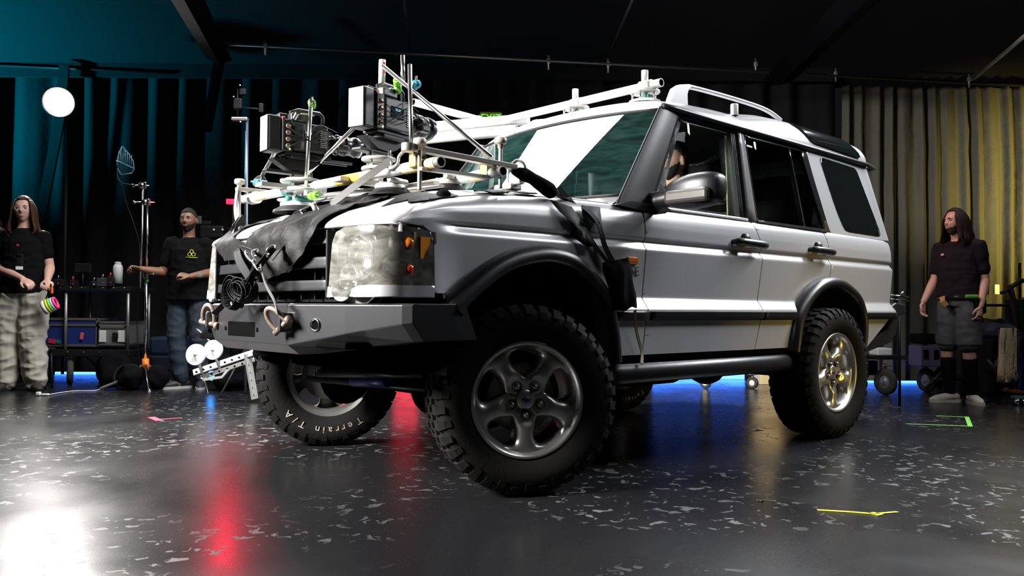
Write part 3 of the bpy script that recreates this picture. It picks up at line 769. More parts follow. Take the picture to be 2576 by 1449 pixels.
# grille
mb = MB(); g0, g1 = -s_y(.556), s_y(.556)
panel(mb, body, [(g0, .81), (g1, .81), (g1, 1.10), (g0, 1.10)], .05, .05, .02, off=-.085, edge=False)
grille = part('grille', mb, 'black')
for z0, z1 in ((1.045, 1.098), (.945, .992), (.855, .898)):
    mb = MB(); panel(mb, body, [(g0, z0), (g1, z0), (g1, z1), (g0, z1)], .05, .02, .03, off=-.006); part('grille_bar', mb, 'silver_dark' if z0 > 1 else 'bumper', grille, bevel=.003)
mb = MB()
for k in range(-5, 6):
    x, y, nx, ny = out(s_y(abs(k) * .10)); mb.box((x - .065, k * .10, .95), (.03, .006, .26))
for sg in (-1, 1):
    x, y, nx, ny = out(s_y(.548)); mb.box((x - .035, sg * .552, .96), (.07, .012, .27))
part('grille_louvre', mb, 'black', grille)
bx, by, _, _ = out(s_y(.30))
badge = MB(); bo = Vector((bx + .0, .275, .968))
badge.lathe([(.0, .018), (.030, .018), (.036, .014), (.038, .0)], bo, (1, 0, 0), 24)
for v in badge.v: v.y = bo.y + (v.y - bo.y) * 1.25
bg = part('grille_badge', badge, mat('badge_metal', (.38, .38, .33), .35, .6), grille)
tm = MB()
for t, dz in (('LAND', .004), ('ROVER', -.013)): tm.merge(text_mb(t, .020, lambda u, v, d: (bo.x + .019 + d, bo.y + u * 1.0, bo.z + v + dz), .002))
part('badge_lettering', tm, mat('badge_cream', (.72, .70, .58), .5), bg)
# dark backing behind the nose panels
mb = MB(); mb.box((.50, 0, .95), (.30, 1.5, .36)); part('nose_structure', mb, 'under')

# ---- steel front bumper
def bp(s_, z, off=0):
    """plan line of the winch bumper: centre plate and swept wings"""
    pts = [(0, .858), (.370, .858), (.93, .615), (1.01, .40), (1.01, .36)]
    return None
bmain = []
plan = [(0, .860), (.372, .860), (.66, .765), (.890, .655), (.922, .628), (.930, .44)]   # (y, x)
def bsec(y, x):   # section (x offset, z): top lip, face, knee, chin
    k = max(0, (y - .372) / .58); 
    zl = lerp(.632, .735, min(1, k * 1.0)); zc = lerp(.592, .662, min(1, k)) ; back = .14 if y < .9 else .06
    return [(x - back, .800), (x - .012, .803), (x, .796), (x, zl), (x - .055, zc), (x - .10 - back * .3, zc)]
mb = MB(); full = [(-y, x) for y, x in plan[::-1][:-1]] + plan
vs = []; k = 6
for y, x in full:
    for px_, pz_ in bsec(abs(y), x): vs.append((px_, y, pz_))
n = len(full); fs = [(i * k + j, i * k + j + 1, (i + 1) * k + j + 1, (i + 1) * k + j) for i in range(n - 1) for j in range(k - 1)]
fs += [tuple(range(k)), tuple((n - 1) * k + j for j in range(k))]
mb.add(vs, fs, 0)
fb = part('front_bumper', mb, 'bumper', bevel=.004)
mb = MB(); mb.bbox((.856, -.078, .688), (.012, .290, .068), .006); part('winch_opening', mb, 'under', fb)  # near-black raised plate stands in for the shade of the opening
mb = MB()
for y in (-.245, .09): mb.lathe([(0, .003), (.010, .003), (.010, -.01)], (.860, y, .688), (1, 0, 0), 12)
part('bolt_hole', mb, 'under', fb)
# lamp hole with chrome ring in each wing
for sg in (1, -1):
    mb = MB(); ax = Vector((.95, .30 * sg, 0)).normalized(); c0 = Vector((.812, .515 * sg, .716))
    mb.lathe([(.018, -.02), (.018, .004), (.021, .008), (.027, .005), (.028, -.01)], c0, ax, 20, mi=0); mb.lathe([(0, .001), (.019, .001)], c0, ax, 20, mi=1)
    part('lamp_ring', mb, ['chrome', 'under'], fb)
for (px_, py_) in ((855, 867), (985, 851), (1118, 839)):
    p = pcar(px_, py_, y=.62 if px_ < 900 else (.78 if px_ < 1000 else .90)); mb = MB(); mb.sphere(p, .0125 if px_ < 1100 else .008, 10); part('bumper_bolt', mb, 'chrome', fb)
# shackles
for (cx_, cy_) in ((.862, .385), (.855, -.385)):
    mb = MB(); mb.bbox((cx_ + .012, cy_, .725), (.07, .026, .080), .01); tab = part('shackle_tab', mb, 'bumper', fb)
    mb = MB(); s0 = Vector((cx_ + .030, cy_, .708))
    dirv = Vector((.40, -.35, .62) if cy_ > 0 else (.12, .25, .8)).normalized()
    side = Vector((-.4, 1, .3)); side = (side - dirv * side.dot(dirv)).normalized()
    loop = [s0 + side * .032 * a + dirv * .070 * b for a, b in ((-1, 0), (-1.05, .5), (-.9, .9), (-.5, 1.2), (0, 1.3), (.5, 1.2), (.9, .9), (1.05, .5), (1, 0))]
    mb.tube([Vector(p) for p in spl(loop, 4)], .0105, 10)
    mb.tube([s0 - side * .050, s0 + side * .052], .012, 12); mb.lathe([(0, .009), (.018, .009), (.018, -.009), (0, -.009)], s0 + side * .048, side, 12)
    part('shackle', mb, mat('rusty_zinc', (.30, .22, .18), .45, .7, var=(40, .3)), tab)

# ---- door mirrors
for sg in (1, -1):
    mb = MB(); Mx = lambda p: Vector((p[0], p[1] * sg, p[2]))
    def shell(mb, x0, x1, y0, y1, z0, z1, n=2.6, cut=None, K=20):
        pass
    # housing: superellipsoid shell, outer end wider
    c0 = Vector((-.935, 1.065, 1.368)); vs = []; fs = []; NA, NB = 28, 14
    for i in range(NB + 1):
        th = -PI / 2 + PI * i / NB
        for j in range(NA):
            ph = 2 * PI * j / NA
            f = lambda w, m: math.copysign(abs(w) ** m, w)
            X = .075 * f(math.cos(th), .42) * f(math.cos(ph), .7); Z = .086 * f(math.cos(th), .42) * f(math.sin(ph), .6); Y = .150 * f(math.sin(th), .72)
            Z *= 1 - .18 * max(0, -Y / .15); 
            vs.append(Mx(c0 + Vector((X - .02 * max(0, Y / .15), Y, Z + .010 * (Y / .15)))))
    fs = [(i * NA + j, i * NA + (j + 1) % NA, (i + 1) * NA + (j + 1) % NA, (i + 1) * NA + j) for i in range(NB) for j in range(NA)]
    mb.add(vs, fs, 0, True); mir = part('door_mirror', mb, 'black_plastic')
    mb = MB(); mb.bbox(Mx(c0 + Vector((.062, .0, -.028))), (.045, .255, .070), .022, seg=3); part('mirror_lower_cover', mb, mat('mirror_cover', (.05, .045, .04), .38, .3), mir)
    mb = MB(); mb.tube([Mx((-.90, .835, 1.330)), Mx((-.905, .87, 1.335)), Mx((-.92, .91, 1.345)), Mx((-.925, .95, 1.35))], [.05, .045, .04, .04], 12, flat=(1, 1.1)); part('mirror_arm', mb, 'black_plastic', mir)
    mb = MB(); mb.bbox(Mx(c0 + Vector((-.078, 0, 0))), (.006, .24, .13), .002); part('mirror_glass', mb, 'chrome', mir)
# fender side marker and badge
mb = MB(); p = Vector(body(s_x(-.692), 1.025)); mb.bbox(p, (.085, .022, .036), .012, seg=3); part('side_marker', mb, 'amber', fenders[0])
tm = text_mb('HSE', .062, lambda u, v, d: (-.700 - u, Vector(body(s_x(-.70), .96)).y + .001 + d, .954 + v), .003)
part('badge_lettering', tm, mat('badge_grey', (.10, .10, .10), .4), fenders[0])
# ---- sill tubes, underbody
for sg in (1, -1):
    mb = MB(); mb.tube([(-.50, .86 * sg, .475), (-.56, .90 * sg, .478), (-1.9, .90 * sg, .478), (-2.10, .88 * sg, .478), (-2.22, .80 * sg, .47)], .045, 14, flat=(.85, 1.1))
    for x in (-.8, -1.4, -1.95): mb.tube([(x, .88 * sg, .475), (x, .45 * sg, .52)], .022, 8)
    part('rock_slider', mb, 'black_plastic')
    mb = MB(); mb.box((-1.35, .80 * sg, .545), (1.56, .16, .04)); mb.box((-1.35, .855 * sg, .52), (1.54, .05, .055)); part('door_sill', mb, 'under')
mb = MB()
for sg in (1, -1): mb.box((-1.55, .42 * sg, .56), (3.9, .09, .14))
for x in (.38, -.4, -1.1, -2.0, -3.2): mb.box((x, 0, .55), (.10, .9, .10))
mb.box((-1.35, 0, .64), (4.3, 1.45, .03)); mb.box((-1.0, 0, .50), (.9, .36, .24))
part('chassis_frame', mb, 'under', bevel=.01)
mb = MB(); mb.bbox((-2.05, -.30, .40), (.55, .42, .24), .05); mb.bbox((-1.5, .28, .43), (.5, .22, .18), .04); mb.bbox((-.95, .02, .36), (.30, .32, .16), .05); part('fuel_tank', mb, 'under')
mb = MB(); mb.box((-.15, 0, .85), (1.1, .95, .5)); part('engine_block', mb, 'under')
for x, yd in ((0, .13), (-2.54, -.05)):
    mb = MB(); mb.tube([(x, -.68, .40), (x, .68, .40)], .045, 14)
    for v in [1]:
        mb.sphere((x, yd * 2 if x == 0 else 0, .395), (.15, .14, .135), 18)
    ax_ = part('axle', mb, 'under')
    for sg in (1, -1):
        mb = MB(); mb.lathe([(0, .0), (.16, 0), (.16, .02), (.07, .03), (.07, .08), (0, .08)], (x, .62 * sg, .405), (0, sg, 0), 20); mb.tube([(x - .05 * 1, .55 * sg, .42), (x - .1, .50 * sg, .80)], .035, 10); part('brake_hub', mb, 'under', ax_)
mb = MB(); mb.tube([(.24, -.62, .40), (.24, .62, .43)], .017, 10); mb.tube([(.30, -.40, .445), (.30, .55, .50)], .021, 10); part('steering_link', mb, 'black_m')
mb = MB(); mb.tube([(.255, -.12, .424), (.275, .22, .446)], .030, 12); part('steering_damper', mb, mat('blue_damper', (.01, .04, .22), .4))

# ---- wheels
RT = .403
def wheel(cx_, cy_, sg, steer):
    """axis +y is the outer face"""
    w = MB(); T = Matrix.Translation((cx_, cy_ * sg, RT)) @ Matrix.Rotation(steer, 4, 'Z') @ (Matrix.Identity(4) if sg > 0 else Matrix.Rotation(PI, 4, 'Z'))
    A = CAR @ T
    # carcass profile (r, y)
    hw_ = .128; base_r = RT - .012
    prof = [(.236, -.105), (.248, -.118), (.285, -.140), (.325, -.146), (.360, -.140), (.380, -.127), (base_r - .005, -.105), (base_r, -.05), (base_r, .05), (base_r - .005, .105), (.380, .127), (.360, .140), (.325, .146), (.285, .140), (.248, .118), (.236, .105)]
    w.lathe(prof, (0, 0, 0), (0, 1, 0), 72)
    # tread blocks
    P = 38
    for k in range(P):
        a = 2 * PI * k / P
        for row, (y0, y1, ph, wd, sk) in enumerate(((.082, .122, 0, .66, .10), (.028, .074, .5, .60, -.28), (-.022, .022, .15, .62, .28), (-.074, -.028, .7, .60, -.28), (-.122, -.082, .45, .66, .10))):
            a0 = a + ph * 2 * PI / P; da = wd * PI / P
            vs = []
            for r, sh in ((base_r - .012, 1.0), (RT - .0005, .92)):
                for yy, sa in ((y0, -1), (y1, 1)):
                    rr_ = r - (.006 if abs(yy) > .1 else 0)
                    for s2 in (-1, 1):
                        an = a0 + s2 * da * sh + sk * (yy - (y0 + y1) / 2) * 2.2
                        vs.append((rr_ * math.sin(an), yy, rr_ * math.cos(an)))
            w.add(vs, [(0, 1, 3, 2), (4, 6, 7, 5), (0, 4, 5, 1), (2, 3, 7, 6), (0, 2, 6, 4), (1, 5, 7, 3)])
        for s3 in (1, -1):   # shoulder lugs down the sidewall
            a0 = a + (0 if s3 > 0 else .45) * 2 * PI / P; ln = .345 if k % 2 else .362
            vs = []
            for r, y_ in ((RT - .006, .122), (RT - .03, .139), (ln, .1465)):
                for o_ in (0, -.012):
                    for s2 in (-1, 1):
                        an = a0 + s2 * PI / P * (.62 if r > .38 else .5); rr_ = r + (o_ if r > .39 else 0); yy = (y_ + (o_ if r < .39 else o_ * .5)) * s3
                        vs.append((rr_ * math.sin(an), yy, rr_ * math.cos(an)))
            w.add(vs, [(0, 1, 5, 4), (4, 5, 9, 8), (8, 9, 11, 10), (0, 4, 6, 2), (4, 8, 10, 6), (1, 3, 7, 5), (5, 7, 11, 9)])
    ty = w.build('tyre', 'rubber', car, A)
    lm = MB()   # sidewall lettering, both faces
    for s3 in (-1,):
        word = 'Terrain T/A'
        adv = [.060, .046, .034, .034, .046, .026, .046, .036, .056, .036, .06]; tot = sum(adv); ang = -tot / .305 / 2
        for ch, ad in zip(word, adv):
            if ch != ' ':
                am = ang + ad / .305 / 2; N_ = Vector((0, s3, 0)); bs = PI + .12 if s3 < 0 else 2.2
                ro0 = Vector((math.sin(bs), 0, math.cos(bs))); tn = ro0.cross(N_); ro = ro0 * math.cos(am) + tn * math.sin(am); ta = ro.cross(N_)
                lm.merge(text_mb(ch, .056, lambda u, v, d: ro * (.292 + v * .95) + ta * u + Vector((0, s3 * (.1435 + d), 0)), .003))
            ang += ad / .305
    lm.build('tyre_lettering', mat('letter_white', (.42, .36, .28), .6), ty, A)
    # rim barrel
    r_ = MB(); r_.lathe([(.248, .118), (.246, .124), (.236, .122), (.228, .108), (.214, .09), (.205, .05), (.20, -.06), (.225, -.10), (.240, -.105), (.244, -.112)], (0, 0, 0), (0, 1, 0), 56)
    rim = r_.build('wheel_rim', 'alloy', car, A)
    # star of five spokes
    st = MB(); rings = 16; K = 14
    for q in range(5):
        ac = q * 2 * PI / 5 + PI
        front = []; 
        for i in range(rings + 1):
            t = i / rings; r = lerp(.045, .229, t)
            aw = interp(r, [.045, .085, .105, .125, .150, .175, .195, .210, .220, .229], [PI / 5, PI / 5, .50, .37, .285, .26, .30, .40, .56, PI / 5])
            yb = interp(r, [.045, .08, .12, .17, .21, .229], [.083, .088, .090, .085, .088, .100])
            for j in range(K + 1):
                v = -1 + 2 * j / K; y_ = yb + (.016 * (1 - v * v) if .09 < r < .222 else 0) * min(1, (r - .09) / .03, (.229 - r) / .02 if r > .2 else 1) - (.022 * abs(v) ** 5 if .1 < r < .215 else 0)
                an = ac + aw * v; front.append((r * math.sin(an), y_, r * math.cos(an)))
        st.add(front, [(i * (K + 1) + j, i * (K + 1) + j + 1, (i + 1) * (K + 1) + j + 1, (i + 1) * (K + 1) + j) for i in range(rings) for j in range(K)], 0, True)
        for j in (0, K):
            ed = [Vector(front[i * (K + 1) + j]) for i in range(rings + 1)]
            st.add(ed + [Vector((p.x * 1.01, p.y - .045, p.z * 1.01)) for p in ed], [(i, i + 1, rings + 2 + i, rings + 1 + i) for i in range(rings)], 0, True)
    st.build('wheel_spokes', 'alloy', rim, A)
    hb = MB(); hb.lathe([(0, .094), (.020, .095), (.036, .094), (.042, .088), (.046, .080)], (0, 0, 0), (0, 1, 0), 28)
    hc = hb.build('hub_cap', 'alloy', rim, A)
    hb = MB(); hb.lathe([(0, .0975), (.018, .0965), (.019, .094)], (0, 0, 0), (0, 1, 0), 20)
    for v in hb.v: v.z *= .62
    hb.build('cap_badge', 'navy', rim, A)
    for q in range(5):
        a = q * 2 * PI / 5 + PI; n_ = MB(); cxy = Vector((math.sin(a) * .066, .082, math.cos(a) * .066))
        n_.lathe([(.022, .010), (.0205, .006), (.014, .002), (.014, .0)], cxy, (0, 1, 0), 16, mi=1)
        n_.lathe([(0, .024), (.008, .022), (.0125, .014), (.0135, 0)], cxy, (0, 1, 0), 6, mi=0)
        n_.build('lug_nut', [mat('lug', (.42, .32, .28), .3, .8) if 'lugm' not in M else M['lugm'], 'rubber_s'], rim, A)
    bk = MB(); bk.lathe([(0, .02), (.15, .02), (.15, .0), (0, .0)], (0, 0, 0), (0, 1, 0), 28); bk.build('brake_disc', 'steel_d', rim, A)
M['lugm'] = mat('lug_nut_steel', (.42, .33, .30), .3, .8)
STEER = math.radians(-25.4)
wheel(.0, .832, 1, STEER); wheel(.0, .832, -1, STEER); wheel(-2.54, .86, 1, 0); wheel(-2.54, .86, -1, 0)

# ---- cabin
mb = MB(); 
vs = []
for x, z in ((-.75, 1.33), (-.95, 1.35), (-1.12, 1.30), (-1.16, 1.20), (-1.05, .95)): vs += [(x, -.78, z), (x, .78, z)]
mb.add(vs, [(2 * i, 2 * i + 1, 2 * i + 3, 2 * i + 2) for i in range(4)], 0, True); mb.bbox((-1.07, .38, 1.335), (.16, .38, .07), .03)
part('dashboard', mb, mat('dash_grey', (.22, .23, .20), .7))
mb = MB(); swc = Vector((-1.30, .38, 1.28)); axw = Vector((-.85, 0, .45)).normalized(); u_ = Vector((0, 1, 0)); w_ = axw.cross(u_)
mb.tube([swc + (u_ * math.cos(2 * PI * i / 24) + w_ * math.sin(2 * PI * i / 24)) * .185 for i in range(25)], .015, 8); mb.sphere(swc - axw * .03, (.06, .08, .06), 12)
mb.tube([swc - axw * .03 + u_ * .18, swc - axw * .03 - u_ * .18], .014, 8); mb.tube([swc - axw * .05, swc - axw * .3], .03, 8)
part('steering_wheel', mb, mat('wheel_grey', (.10, .10, .09), .5))
def seat(x, y, wd=.50):
    mb = MB(); mb.bbox((x, y, 1.00), (.50, wd, .16), .05, seg=3); mb.bbox((x - .27, y, 1.27), (.14, wd, .62), .055, Matrix.Rotation(math.radians(-14), 3, 'Y'), seg=3)
    s_ = part('seat', mb, mat('seat_grey', (.055, .055, .05), .85, bump=(60, .3, .004)))
    for yy in ((0,) if wd < .6 else (-.32, .32)):
        mb = MB(); mb.bbox((x - .36, y + yy, 1.66), (.09, .26, .17), .04, seg=3); part('headrest', mb, 'black', s_)
seat(-1.65, .38); seat(-1.65, -.38); seat(-2.55, 0, 1.25)
mb = MB(); mb.box((-2.2, 0, .86), (2.7, 1.5, .04)); 
part('cabin_floor', mb, 'under')
mb = MB()
vs = []
for x in (-1.12, -1.5, -2.0, -2.6, -3.4):
    for y in (-.757, -.55, 0, .55, .757): vs.append((x, y, 1.835 + (.06 if abs(y) < .6 else 0) + (.05 if x < -1.9 and abs(y) < .6 else 0)))
mb.add(vs, [(i * 5 + j, i * 5 + j + 1, i * 5 + 6 + j, i * 5 + 5 + j) for i in range(4) for j in range(4)], 0, True)
part('headliner', mb, mat('headliner', (.12, .12, .115), .95))
mb = MB(); mb.strap([(-1.70, .74, 1.80), (-1.705, .75, 1.60), (-1.70, .76, 1.33), (-1.70, .77, 1.20)], .055, .006, (1, 0, 0)); part('seat_belt', mb, mat('yellow_belt', (.50, .50, .22), .8))
mb = MB()   # cargo net hung from the headliner
for i in range(9):
    mb.tube([(-1.93 - .02 * i, .15 + .42 * t, 1.79 - .08 * math.sin(PI * t) - .004 * i) for t in [k / 10 for k in range(11)]], .0022, 4)
for i in range(11):
    t = i / 10; mb.tube([(-1.93 - .02 * j, .15 + .42 * t, 1.79 - .08 * math.sin(PI * t) - .004 * j) for j in range(9)], .0022, 4)
part('cargo_net', mb, 'steel_d')
mb = MB(); mb.bbox((-2.0, -.80, 1.05), (2.9, .04, .5), .02); mb.bbox((-2.0, .80, 1.05), (2.6, .04, .42), .02); part('door_lining', mb, 'under')
# ================================================================ camera rig clamped over the hood (built in the car frame)
def rig(name, label, cat, base, group=None, rot=0): return thing(name, label, cat, base, rot, group, CAR)
def rp(name, mb, m, par, **k): return mb.build(name, m, par, CAR, **k)
def V3(*a): return Vector(a)
# hollow speed rails across the hood
tA = rig('rig_pipe', 'aluminium pipe with ochre tape lying across the front of the hood', 'pipe', (.48, 0, 1.35), 'pipes across the hood')
A0, A1 = V3(.52, -.86, 1.375), V3(.455, .86, 1.368)
mb = MB(); mb.pipe(A0, A1, .0225, .018, 20, 0, 1); rp('pipe_body', mb, ['alum', 'under'], tA)
def band(par, a, b, t0, t1, r, m, name='tape_wrap'):
    mb = MB(); mb.tube([a.lerp(b, t0), a.lerp(b, t1)], r, 18, cap=False); return rp(name, mb, m, par)
cream = mat('cream_tape', (.42, .32, .18), .55, var=(20, .2))
band(tA, A0, A1, .10, .16, .0235, cream); band(tA, A0, A1, .56, .68, .0235, 'yellow_t'); band(tA, A0, A1, .985, .86, .0240, cream); band(tA, A0, A1, .27, .36, .0236, 'teal')
tB = rig('rig_pipe', 'aluminium pipe lying across the hood in front of the windscreen', 'pipe', (.10, 0, 1.35), 'pipes across the hood')
B0, B1 = V3(.06, -.66, 1.385), V3(.115, .845, 1.372)
mb = MB(); mb.pipe(B0, B1, .0225, .018, 20, 0, 1); rp('pipe_body', mb, ['alum', 'under'], tB); band(tB, B0, B1, .44, .66, .0240, 'yellow_t'); band(tB, B0, B1, .92, .86, .0245, cream)
# thinner rails
for k, (a, b, r, lab) in enumerate((((.50, -.45, 1.335), (.30, .62, 1.328), .013, 'thin flat aluminium rail under the front pipe'), ((.36, -.35, 1.335), (.22, .55, 1.33), .012, 'thin aluminium rail between the two hood pipes'))):
    mb = MB(); mb.tube([a, b], r, 12, flat=(1.6, .7)); tag(rp('rig_rail', mb, 'alum', None), lab, 'rail')
# clamping bars with threaded spindles and knobs
def spindle(par, x, y, z0, z1):
    mb = MB(); n = int((z1 - z0) / .004); mb.lathe([(.0085 + (.0012 if i % 2 else 0), z0 + (z1 - z0) * i / n) for i in range(n + 1)], (x, y, 0), (0, 0, 1), 12); sp = rp('threaded_rod', mb, 'steel_d', par)
    mb = MB(); mb.lathe([(0, z1 + .018), (.022, z1 + .018), (.027, z1 + .012), (.027, z1 - .006), (.022, z1 - .010), (.013, z1 - .012), (.013, z1 - .028), (.010, z1 - .03)], (x, y, 0), (0, 0, 1), 20); rp('clamp_knob', mb, mat('knob_cream', (.42, .38, .33), .4, .3), sp)
bar = rig('clamp_bar', 'steel clamping bar above the near ends of both hood pipes', 'clamp bar', (.26, .78, 1.26), 'clamp bars')
mb = MB(); P0, P1 = V3(.535, .745, 1.432), V3(.01, .805, 1.405); d = (P1 - P0)
mb.strap([P0, P1], .040, .022, (0, 1, 0)); mb.lathe([(.028, .014), (.028, -.018), (0, -.018), (0, .014)], P0 + V3(0, 0, 0), (0, 0, 1), 18); rp('bar_body', mb, 'steel_d', bar, bevel=.003)
spindle(bar, .492, .765, 1.262, 1.452); spindle(bar, .092, .800, 1.305, 1.508)
for x, y in ((.47, .72), (.11, .74)):
    mb = MB(); mb.bbox((x, y, 1.385), (.06, .05, .055), .008); rp('pipe_saddle', mb, mat('brass_saddle', (.32, .26, .10), .45, .5), bar)
bar2 = rig('clamp_bar', 'cream clamping bar at the far end of the front hood pipe', 'clamp bar', (.44, -.80, 1.22), 'clamp bars')
mb = MB(); mb.strap([(.60, -.76, 1.415), (.25, -.74, 1.41)], .038, .020, (0, 1, 0)); rp('bar_body', mb, mat('cream_bar', (.50, .45, .36), .45, .3), bar2, bevel=.003)
spindle(bar2, .585, -.755, 1.19, 1.45)
mb = MB(); mb.lathe([(0, .03), (.03, .03), (.033, .02), (.033, -.05), (0, -.05)], (.51, -.72, 1.372), (0, 1, 0), 16); rp('pipe_saddle', mb, 'alum', bar2)
# small flat rail along the bar
mb = MB(); mb.strap([(.50, .78, 1.345), (.16, .80, 1.345)], .03, .014, (0, 1, 0)); tag(rp('rig_rail', mb, 'alum', None), 'short flat aluminium rail beneath the steel clamping bar', 'rail')
# vacuum cups standing on the hood
def cup(x, y, r, lab, grp='vacuum cups on the hood'):
    zz = hz(x, y); t = rig('suction_cup', lab, 'suction cup', (x, y, zz), grp)
    mb = MB(); mb.lathe([(r, .0), (r * .98, .012), (r * .75, .028), (r * .70, .034), (0, .034)], (x, y, zz + .002), (0, 0, 1), 32); rp('rubber_cup', mb, 'rubber_s', t)
    mb = MB(); mb.lathe([(r * .72, .034), (r * .72, .050), (r * .66, .056), (0, .056)], (x, y, zz), (0, 0, 1), 28)
    for k in range(6): a = k * PI / 3; mb.lathe([(0, .064), (.009, .062), (.009, .05)], (x + r * .5 * math.cos(a), y + r * .5 * math.sin(a), zz), (0, 0, 1), 8)
    rp('cup_plate', mb, 'alum', t)
    mb = MB(); mb.tube([(x, y, zz + .05), (x, y, 1.36)], .016, 12); rp('cup_post', mb, 'steel', t)
    mb = MB(); mb.tube([(x - .04, y + r * .6, zz + .06), (x + .06, y + r * .72, zz + .065)], .013, 10); rp('pump_handle', mb, 'teal' if r > .12 else 'steel_d', t)
cup(.46, -.33, .125, 'black suction cup with teal pump on the front of the hood')
cup(.12, -.30, .11, 'black suction cup behind the taped pipes near the windscreen')
cup(.12, .45, .10, 'suction cup beneath the near pipe, beside the windscreen')
cup(.40, .42, .10, 'suction cup under the front pipe near the lamp side')
# small hardware block in front of the screen
mb = MB(); mb.bbox((-.10, .63, 1.345), (.07, .12, .03), .006); mb.lathe([(0, .03), (.02, .03), (.02, -.03), (0, -.03)], (-.10, .70, 1.37), (0, 1, 0), 12); mb.tube([(-.10, .63, 1.34), (-.10, .63, 1.44)], .006, 8)
hb = tag(rp('mount_block', mb, 'alum', None, bevel=.002), 'small aluminium mounting block on the hood before the windscreen', 'mount')

# ---- cinema cameras
def cine(name, lab, base, px, s=1.0, lens_r=.052, yaw=0.):
    """base: point under the body; camera looks along -x"""
    X, Y, Z = base
    t = rig('cinema_camera', lab, 'camera', base, 'cinema cameras over the hood', yaw)
    def rp(name, mb, m, par): return mb.build(name, m, par, WM[t.name])
    X = Y = Z = 0.
    Q = lambda a, b, c: V3(X - a * s, Y + b * s, Z + c * s)
    bk = mat('camera_black', (.022, .022, .024), .38, .2) if 'camb' not in M else M['camb']; M['camb'] = bk
    # body: a = 0 back .. .24 front
    mb = MB(); mb.bbox(Q(.145, 0, .10), (.20 * s, .125 * s, .150 * s), .010); mb.bbox(Q(.235, 0, .095), (.05 * s, .11 * s, .12 * s), .012)
    body_ = rp('camera_body', mb, bk, t)
    mb = MB()
    for k in range(9): mb.box(Q(.215, .064, .06 + .010 * k), (.035 * s, .006 * s, .005 * s))
    rp('vent_grille', mb, 'steel_d', body_)
    mb = MB(); mb.bbox(Q(.13, .0645, .11), (.09 * s, .004 * s, .055 * s), .002); rp('side_display', mb, mat('display_dark', (.02, .03, .035), .1), body_)
    mb = text_mb('XL:24', .016 * s, lambda u, v, d: Q(.13 + u, .067 + d, .118 + v), .001); rp('display_text', mb, mat('display_glow', (.3, .6, .7), .4, emit=(.3, .65, .8), estr=.8), body_)
    # back module with connectors
    mb = MB(); mb.bbox(Q(.020, 0, .10), (.055 * s, .115 * s, .165 * s), .006); md = rp('battery_plate', mb, bk, t)
    for k in range(4):
        mb = MB(); mb.lathe([(0, .006), (.010 * s, .006), (.013 * s, .003), (.013 * s, 0)], Q(.022, .057, .045 + .034 * k), (0, 1, 0), 14); rp('connector', mb, mat('connector_copper', (.35, .20, .13), .35, .7), md)
    mb = MB(); mb.sphere(Q(.030, .062, .028), .004, 6); rp('status_light', mb, mat('green_led', (.1, .8, .1), .4, emit=(.2, 1, .2), estr=6), md)
    # battery with white back label
    mb = MB(); mb.bbox(Q(-.045, 0, .105), (.072 * s, .098 * s, .187 * s), .012, seg=3); ba = rp('battery', mb, bk, t)
    mb = MB(); mb.bbox(Q(-.083, 0, .105), (.006 * s, .092 * s, .180 * s), .003); lb = rp('battery_label', mb, mat('label_grey', (.11, .11, .11), .55), ba)
    mb = MB()
    for k in range(9): mb.box(Q(-.0865, .004 * (k % 3), .155 - .0085 * k), (.0012, (.062 - .012 * (k % 2)) * s, .0028 * s))
    mb.box(Q(-.0865, 0, .185), (.0012, .06 * s, .012 * s)); rp('label_print', mb, mat('print_light', (.26, .26, .26), .5), lb)
    mb = text_mb('CE', .020 * s, lambda u, v, d: V3(.0865 * s + d, u, .048 * s + v), .001); mb.merge(text_mb('(+)', .016 * s, lambda u, v, d: V3(.0865 * s + d, -.028 + u, .05 * s + v), .001)); rp('label_text', mb, M['bw'], lb)
    # lens
    mb = MB(); c = Q(.255, 0, .095); R = lens_r * s
    mb.lathe([(R * .75, .0), (R * .78, .02), (R * .9, .022), (R * .9, .045), (R * .84, .047), (R * .84, .075), (R, .080), (R, .118), (R * .96, .120), (R * .96, .150), (R * 1.05, .152), (R * 1.05, .185), (R * .95, .186), (R * .92, .170), (0, .165)], c, (-1, 0, 0), 32)
    ln = rp('lens', mb, mat('lens_barrel', (.02, .02, .022), .25, .3) if 'lensb' not in M else M['lensb'], t); M['lensb'] = ln.data.materials[0]
    mb = MB()
    for h in (.055, .095, .155): mb.lathe([(R * 1.02, h), (R * 1.07, h + .003), (R * 1.07, h + .008), (R * 1.02, h + .011)], c, (-1, 0, 0), 32)
    rp('lens_ring', mb, 'black_m', ln)
    mb = MB(); mb.lathe([(R * 1.055, .178), (R * 1.062, .182), (R * 1.055, .187)], c, (-1, 0, 0), 32); rp('lens_rim', mb, 'chrome', ln)
    # focus motor on the lens
    mb = MB(); mb.bbox(Q(.33, .062, .07), (.07 * s, .035 * s, .035 * s), .012); mb.lathe([(0, .02), (.02, .02), (.02, -.02), (0, -.02)], Q(.31, .058, .10), (1, 0, 0), 16); rp('focus_motor', mb, bk, ln)
    # top handle, receiver boxes
    mb = MB(); mb.tube([Q(.06, 0, .18), Q(.06, 0, .235), Q(.10, 0, .250), Q(.22, 0, .250), Q(.24, 0, .235), Q(.24, 0, .175)], .010 * s, 10); rp('top_handle', mb, bk, t)
    mb = MB(); mb.bbox(Q(.09, .02, .20), (.10 * s, .07 * s, .04 * s), .006); mb.bbox(Q(.02, -.02, .205), (.05 * s, .05 * s, .035 * s), .006); bx = rp('receiver_box', mb, bk, t)
    mb = MB(); mb.bbox(Q(.13, .030, .222), (.075 * s, .05 * s, .006 * s), .002); rp('box_lid', mb, 'steel', bx)
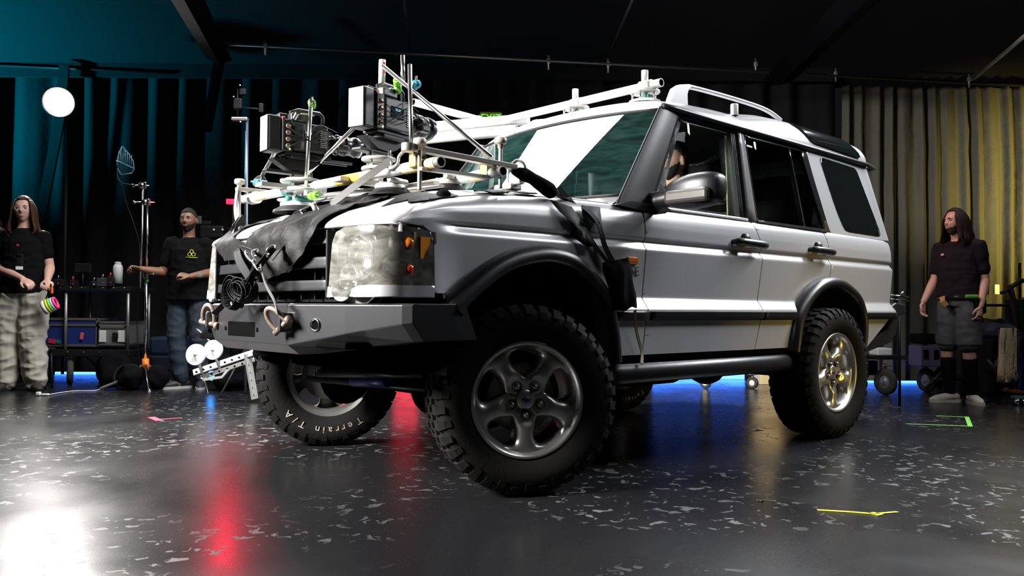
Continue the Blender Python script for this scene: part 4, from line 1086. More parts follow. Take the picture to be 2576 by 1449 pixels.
    mb = MB(); mb.bbox(Q(.00, .04, .185), (.02 * s, .03 * s, .018 * s), .004); rp('red_plug', mb, 'red', bx)
    # cables
    for k in range(4):
        a = Q(.02, .055, .05 + .03 * k); b = Q(.18 + .03 * k, .07, .17 - .02 * k); c2 = Q(.30, .05, .15 - .03 * k)
        mb = MB(); mb.tube([Vector(p) for p in spl([a, a + V3(0, .03 * s, -.01), (a + b) / 2 + V3(0, .035, -.02 - .01 * k), b, c2], 6)], .0028, 6); rp('cable', mb, 'rubber_s', t)
    # base plate, head and sliding plate
    mb = MB(); mb.bbox(Q(.14, 0, .012), (.26 * s, .09 * s, .018 * s), .004); mb.bbox(Q(.12, 0, -.008), (.15 * s, .11 * s, .02 * s), .006); mb.tube([Q(.02, .03, -.002), Q(.40, .03, -.002)], .0075, 8); mb.tube([Q(.02, -.03, -.002), Q(.40, -.03, -.002)], .0075, 8)
    rp('dovetail_plate', mb, 'black_m', t); 
    mb = MB(); mb.prism([(-.05, -.02), (.22, -.02), (.17, -.055), (.12, -.075), (.04, -.070), (.0, -.05)], -.03, .03, lambda u, v, d: Q(u, d, v)); rp('head_cradle', mb, 'black_m', t)
    mb = MB(); mb.bbox(Q(.03, 0, -.085), (.22 * s, .06 * s, .014 * s), .004); rp('head_plate', mb, 'black_m', t)
    return t
c1 = pcar(662, 330, y=-.20); c2 = pcar(888, 270, y=.20)
cam1 = cine('a', 'cinema camera on the far side, the lower of the two over the hood', (c1.x - .083, -.20, c1.z - .105), 0, .93, yaw=-.05)
cam2 = cine('b', 'cinema camera nearer the lens, higher of the two, big grey battery label', (c2.x - .083, .20, c2.z - .105), 0, 1.0, .056, yaw=.27)
# round mounting plates under the cameras
for nm, p, z0, z1, lab in (('1', (c1.x - .20, -.20), c1.z - .21, 0, 'clear round mounting plate stack below the far camera'), ('2', (c2.x - .14, .20), c2.z - .215, 0, 'white round mounting plates below the nearer camera')):
    t = rig('mounting_plate', lab, 'mounting plate', (p[0], p[1], z0 - .15))
    for k, dz in enumerate((0, -.045)):
        mb = MB(); r = .098 if nm == '1' else .078; mb.lathe([(0, .0), (r, 0), (r * 1.03, -.005), (r * 1.03, -.011), (r, -.015), (0, -.015)], (p[0], p[1], z0 + dz), (0, 0, 1), 36); rp('round_plate', mb, mat('clear_plastic', (.45, .45, .42), .25, coat=.3), t)
    for a in range(4): mb = MB(); an = a * PI / 2 + .4; mb.tube([(p[0] + .06 * math.cos(an), p[1] + .06 * math.sin(an), z0 + .03), (p[0] + .06 * math.cos(an), p[1] + .06 * math.sin(an), z0 - .06)], .008, 8); rp('plate_bolt', mb, 'steel', t)
    mb = MB(); mb.tube([(p[0], p[1], z0 - .05), (p[0], p[1], 1.36)], .022, 14); mb.box((p[0] + .05, p[1], 1.365), (.34, .07, .02)); rp('mount_post', mb, 'alum', t)
# stainless rods bracing the cameras
def rod(a, b, lab, r=.0098, m='steel', grp='bracing rods of the hood rig'):
    mb = MB(); mb.tube([a, b], r, 12); return tag(rp('brace_rod', mb, m, None), lab, 'rod', grp)
rod(pcar(655, 450, x=.50), pcar(749, 283, y=-.105), 'slanting steel rod from blue clamp up to the far camera')
rod(pcar(768, 492, x=.53), pcar(783, 249, x=.52), 'upright steel rod standing before the far camera')
rod(pcar(723, 486, x=.50), pcar(905, 308, y=.06), 'long slanting steel rod between the two cameras')
rod(pcar(1035, 408, x=.48), pcar(1031, 163, x=.42), 'tall upright steel rod in front of the nearer camera', .0095)
rod(pcar(963, 166, y=.24), pcar(1238, 397, x=.12), 'long steel rod slanting down from camera top to windscreen', .0095)
mb = MB(); a, b = pcar(960, 222, y=.16), pcar(962, 151, y=.16); mb.tube([a, b], .0165, 16)
o = tag(rp('upright_pipe', mb, 'alum', None), 'white upright pipe with red tape on top of the nearer camera', 'pipe')
mb = MB(); mb.tube([a.lerp(b, .5), a.lerp(b, .9)], .0172, 16, cap=False); rp('tape_wrap', mb, mat('red_marks', (.75, .25, .28), .6), o)
mb = MB(); mb.tube([pcar(1014, 215, y=.14), pcar(1013, 139, y=.14)], .0105, 12); tag(rp('upright_pipe', mb, 'steel', None), 'thin upright pipe beside the red-taped one', 'pipe')
# coloured grip clamps
def clamp(p, col, lab, ax=(0, 1, 0), s=1.):
    s *= .78
    t = rig('grip_clamp', lab, 'clamp', p, 'grip clamps')
    ax = Vector(ax).normalized(); p = Vector(p); u = V3(0, 0, 1) if abs(ax.z) < .9 else V3(1, 0, 0); w = ax.cross(u)
    for sg in (-1, 1):
        mb = MB(); mb.lathe([(.012 * s, -.020 * s), (.024 * s, -.016 * s), (.024 * s, -.006 * s), (.020 * s, 0), (.024 * s, .006 * s), (.024 * s, .016 * s), (.012 * s, .020 * s)], p + ax * .026 * s * sg, ax, 14); rp('clamp_jaw', mb, col, t)
    mb = MB(); mb.tube([p - ax * .065 * s, p + ax * .065 * s], .008 * s, 10); mb.tube([p + u * .045 * s, p - u * .03 * s], .006 * s, 8); rp('clamp_bolt', mb, 'steel', t)
clamp(pcar(790, 492, x=.52), 'lime', 'lime green clamp at the foot of the upright rod on the front pipe')
clamp(pcar(785, 262, y=-.12), 'lime', 'lime green clamp on top of the far camera', (.6, 1, 0))
clamp(pcar(1000, 215, y=.24), 'lime', 'green clamp on top of the nearer camera', (.5, .6, .5))
clamp(pcar(1047, 212, y=.34), 'blue_a', 'blue clamp beside the tall rod at the nearer camera', (.7, .8, -.3), 1.1)
clamp(pcar(655, 461, x=.56), 'blue_a', 'blue wing clamp at the far end of the front pipe', (-.7, .7, -.15), 1.0)
clamp(pcar(728, 492, x=.53), 'teal', 'teal clamp on the front pipe above the suction cup', (0, .5, 1), .9)
mb = MB(); a = pcar(655, 455, x=.50); mb.sphere(a, (.03, .04, .03), 14); tag(rp('round_handle', mb, 'black', None), 'round black handle above the far blue clamp', 'handle')

# ---- straps, hooks and ratchets
def ratchet(c, ax, side, lab, s=1.):
    t = rig('ratchet_buckle', lab, 'ratchet', c, 'ratchet buckles')
    c = Vector(c); ax = Vector(ax).normalized(); side = Vector(side); side = (side - ax * side.dot(ax)).normalized(); n = ax.cross(side)
    R = Matrix((ax, side, n)).transposed()
    for sg in (-1, 1):
        mb = MB(); mb.prism([(-.07 * s, -.012), (.06 * s, -.012), (.075 * s, .012), (.05 * s, .034), (-.02 * s, .03), (-.07 * s, .008)], .026 * sg - .0015, .026 * sg + .0015, lambda u, v, d: c + ax * u + n * v + side * d); rp('side_plate', mb, 'black_m', t)
    mb = MB(); mb.tube([c - side * .034, c + side * .034], .014, 12); mb.tube([c + ax * .06 - side * .03, c + ax * .06 + side * .03], .006, 8); rp('spool', mb, 'steel_d', t)
    mb = MB(); mb.strap([c + n * .02, c + ax * .05 + n * .035, c + ax * .11 + n * .045], .048, .010, side); rp('lever', mb, 'black_m', t)
    return t
def webp(pts, w, side, lab, m='web', th=.004, k=6, grp='tie-down straps'):
    mb = MB(); mb.strap([Vector(p) for p in spl(pts, k)], w, th, side); return tag(rp('tie_down_strap', mb, m, None), lab, 'strap', grp)
sh1 = V3(.93, .37, .785); sh2 = V3(.92, -.47, .785)
webp([pcar(985, 402, x=.50), pcar(906, 458, x=.57), pcar(832, 514, x=.62)], .030, (0, .5, 1), 'grey strap running from pipe hook down to the ratchet over the hood', 'web_g')
ratchet(pcar(795, 528, x=.66), (.5, -.62, -.35), (.3, .3, 1), 'black ratchet buckle above the hood front, near the lamp')
webp([pcar(765, 560, x=.76), pcar(722, 610, x=.83), pcar(690, 650, x=.90)], .038, (.2, 1, .3), 'black strap below the ratchet across the grille')
webp([pcar(690, 622, x=.90), pcar(655, 665, x=.93), pcar(622, 710, x=.94), pcar(585, 745, x=.93), pcar(538, 790, x=.93)], .026, (1, 0, .6), 'dark strap crossing the grille to the far shackle')
webp([pcar(655, 665, x=.94), pcar(668, 715, x=.93), pcar(690, 757, x=.93), pcar(698, 790, x=.92)], .024, (.3, 1, .2), 'pale grey strap hooked into the near shackle', 'web_g')
webp([pcar(598, 470, x=.60), pcar(592, 520, x=.62), pcar(598, 562, x=.66)], .032, (0, 1, .3), 'pale strap hanging from the far clamping bar', mat('pale_webbing', (.25, .245, .24), .7))
ratchet(pcar(602, 578, x=.72), (.2, .1, -1), (.1, 1, 0), 'black ratchet buckle hanging at the far hood corner')
webp([pcar(592, 600, x=.76), pcar(600, 650, x=.88), pcar(622, 690, x=.93), pcar(640, 720, x=.93)], .040, (0, 1, .2), 'black strap hanging over the far half of the grille')
webp([pcar(600, 620, x=.80), pcar(640, 640, x=.90), pcar(625, 700, x=.95), pcar(605, 740, x=.95)], .030, (.4, 1, 0), 'loose black strap end over the grille')
for p, q_, lb in (((618, 632), (636, 660), 'steel snap hook at the strap crossing, leftmost'), ((640, 652), (650, 680), 'steel snap hook low in the strap crossing'), ((646, 628), (640, 650), 'steel snap hook at the top of the strap crossing'), ((690, 618), (672, 646), 'steel snap hook at the strap crossing, rightmost')):
    mb = MB(); a, b = pcar(*p, x=.93), pcar(*q_, x=.95); m_ = (a + b) / 2 + V3(.015, 0, .006)
    mb.tube([Vector(v) for v in spl([a + V3(0, .012, -.012), a, m_, b, b + V3(0, .010, .012)], 5)], .0045, 8); tag(rp('strap_hook', mb, 'steel', None), lb, 'hook', 'snap hooks over the grille')
# coil of webbing
t = rig('strap_coil', 'coiled black strap bundle resting against grille above the bumper', 'strap', (.93, -.28, .80))
cc = pcar(606, 735, x=.94)
for k, (dy, dz, ra, rb, tilt) in enumerate(((-.055, -.005, .065, .075, .2), (.045, .01, .075, .055, -.3), (.01, .0, .09, .045, .1))):
    pts = []; n = 60
    for i in range(n + 1):
        a = 2 * PI * 2.6 * i / n; r = 1 - .32 * i / n
        pts.append(cc + V3(.02 * math.sin(a * .5 + k), dy + ra * r * math.cos(a + k), dz + rb * r * math.sin(a + k) + tilt * .03 * math.cos(a)))
    mb = MB(); mb.strap(pts, .034, .003, (1, .2 * (k - 1), .25)); rp('webbing_loop', mb, 'web', t)
# near-side strap: hook at the bar end, padded sleeves, ratchet, down the fender to the sill
mb = MB(); mb.tube([Vector(p) for p in spl([pcar(1284, 418, x=.03), pcar(1300, 404, x=.0), pcar(1318, 412, x=-.02), pcar(1322, 432, x=-.03)], 6)], .0065, 8); tag(rp('wire_hook', mb, 'steel_d', None), 'bent wire hook at the near end of the clamping bar', 'hook')
mb = MB(); mb.tube([Vector(p) for p in spl([pcar(983, 425, x=.50), pcar(1000, 412, x=.49), pcar(1005, 392, x=.48), pcar(1030, 368, x=.50)], 6)], .007, 8); mb.tube([pcar(980, 416, x=.50) + V3(0, .016 * math.cos(i * PI / 6), .016 * math.sin(i * PI / 6)) for i in range(13)], .005, 8); tag(rp('wire_hook', mb, 'steel_d', None), 'bent wire hook between grey strap and clamping bar', 'hook')
mb = MB()
cen = [pcar(*p, x=x) for p, x in (((1288, 430), .02), ((1310, 436), -.02), ((1335, 447), -.06), ((1358, 462), -.11), ((1378, 476), -.16), ((1392, 492), -.20))]
mb.tube([Vector(p) for p in spl(cen, 6)], [interp(i, [0, 4, 8, 13, 18, 24, 28, 30], [.012, .026, .036, .030, .036, .040, .032, .012]) for i in range(31)], 14, flat=(1.05, .85))
tag(rp('padded_sleeve', mb, 'cloth_b', None), 'lumpy black padded sleeve above the near edge of the hood', 'padding')
r2 = pcar(1428, 505, y=.80)
ratchet(r2, (-.45, .25, -.55), (.5, .9, 0), 'black ratchet buckle on the near fender top', 1.1)
webp([pcar(1390, 486, x=-.20), pcar(1410, 495, x=-.24), r2], .034, (.3, 1, 0), 'short black strap into the fender ratchet')
fpt = lambda px, py, o=.012: (lambda p: V3(p.x, Vector(body(s_x(p.x), max(.55, p.z))).y + o, p.z))(pcar(px, py, y=.89))
webp([r2 + V3(0, .03, -.02), fpt(1462, 560, .02), fpt(1500, 625, .02), fpt(1535, 672, .03)], .020, (1, 0, .3), 'narrow strap lying down the front fender')
webp([fpt(1470, 520, .03), fpt(1500, 560, .03), fpt(1515, 620, .03), fpt(1540, 668, .035)], .030, (1, 0, .3), 'wider loose strap end hanging down the front fender')
webp([fpt(1572, 780, .05), fpt(1590, 830, .03), fpt(1607, 885, .03), pcar(1614, 915, y=.945)], .016, (1, 0, 0), 'brownish strap tail below the black bag tied to the rock slider', mat('brown_webbing', (.10, .07, .04), .7))
# frayed cloth pieces of the fender strap
t = rig('cloth_rag', 'torn black cloth hanging around the strap on the near fender', 'cloth', (-.35, .90, 1.0))
for poly in ([(1470, 515), (1515, 520), (1519, 585), (1505, 560), (1490, 560), (1480, 600), (1465, 560)], [(1395, 500), (1440, 520), (1470, 560), (1490, 620), (1475, 622), (1440, 590), (1450, 575), (1410, 530)], [(1440, 590), (1462, 575), (1488, 615), (1470, 622)]):
    P_ = [fpt(x, y, .025) for x, y in poly]; c = sum((Vector(p) for p in P_), V3(0, 0, 0)) / len(P_)
    mb = MB(); n = len(P_); vs = [c + V3(0, .012, 0)] + [p + V3(0, .010 * math.sin(i * 2.3), 0) for i, p in enumerate(P_)]
    mb.add(vs, [(0, i + 1, (i + 1) % n + 1) for i in range(n)], 0, True)
    o = rp('cloth_piece', mb, 'gaffer', t); md = o.modifiers.new('sol', 'SOLIDIFY'); md.thickness = .003
# black bag hung on the strap
mb = MB(); tl, tr, br, bl = [pcar(x, y, y=.965) for x, y in ((1528, 660), (1591, 648), (1616, 772), (1556, 786))]
N = 12; vs = []
for side in (0, 1):
    for j in range(N + 1):
        for i in range(N + 1):
            u, v = i / N, j / N; p = tl.lerp(tr, u).lerp(bl.lerp(br, u), v)
            bulge = .035 * (1 - (2 * u - 1) ** 4) * (1 - (2 * v - 1) ** 6) * (1 if v > .1 else .6)
            p = p + V3(.004 * math.sin(9 * v + 4 * u), (bulge + .004 * math.sin(14 * u + 5 * v)) * (1 if side == 0 else -1) - .03, .006 * math.sin(11 * u) * (v > .9)); vs.append(p)
M1 = N + 1; fs = []
for j in range(N):
    for i in range(N):
        a = j * M1 + i; fs.append((a, a + 1, a + M1 + 1, a + M1)); b = a + M1 * M1; fs.append((b, b + M1, b + M1 + 1, b + 1))
ring = [i for i in range(M1)] + [j * M1 + N for j in range(1, M1)] + [N * M1 + i for i in range(N - 1, -1, -1)] + [j * M1 for j in range(N - 1, 0, -1)]
for k in range(len(ring)): a, b = ring[k], ring[(k + 1) % len(ring)]; fs.append((a, b, b + M1 * M1, a + M1 * M1))
mb.add(vs, fs, 0, True); tag(rp('weight_bag', mb, 'cloth_b', None), 'black cloth bag hanging on the strap over the front fender', 'bag')

# ---- black gaffer sheets and cloth protecting the hood (following its surface)
def hoodsheet(poly, name, lab, off=.006, wr=.010, m='gaffer', grp=None, seed=0, th=.003):
    """poly in (y, x) hood coordinates; x beyond the nose hangs down the front"""
    def S(y, x):
        yy = max(-.80, min(.80, y)); xf = nose_x(yy)
        if x < xf - .001: z = hz(x, yy); return (x, y, z)
        d = x - xf; return (xf + .004 + min(d, .02), y, hz(xf - .0015, yy) - d)
    def wrk(y, x): return wr * (noise.noise(Vector((y * 14, x * 9, seed))) + .5 * noise.noise(Vector((y * 30, x * 22, seed + 3)))) + wr * .6
    mb = MB(); panel(mb, S, poly, .022, .022, th, off=off, usn=wrk)
    return tag(rp(name, mb, m, None), lab, 'cloth' if name != 'gaffer_tape' else 'tape', grp)
def nose_x(y): return hood_nose(y)
hoodsheet([(.02, .42), (.25, .36), (.50, .46), (.56, .56), (.52, .66), (.50, .80), (.42, .90), (.30, .98), (.12, 1.02), (-.10, .98), (-.06, .86), (.04, .74), (.0, .62)], 'protective_cloth', 'crumpled black cloth draped over hood edge and grille', .008, .022, m='gaffer')
hoodsheet([(-.56, .55), (-.44, .50), (-.40, .62), (-.36, .74), (-.30, .80), (-.10, .84), (-.10, .92), (-.36, .90), (-.52, .80), (-.60, .66)], 'gaffer_tape', 'grey-black tape strips at the far front of the hood', .004, .006, grp='tape on the hood', seed=2)
hoodsheet([(.56, .38), (.80, .32), (.80, .47), (.77, .55), (.70, .50), (.655, .60), (.62, .50), (.54, .48)], 'gaffer_tape', 'grey-black tape over the hood corner behind the lamp', .004, .005, grp='tape on the hood', seed=4)
hoodsheet([(.66, .02), (.79, .04), (.79, .12), (.75, .2), (.68, .14)], 'gaffer_tape', 'black tape under the rear clamping rod', .004, .008, grp='tape on the hood', seed=6)
hoodsheet([(.64, -.20), (.785, -.14), (.785, -.02), (.70, .0), (.62, -.06)], 'gaffer_tape', 'black tape between clamping rod and fender strap', .004, .010, grp='tape on the hood', seed=8)
mb = MB(); p = V3(.37, .765, hood_edge(.37) + .006); mb.sphere(p, (.035, .03, .028), 12); mb.sphere(p + V3(-.05, .005, -.008), (.03, .02, .012), 10); tag(rp('tape_ball', mb, 'cloth_b', None), 'scrunched black tape ball on the hood edge by the first rod', 'tape')

# ---- pipes on the roof
def rpipe(a, b, lab, r=.024, m='alum', hollow=True):
    mb = MB(); 
    if hollow: mb.pipe(a, b, r, r * .8, 22, 0, 1)
    else: mb.tube([a, b], r, 20)
    return tag(rp('roof_pipe', mb, [M[m], M['under']], None), lab, 'pipe', 'white pipes of the roof rig')
M['pipe_w'] = mat('white_pipe', (.62, .62, .60), .45, .1)
rA, rB = V3(-1.30, .575, 2.072), V3(-1.30, -1.10, 2.088)
rpipe(rB, rA, 'white pipe across the front of the roof', .0245, 'pipe_w')
rpipe(pcar(1040, 257, y=-1.06), pcar(1312, 330, y=-1.10), 'white pipe running along the far roof edge', .0245, 'pipe_w')
rpipe(pcar(1330, 300, y=-.62), pcar(1040, 324, y=-1.35), 'thick pale tube behind the roof pipes, upper of two', .038, 'pipe_w', False)
rpipe(pcar(1300, 327, y=-.66), pcar(1040, 352, y=-1.35), 'thick pale tube behind the roof pipes, lower of two', .038, 'pipe_w', False)
for y, lab in ((.455, 'round suction mount with upright post at the near roof corner'), (-.10, 'round suction mount with upright post at the middle of the roof')):
    z0 = roof(-1.30, math.asin(min(1, abs(y) / .762)) / (PI / 2))[2]
    t = rig('roof_mount', lab, 'mount', (-1.30, y, z0), 'suction mounts on the roof')
    mb = MB(); mb.tube([(-1.30, y, z0 + .03), (-1.30, y, 2.165)], .020, 16); rp('mount_post', mb, 'alum', t)
    mb = MB(); mb.lathe([(.0, .062), (.085, .062), (.088, .058), (.088, .052), (.085, .048), (0, .048)], (-1.30, y, z0 + .005), (0, 0, 1), 30); rp('round_plate', mb, 'alum', t)
    mb = MB(); mb.lathe([(.095, -.01), (.09, .006), (.05, .014), (0, .014)], (-1.30, y, z0), (0, 0, 1), 30); rp('rubber_cup', mb, 'white', t)
    for k in range(5):
        a = k * 2 * PI / 5 + .3; mb = MB(); mb.tube([(-1.30 + .07 * math.cos(a), y + .07 * math.sin(a), z0), (-1.30 + .07 * math.cos(a), y + .07 * math.sin(a), z0 + .055)], .0065, 8); rp('plate_bolt', mb, 'steel', t)
    mb = MB(); mb.bbox((-1.30, y + .02, z0 + .025), (.05, .05, .03), .006); rp('pump_valve', mb, 'teal', t)
    mb = MB(); mb.tube([(-1.30, y - .03, 2.076), (-1.30, y + .05, 2.074)], .031, 18); rp('pipe_coupler', mb, 'alum', t)
mb = MB(); mb.tube([(-1.30, -1.03, 2.10), (-1.30, -1.10, 2.092)], .035, 14); mb.tube([(-1.30, -1.06, 2.02), (-1.30, -1.06, 2.16)], .018, 12); mb.tube([(-1.25, -1.07, 2.03), (-1.22, -1.12, 2.02)], .012, 8)
tag(rp('pipe_clamp', mb, 'alum', None), 'swivel clamp joining the two white roof pipes', 'clamp')
# ================================================================ people
def meld_obj(name, mb, m, parent, voxel=.006, smooth=4, fold=0., fseed=0, fscale=9., dec=0):
    """fuse overlapping shapes of mb (parent-local coordinates) into one continuous skin"""
    me = bpy.data.meshes.new('tmp'); me.from_pydata([tuple(v) for v in mb.v], [], mb.f)
    bm = bmesh.new(); bm.from_mesh(me); bmesh.ops.remove_doubles(bm, verts=bm.verts, dist=1e-5); bmesh.ops.recalc_face_normals(bm, faces=bm.faces); bm.to_mesh(me); bm.free()
    ob = bpy.data.objects.new('tmp', me); COL.objects.link(ob)
    r = ob.modifiers.new('r', 'REMESH'); r.mode = 'VOXEL'; r.voxel_size = voxel; r.use_smooth_shade = True
    if smooth: q = ob.modifiers.new('s', 'SMOOTH'); q.factor = .5; q.iterations = smooth
    nm = bpy.data.meshes.new_from_object(ob.evaluated_get(bpy.context.evaluated_depsgraph_get()))
    bpy.data.objects.remove(ob); bpy.data.meshes.remove(me)
    n = len(nm.vertices)
    if fold:
        co = np.empty(n * 3); nm.vertices.foreach_get('co', co); no = np.empty(n * 3); nm.vertices.foreach_get('normal', no); co = co.reshape(-1, 3); no = no.reshape(-1, 3)
        for i in range(n):
            p = co[i]; v = noise.noise(Vector((p[0] * fscale, p[1] * fscale, p[2] * fscale * 1.6 + fseed))); w = noise.noise(Vector((p[0] * fscale * 2.2 + 5, p[1] * fscale * 2.2, p[2] * fscale * 2.6 + fseed)))
            co[i] += no[i] * fold * ((1 - abs(v) * 3.2) * .7 + w * .6)
        nm.vertices.foreach_set('co', co.reshape(-1))
    nm.name = name; nm.materials.clear(); nm.materials.append(M[m] if isinstance(m, str) else m)
    nm.polygons.foreach_set('use_smooth', [True] * len(nm.polygons)); nm.update()
    o = bpy.data.objects.new(name, nm); COL.objects.link(o); o.parent = parent; o.matrix_local = Matrix.Identity(4); WM[o.name] = WM[parent.name].copy()
    return o
def limb(mb, pts, rs, n=14, flat=None, k=5):
    P = spl([list(p) + [r] for p, r in zip(pts, rs)], k)
    q = [Vector(p[:3]) for p in P]; rr = [p[3] for p in P]
    mb.tube(q, rr, n, flat=flat); 
    mb.sphere(q[0], rr[0] * .98, 12); mb.sphere(q[-1], rr[-1] * .98, 12)
def hand(mb, w, d, nrm, curl=.5, sgn=1, s=1.):
    """w wrist, d direction of the hand, nrm back of the hand, sgn side of the thumb"""
    d = Vector(d).normalized(); nrm = Vector(nrm); nrm = (nrm - d * nrm.dot(d)).normalized(); sd = d.cross(nrm) * sgn
    w = Vector(w)
    mb.tube([w - d * .01, w + d * .03, w + d * .065, w + d * .09], [.026 * s, .034 * s, .040 * s, .038 * s], 12, flat=(1, .42), up=nrm)
    for i, (o, L) in enumerate(((.030, .068), (.010, .078), (-.010, .072), (-.029, .056))):
        p = w + d * .085 + sd * o * s; pts = [p]; a = curl * .5; st = L / 3
        for k in range(3):
            dd = d * math.cos(a) - nrm * math.sin(a) + sd * (o * 1.2); p = p + dd.normalized() * st * (1.15, 1, .8)[k]; pts.append(p); a += curl * .9
        mb.tube(pts, [.0095 * s, .0088 * s, .0082 * s, .0068 * s], 8); mb.sphere(pts[-1], .0068 * s, 8)
    p = w + d * .025 + sd * .030 * s; mb.tube([p - sd * .012, p + sd * .018 + d * .022 - nrm * .008, p + sd * .026 + d * .048 - nrm * .018, p + sd * .022 + d * .068 - nrm * .026], [.014, .012, .010, .008], 8)
def headpt(a, b, jaw=1., grow=0.):
    """a: azimuth from face (-y), b: elevation"""
    x = math.sin(a) * math.cos(b); y = -math.cos(a) * math.cos(b); z = math.sin(b)
    rx, ry, rz = .076, .096, .118
    X, Y, Z = x * rx, y * ry, z * rz
    if z < 0:
        k = (-z) ** 1.4; X *= 1 - .26 * k * jaw; Y = Y * (1 - .10 * k) - .012 * k
        if y > 0: Y *= 1 - .35 * k
    if y < 0:
        f = -y; Y += .006 * f * (1 - abs(x))
        g = lambda cx, cz, sx_, sz_: math.exp(-((X - cx) / sx_) ** 2 - ((Z - cz) / sz_) ** 2)
        Y -= .024 * g(0, -.018, .011, .016) + .012 * g(0, .004, .008, .02) + .006 * g(0, -.022, .019, .009)      # nose
        Y += .009 * (g(.031, .008, .017, .011) + g(-.031, .008, .017, .011))                                     # eye sockets
        Y -= .005 * (g(.028, .026, .022, .007) + g(-.028, .026, .022, .007))                                     # brow
        Y -= .006 * g(0, -.052, .020, .006) + .007 * g(0, -.064, .018, .006); Y += .005 * g(0, -.058, .022, .003)   # lips
        Y -= .010 * g(0, -.098, .022, .016)                                                                     # chin
        Y -= .004 * (g(.045, -.02, .018, .02) + g(-.045, -.02, .018, .02))                                       # cheeks
    v = Vector((X, Y, Z))
    return v + Vector((x, y, z)).normalized() * grow
def head_mb(mb, c, R, s=1., jaw=1., n=64, m=44):
    vs = []; fs = []
    for i in range(m + 1):
        b = PI / 2 - PI * i / m
        for j in range(n): vs.append(c + R @ (headpt(2 * PI * j / n, b, jaw) * s))
    for i in range(m):
        for j in range(n):
            a, b = i * n + j, i * n + (j + 1) % n; fs.append((a, b, b + n, a + n))
    mb.add(vs, fs, 0, True)
    for sg in (-1, 1): mb.sphere(c + R @ (Vector((sg * .079, .010, -.008)) * s), (.010 * s, .017 * s, .030 * s), 12, rot=R @ Matrix.Rotation(.25, 3, 'X'))
def hair_cap(par, c, R, m, s=1., grow=.012, line=.55, back=-.35, side=.1, name='hair', messy=.004, strands=None, sr=.010, long=.25, center=True, front_open=.62):
    mb = MB(); n, mm = 56, 40; vs = []; keep = set()
    for i in range(mm + 1):
        b = PI / 2 - PI * i / mm
        for j in range(n):
            a = 2 * PI * j / n; p = headpt(a, b, 1, grow + messy * noise.noise(Vector((math.sin(a) * 5, math.cos(a) * 5, b * 6))))
            vs.append(c + R @ (p * s))
            aa = min(a, 2 * PI - a)      # 0 at the face
            lim = interp(aa, [0, front_open, front_open + .35, 1.75, 2.3, PI], [line, line - .05, side + .25, side, back, back])
            if b > lim: keep.add(i * n + j)
    fs = []
    for i in range(mm):
        for j in range(n):
            a, b = i * n + j, i * n + (j + 1) % n
            if a in keep and b in keep and a + n in keep and b + n in keep: fs.append((a, b, b + n, a + n))
    mb.add(vs, fs, 0, True)
    rnd = random.Random(3)
    if strands:
        for k in range(strands):
            a = lerp(front_open + .15, 2 * PI - front_open - .15, k / (strands - 1)) + rnd.uniform(-.05, .05)
            p0 = headpt(a, .75, 1, grow * .8); p1 = headpt(a, .15, 1, grow * 1.5); o = Vector((p1.x, p1.y, 0)).normalized()
            L = long * rnd.uniform(.8, 1.1); w = rnd.uniform(0, 6)
            p2 = p1 + o * .018 + Vector((0, 0, -L * .45)) ; p3 = p1 + o * (.020 + .02 * rnd.random()) + Vector((.010 * math.sin(w), .01 * math.cos(w), -L * .8)); p4 = p1 + o * (.03 * rnd.random()) + Vector((.02 * math.sin(w + 2), 0, -L))
            if o.y < 0: p2.y += .01; p3.y += .015
            P = [c + R @ (Vector(q) * s) for q in spl([p0, p1, p2, p3, p4], 4)]
            mb.tube(P, [sr * interp(i / (len(P) - 1), [0, .2, .7, 1], [.7, 1.25, 1.1, .25]) for i in range(len(P))], 6, flat=(1.5, .7))
    o_ = mb.build(name, m, par, WM[par.name]); md = o_.modifiers.new('sol', 'SOLIDIFY') if not strands else None
    if md: md.thickness = .004; md.offset = -1
    return o_
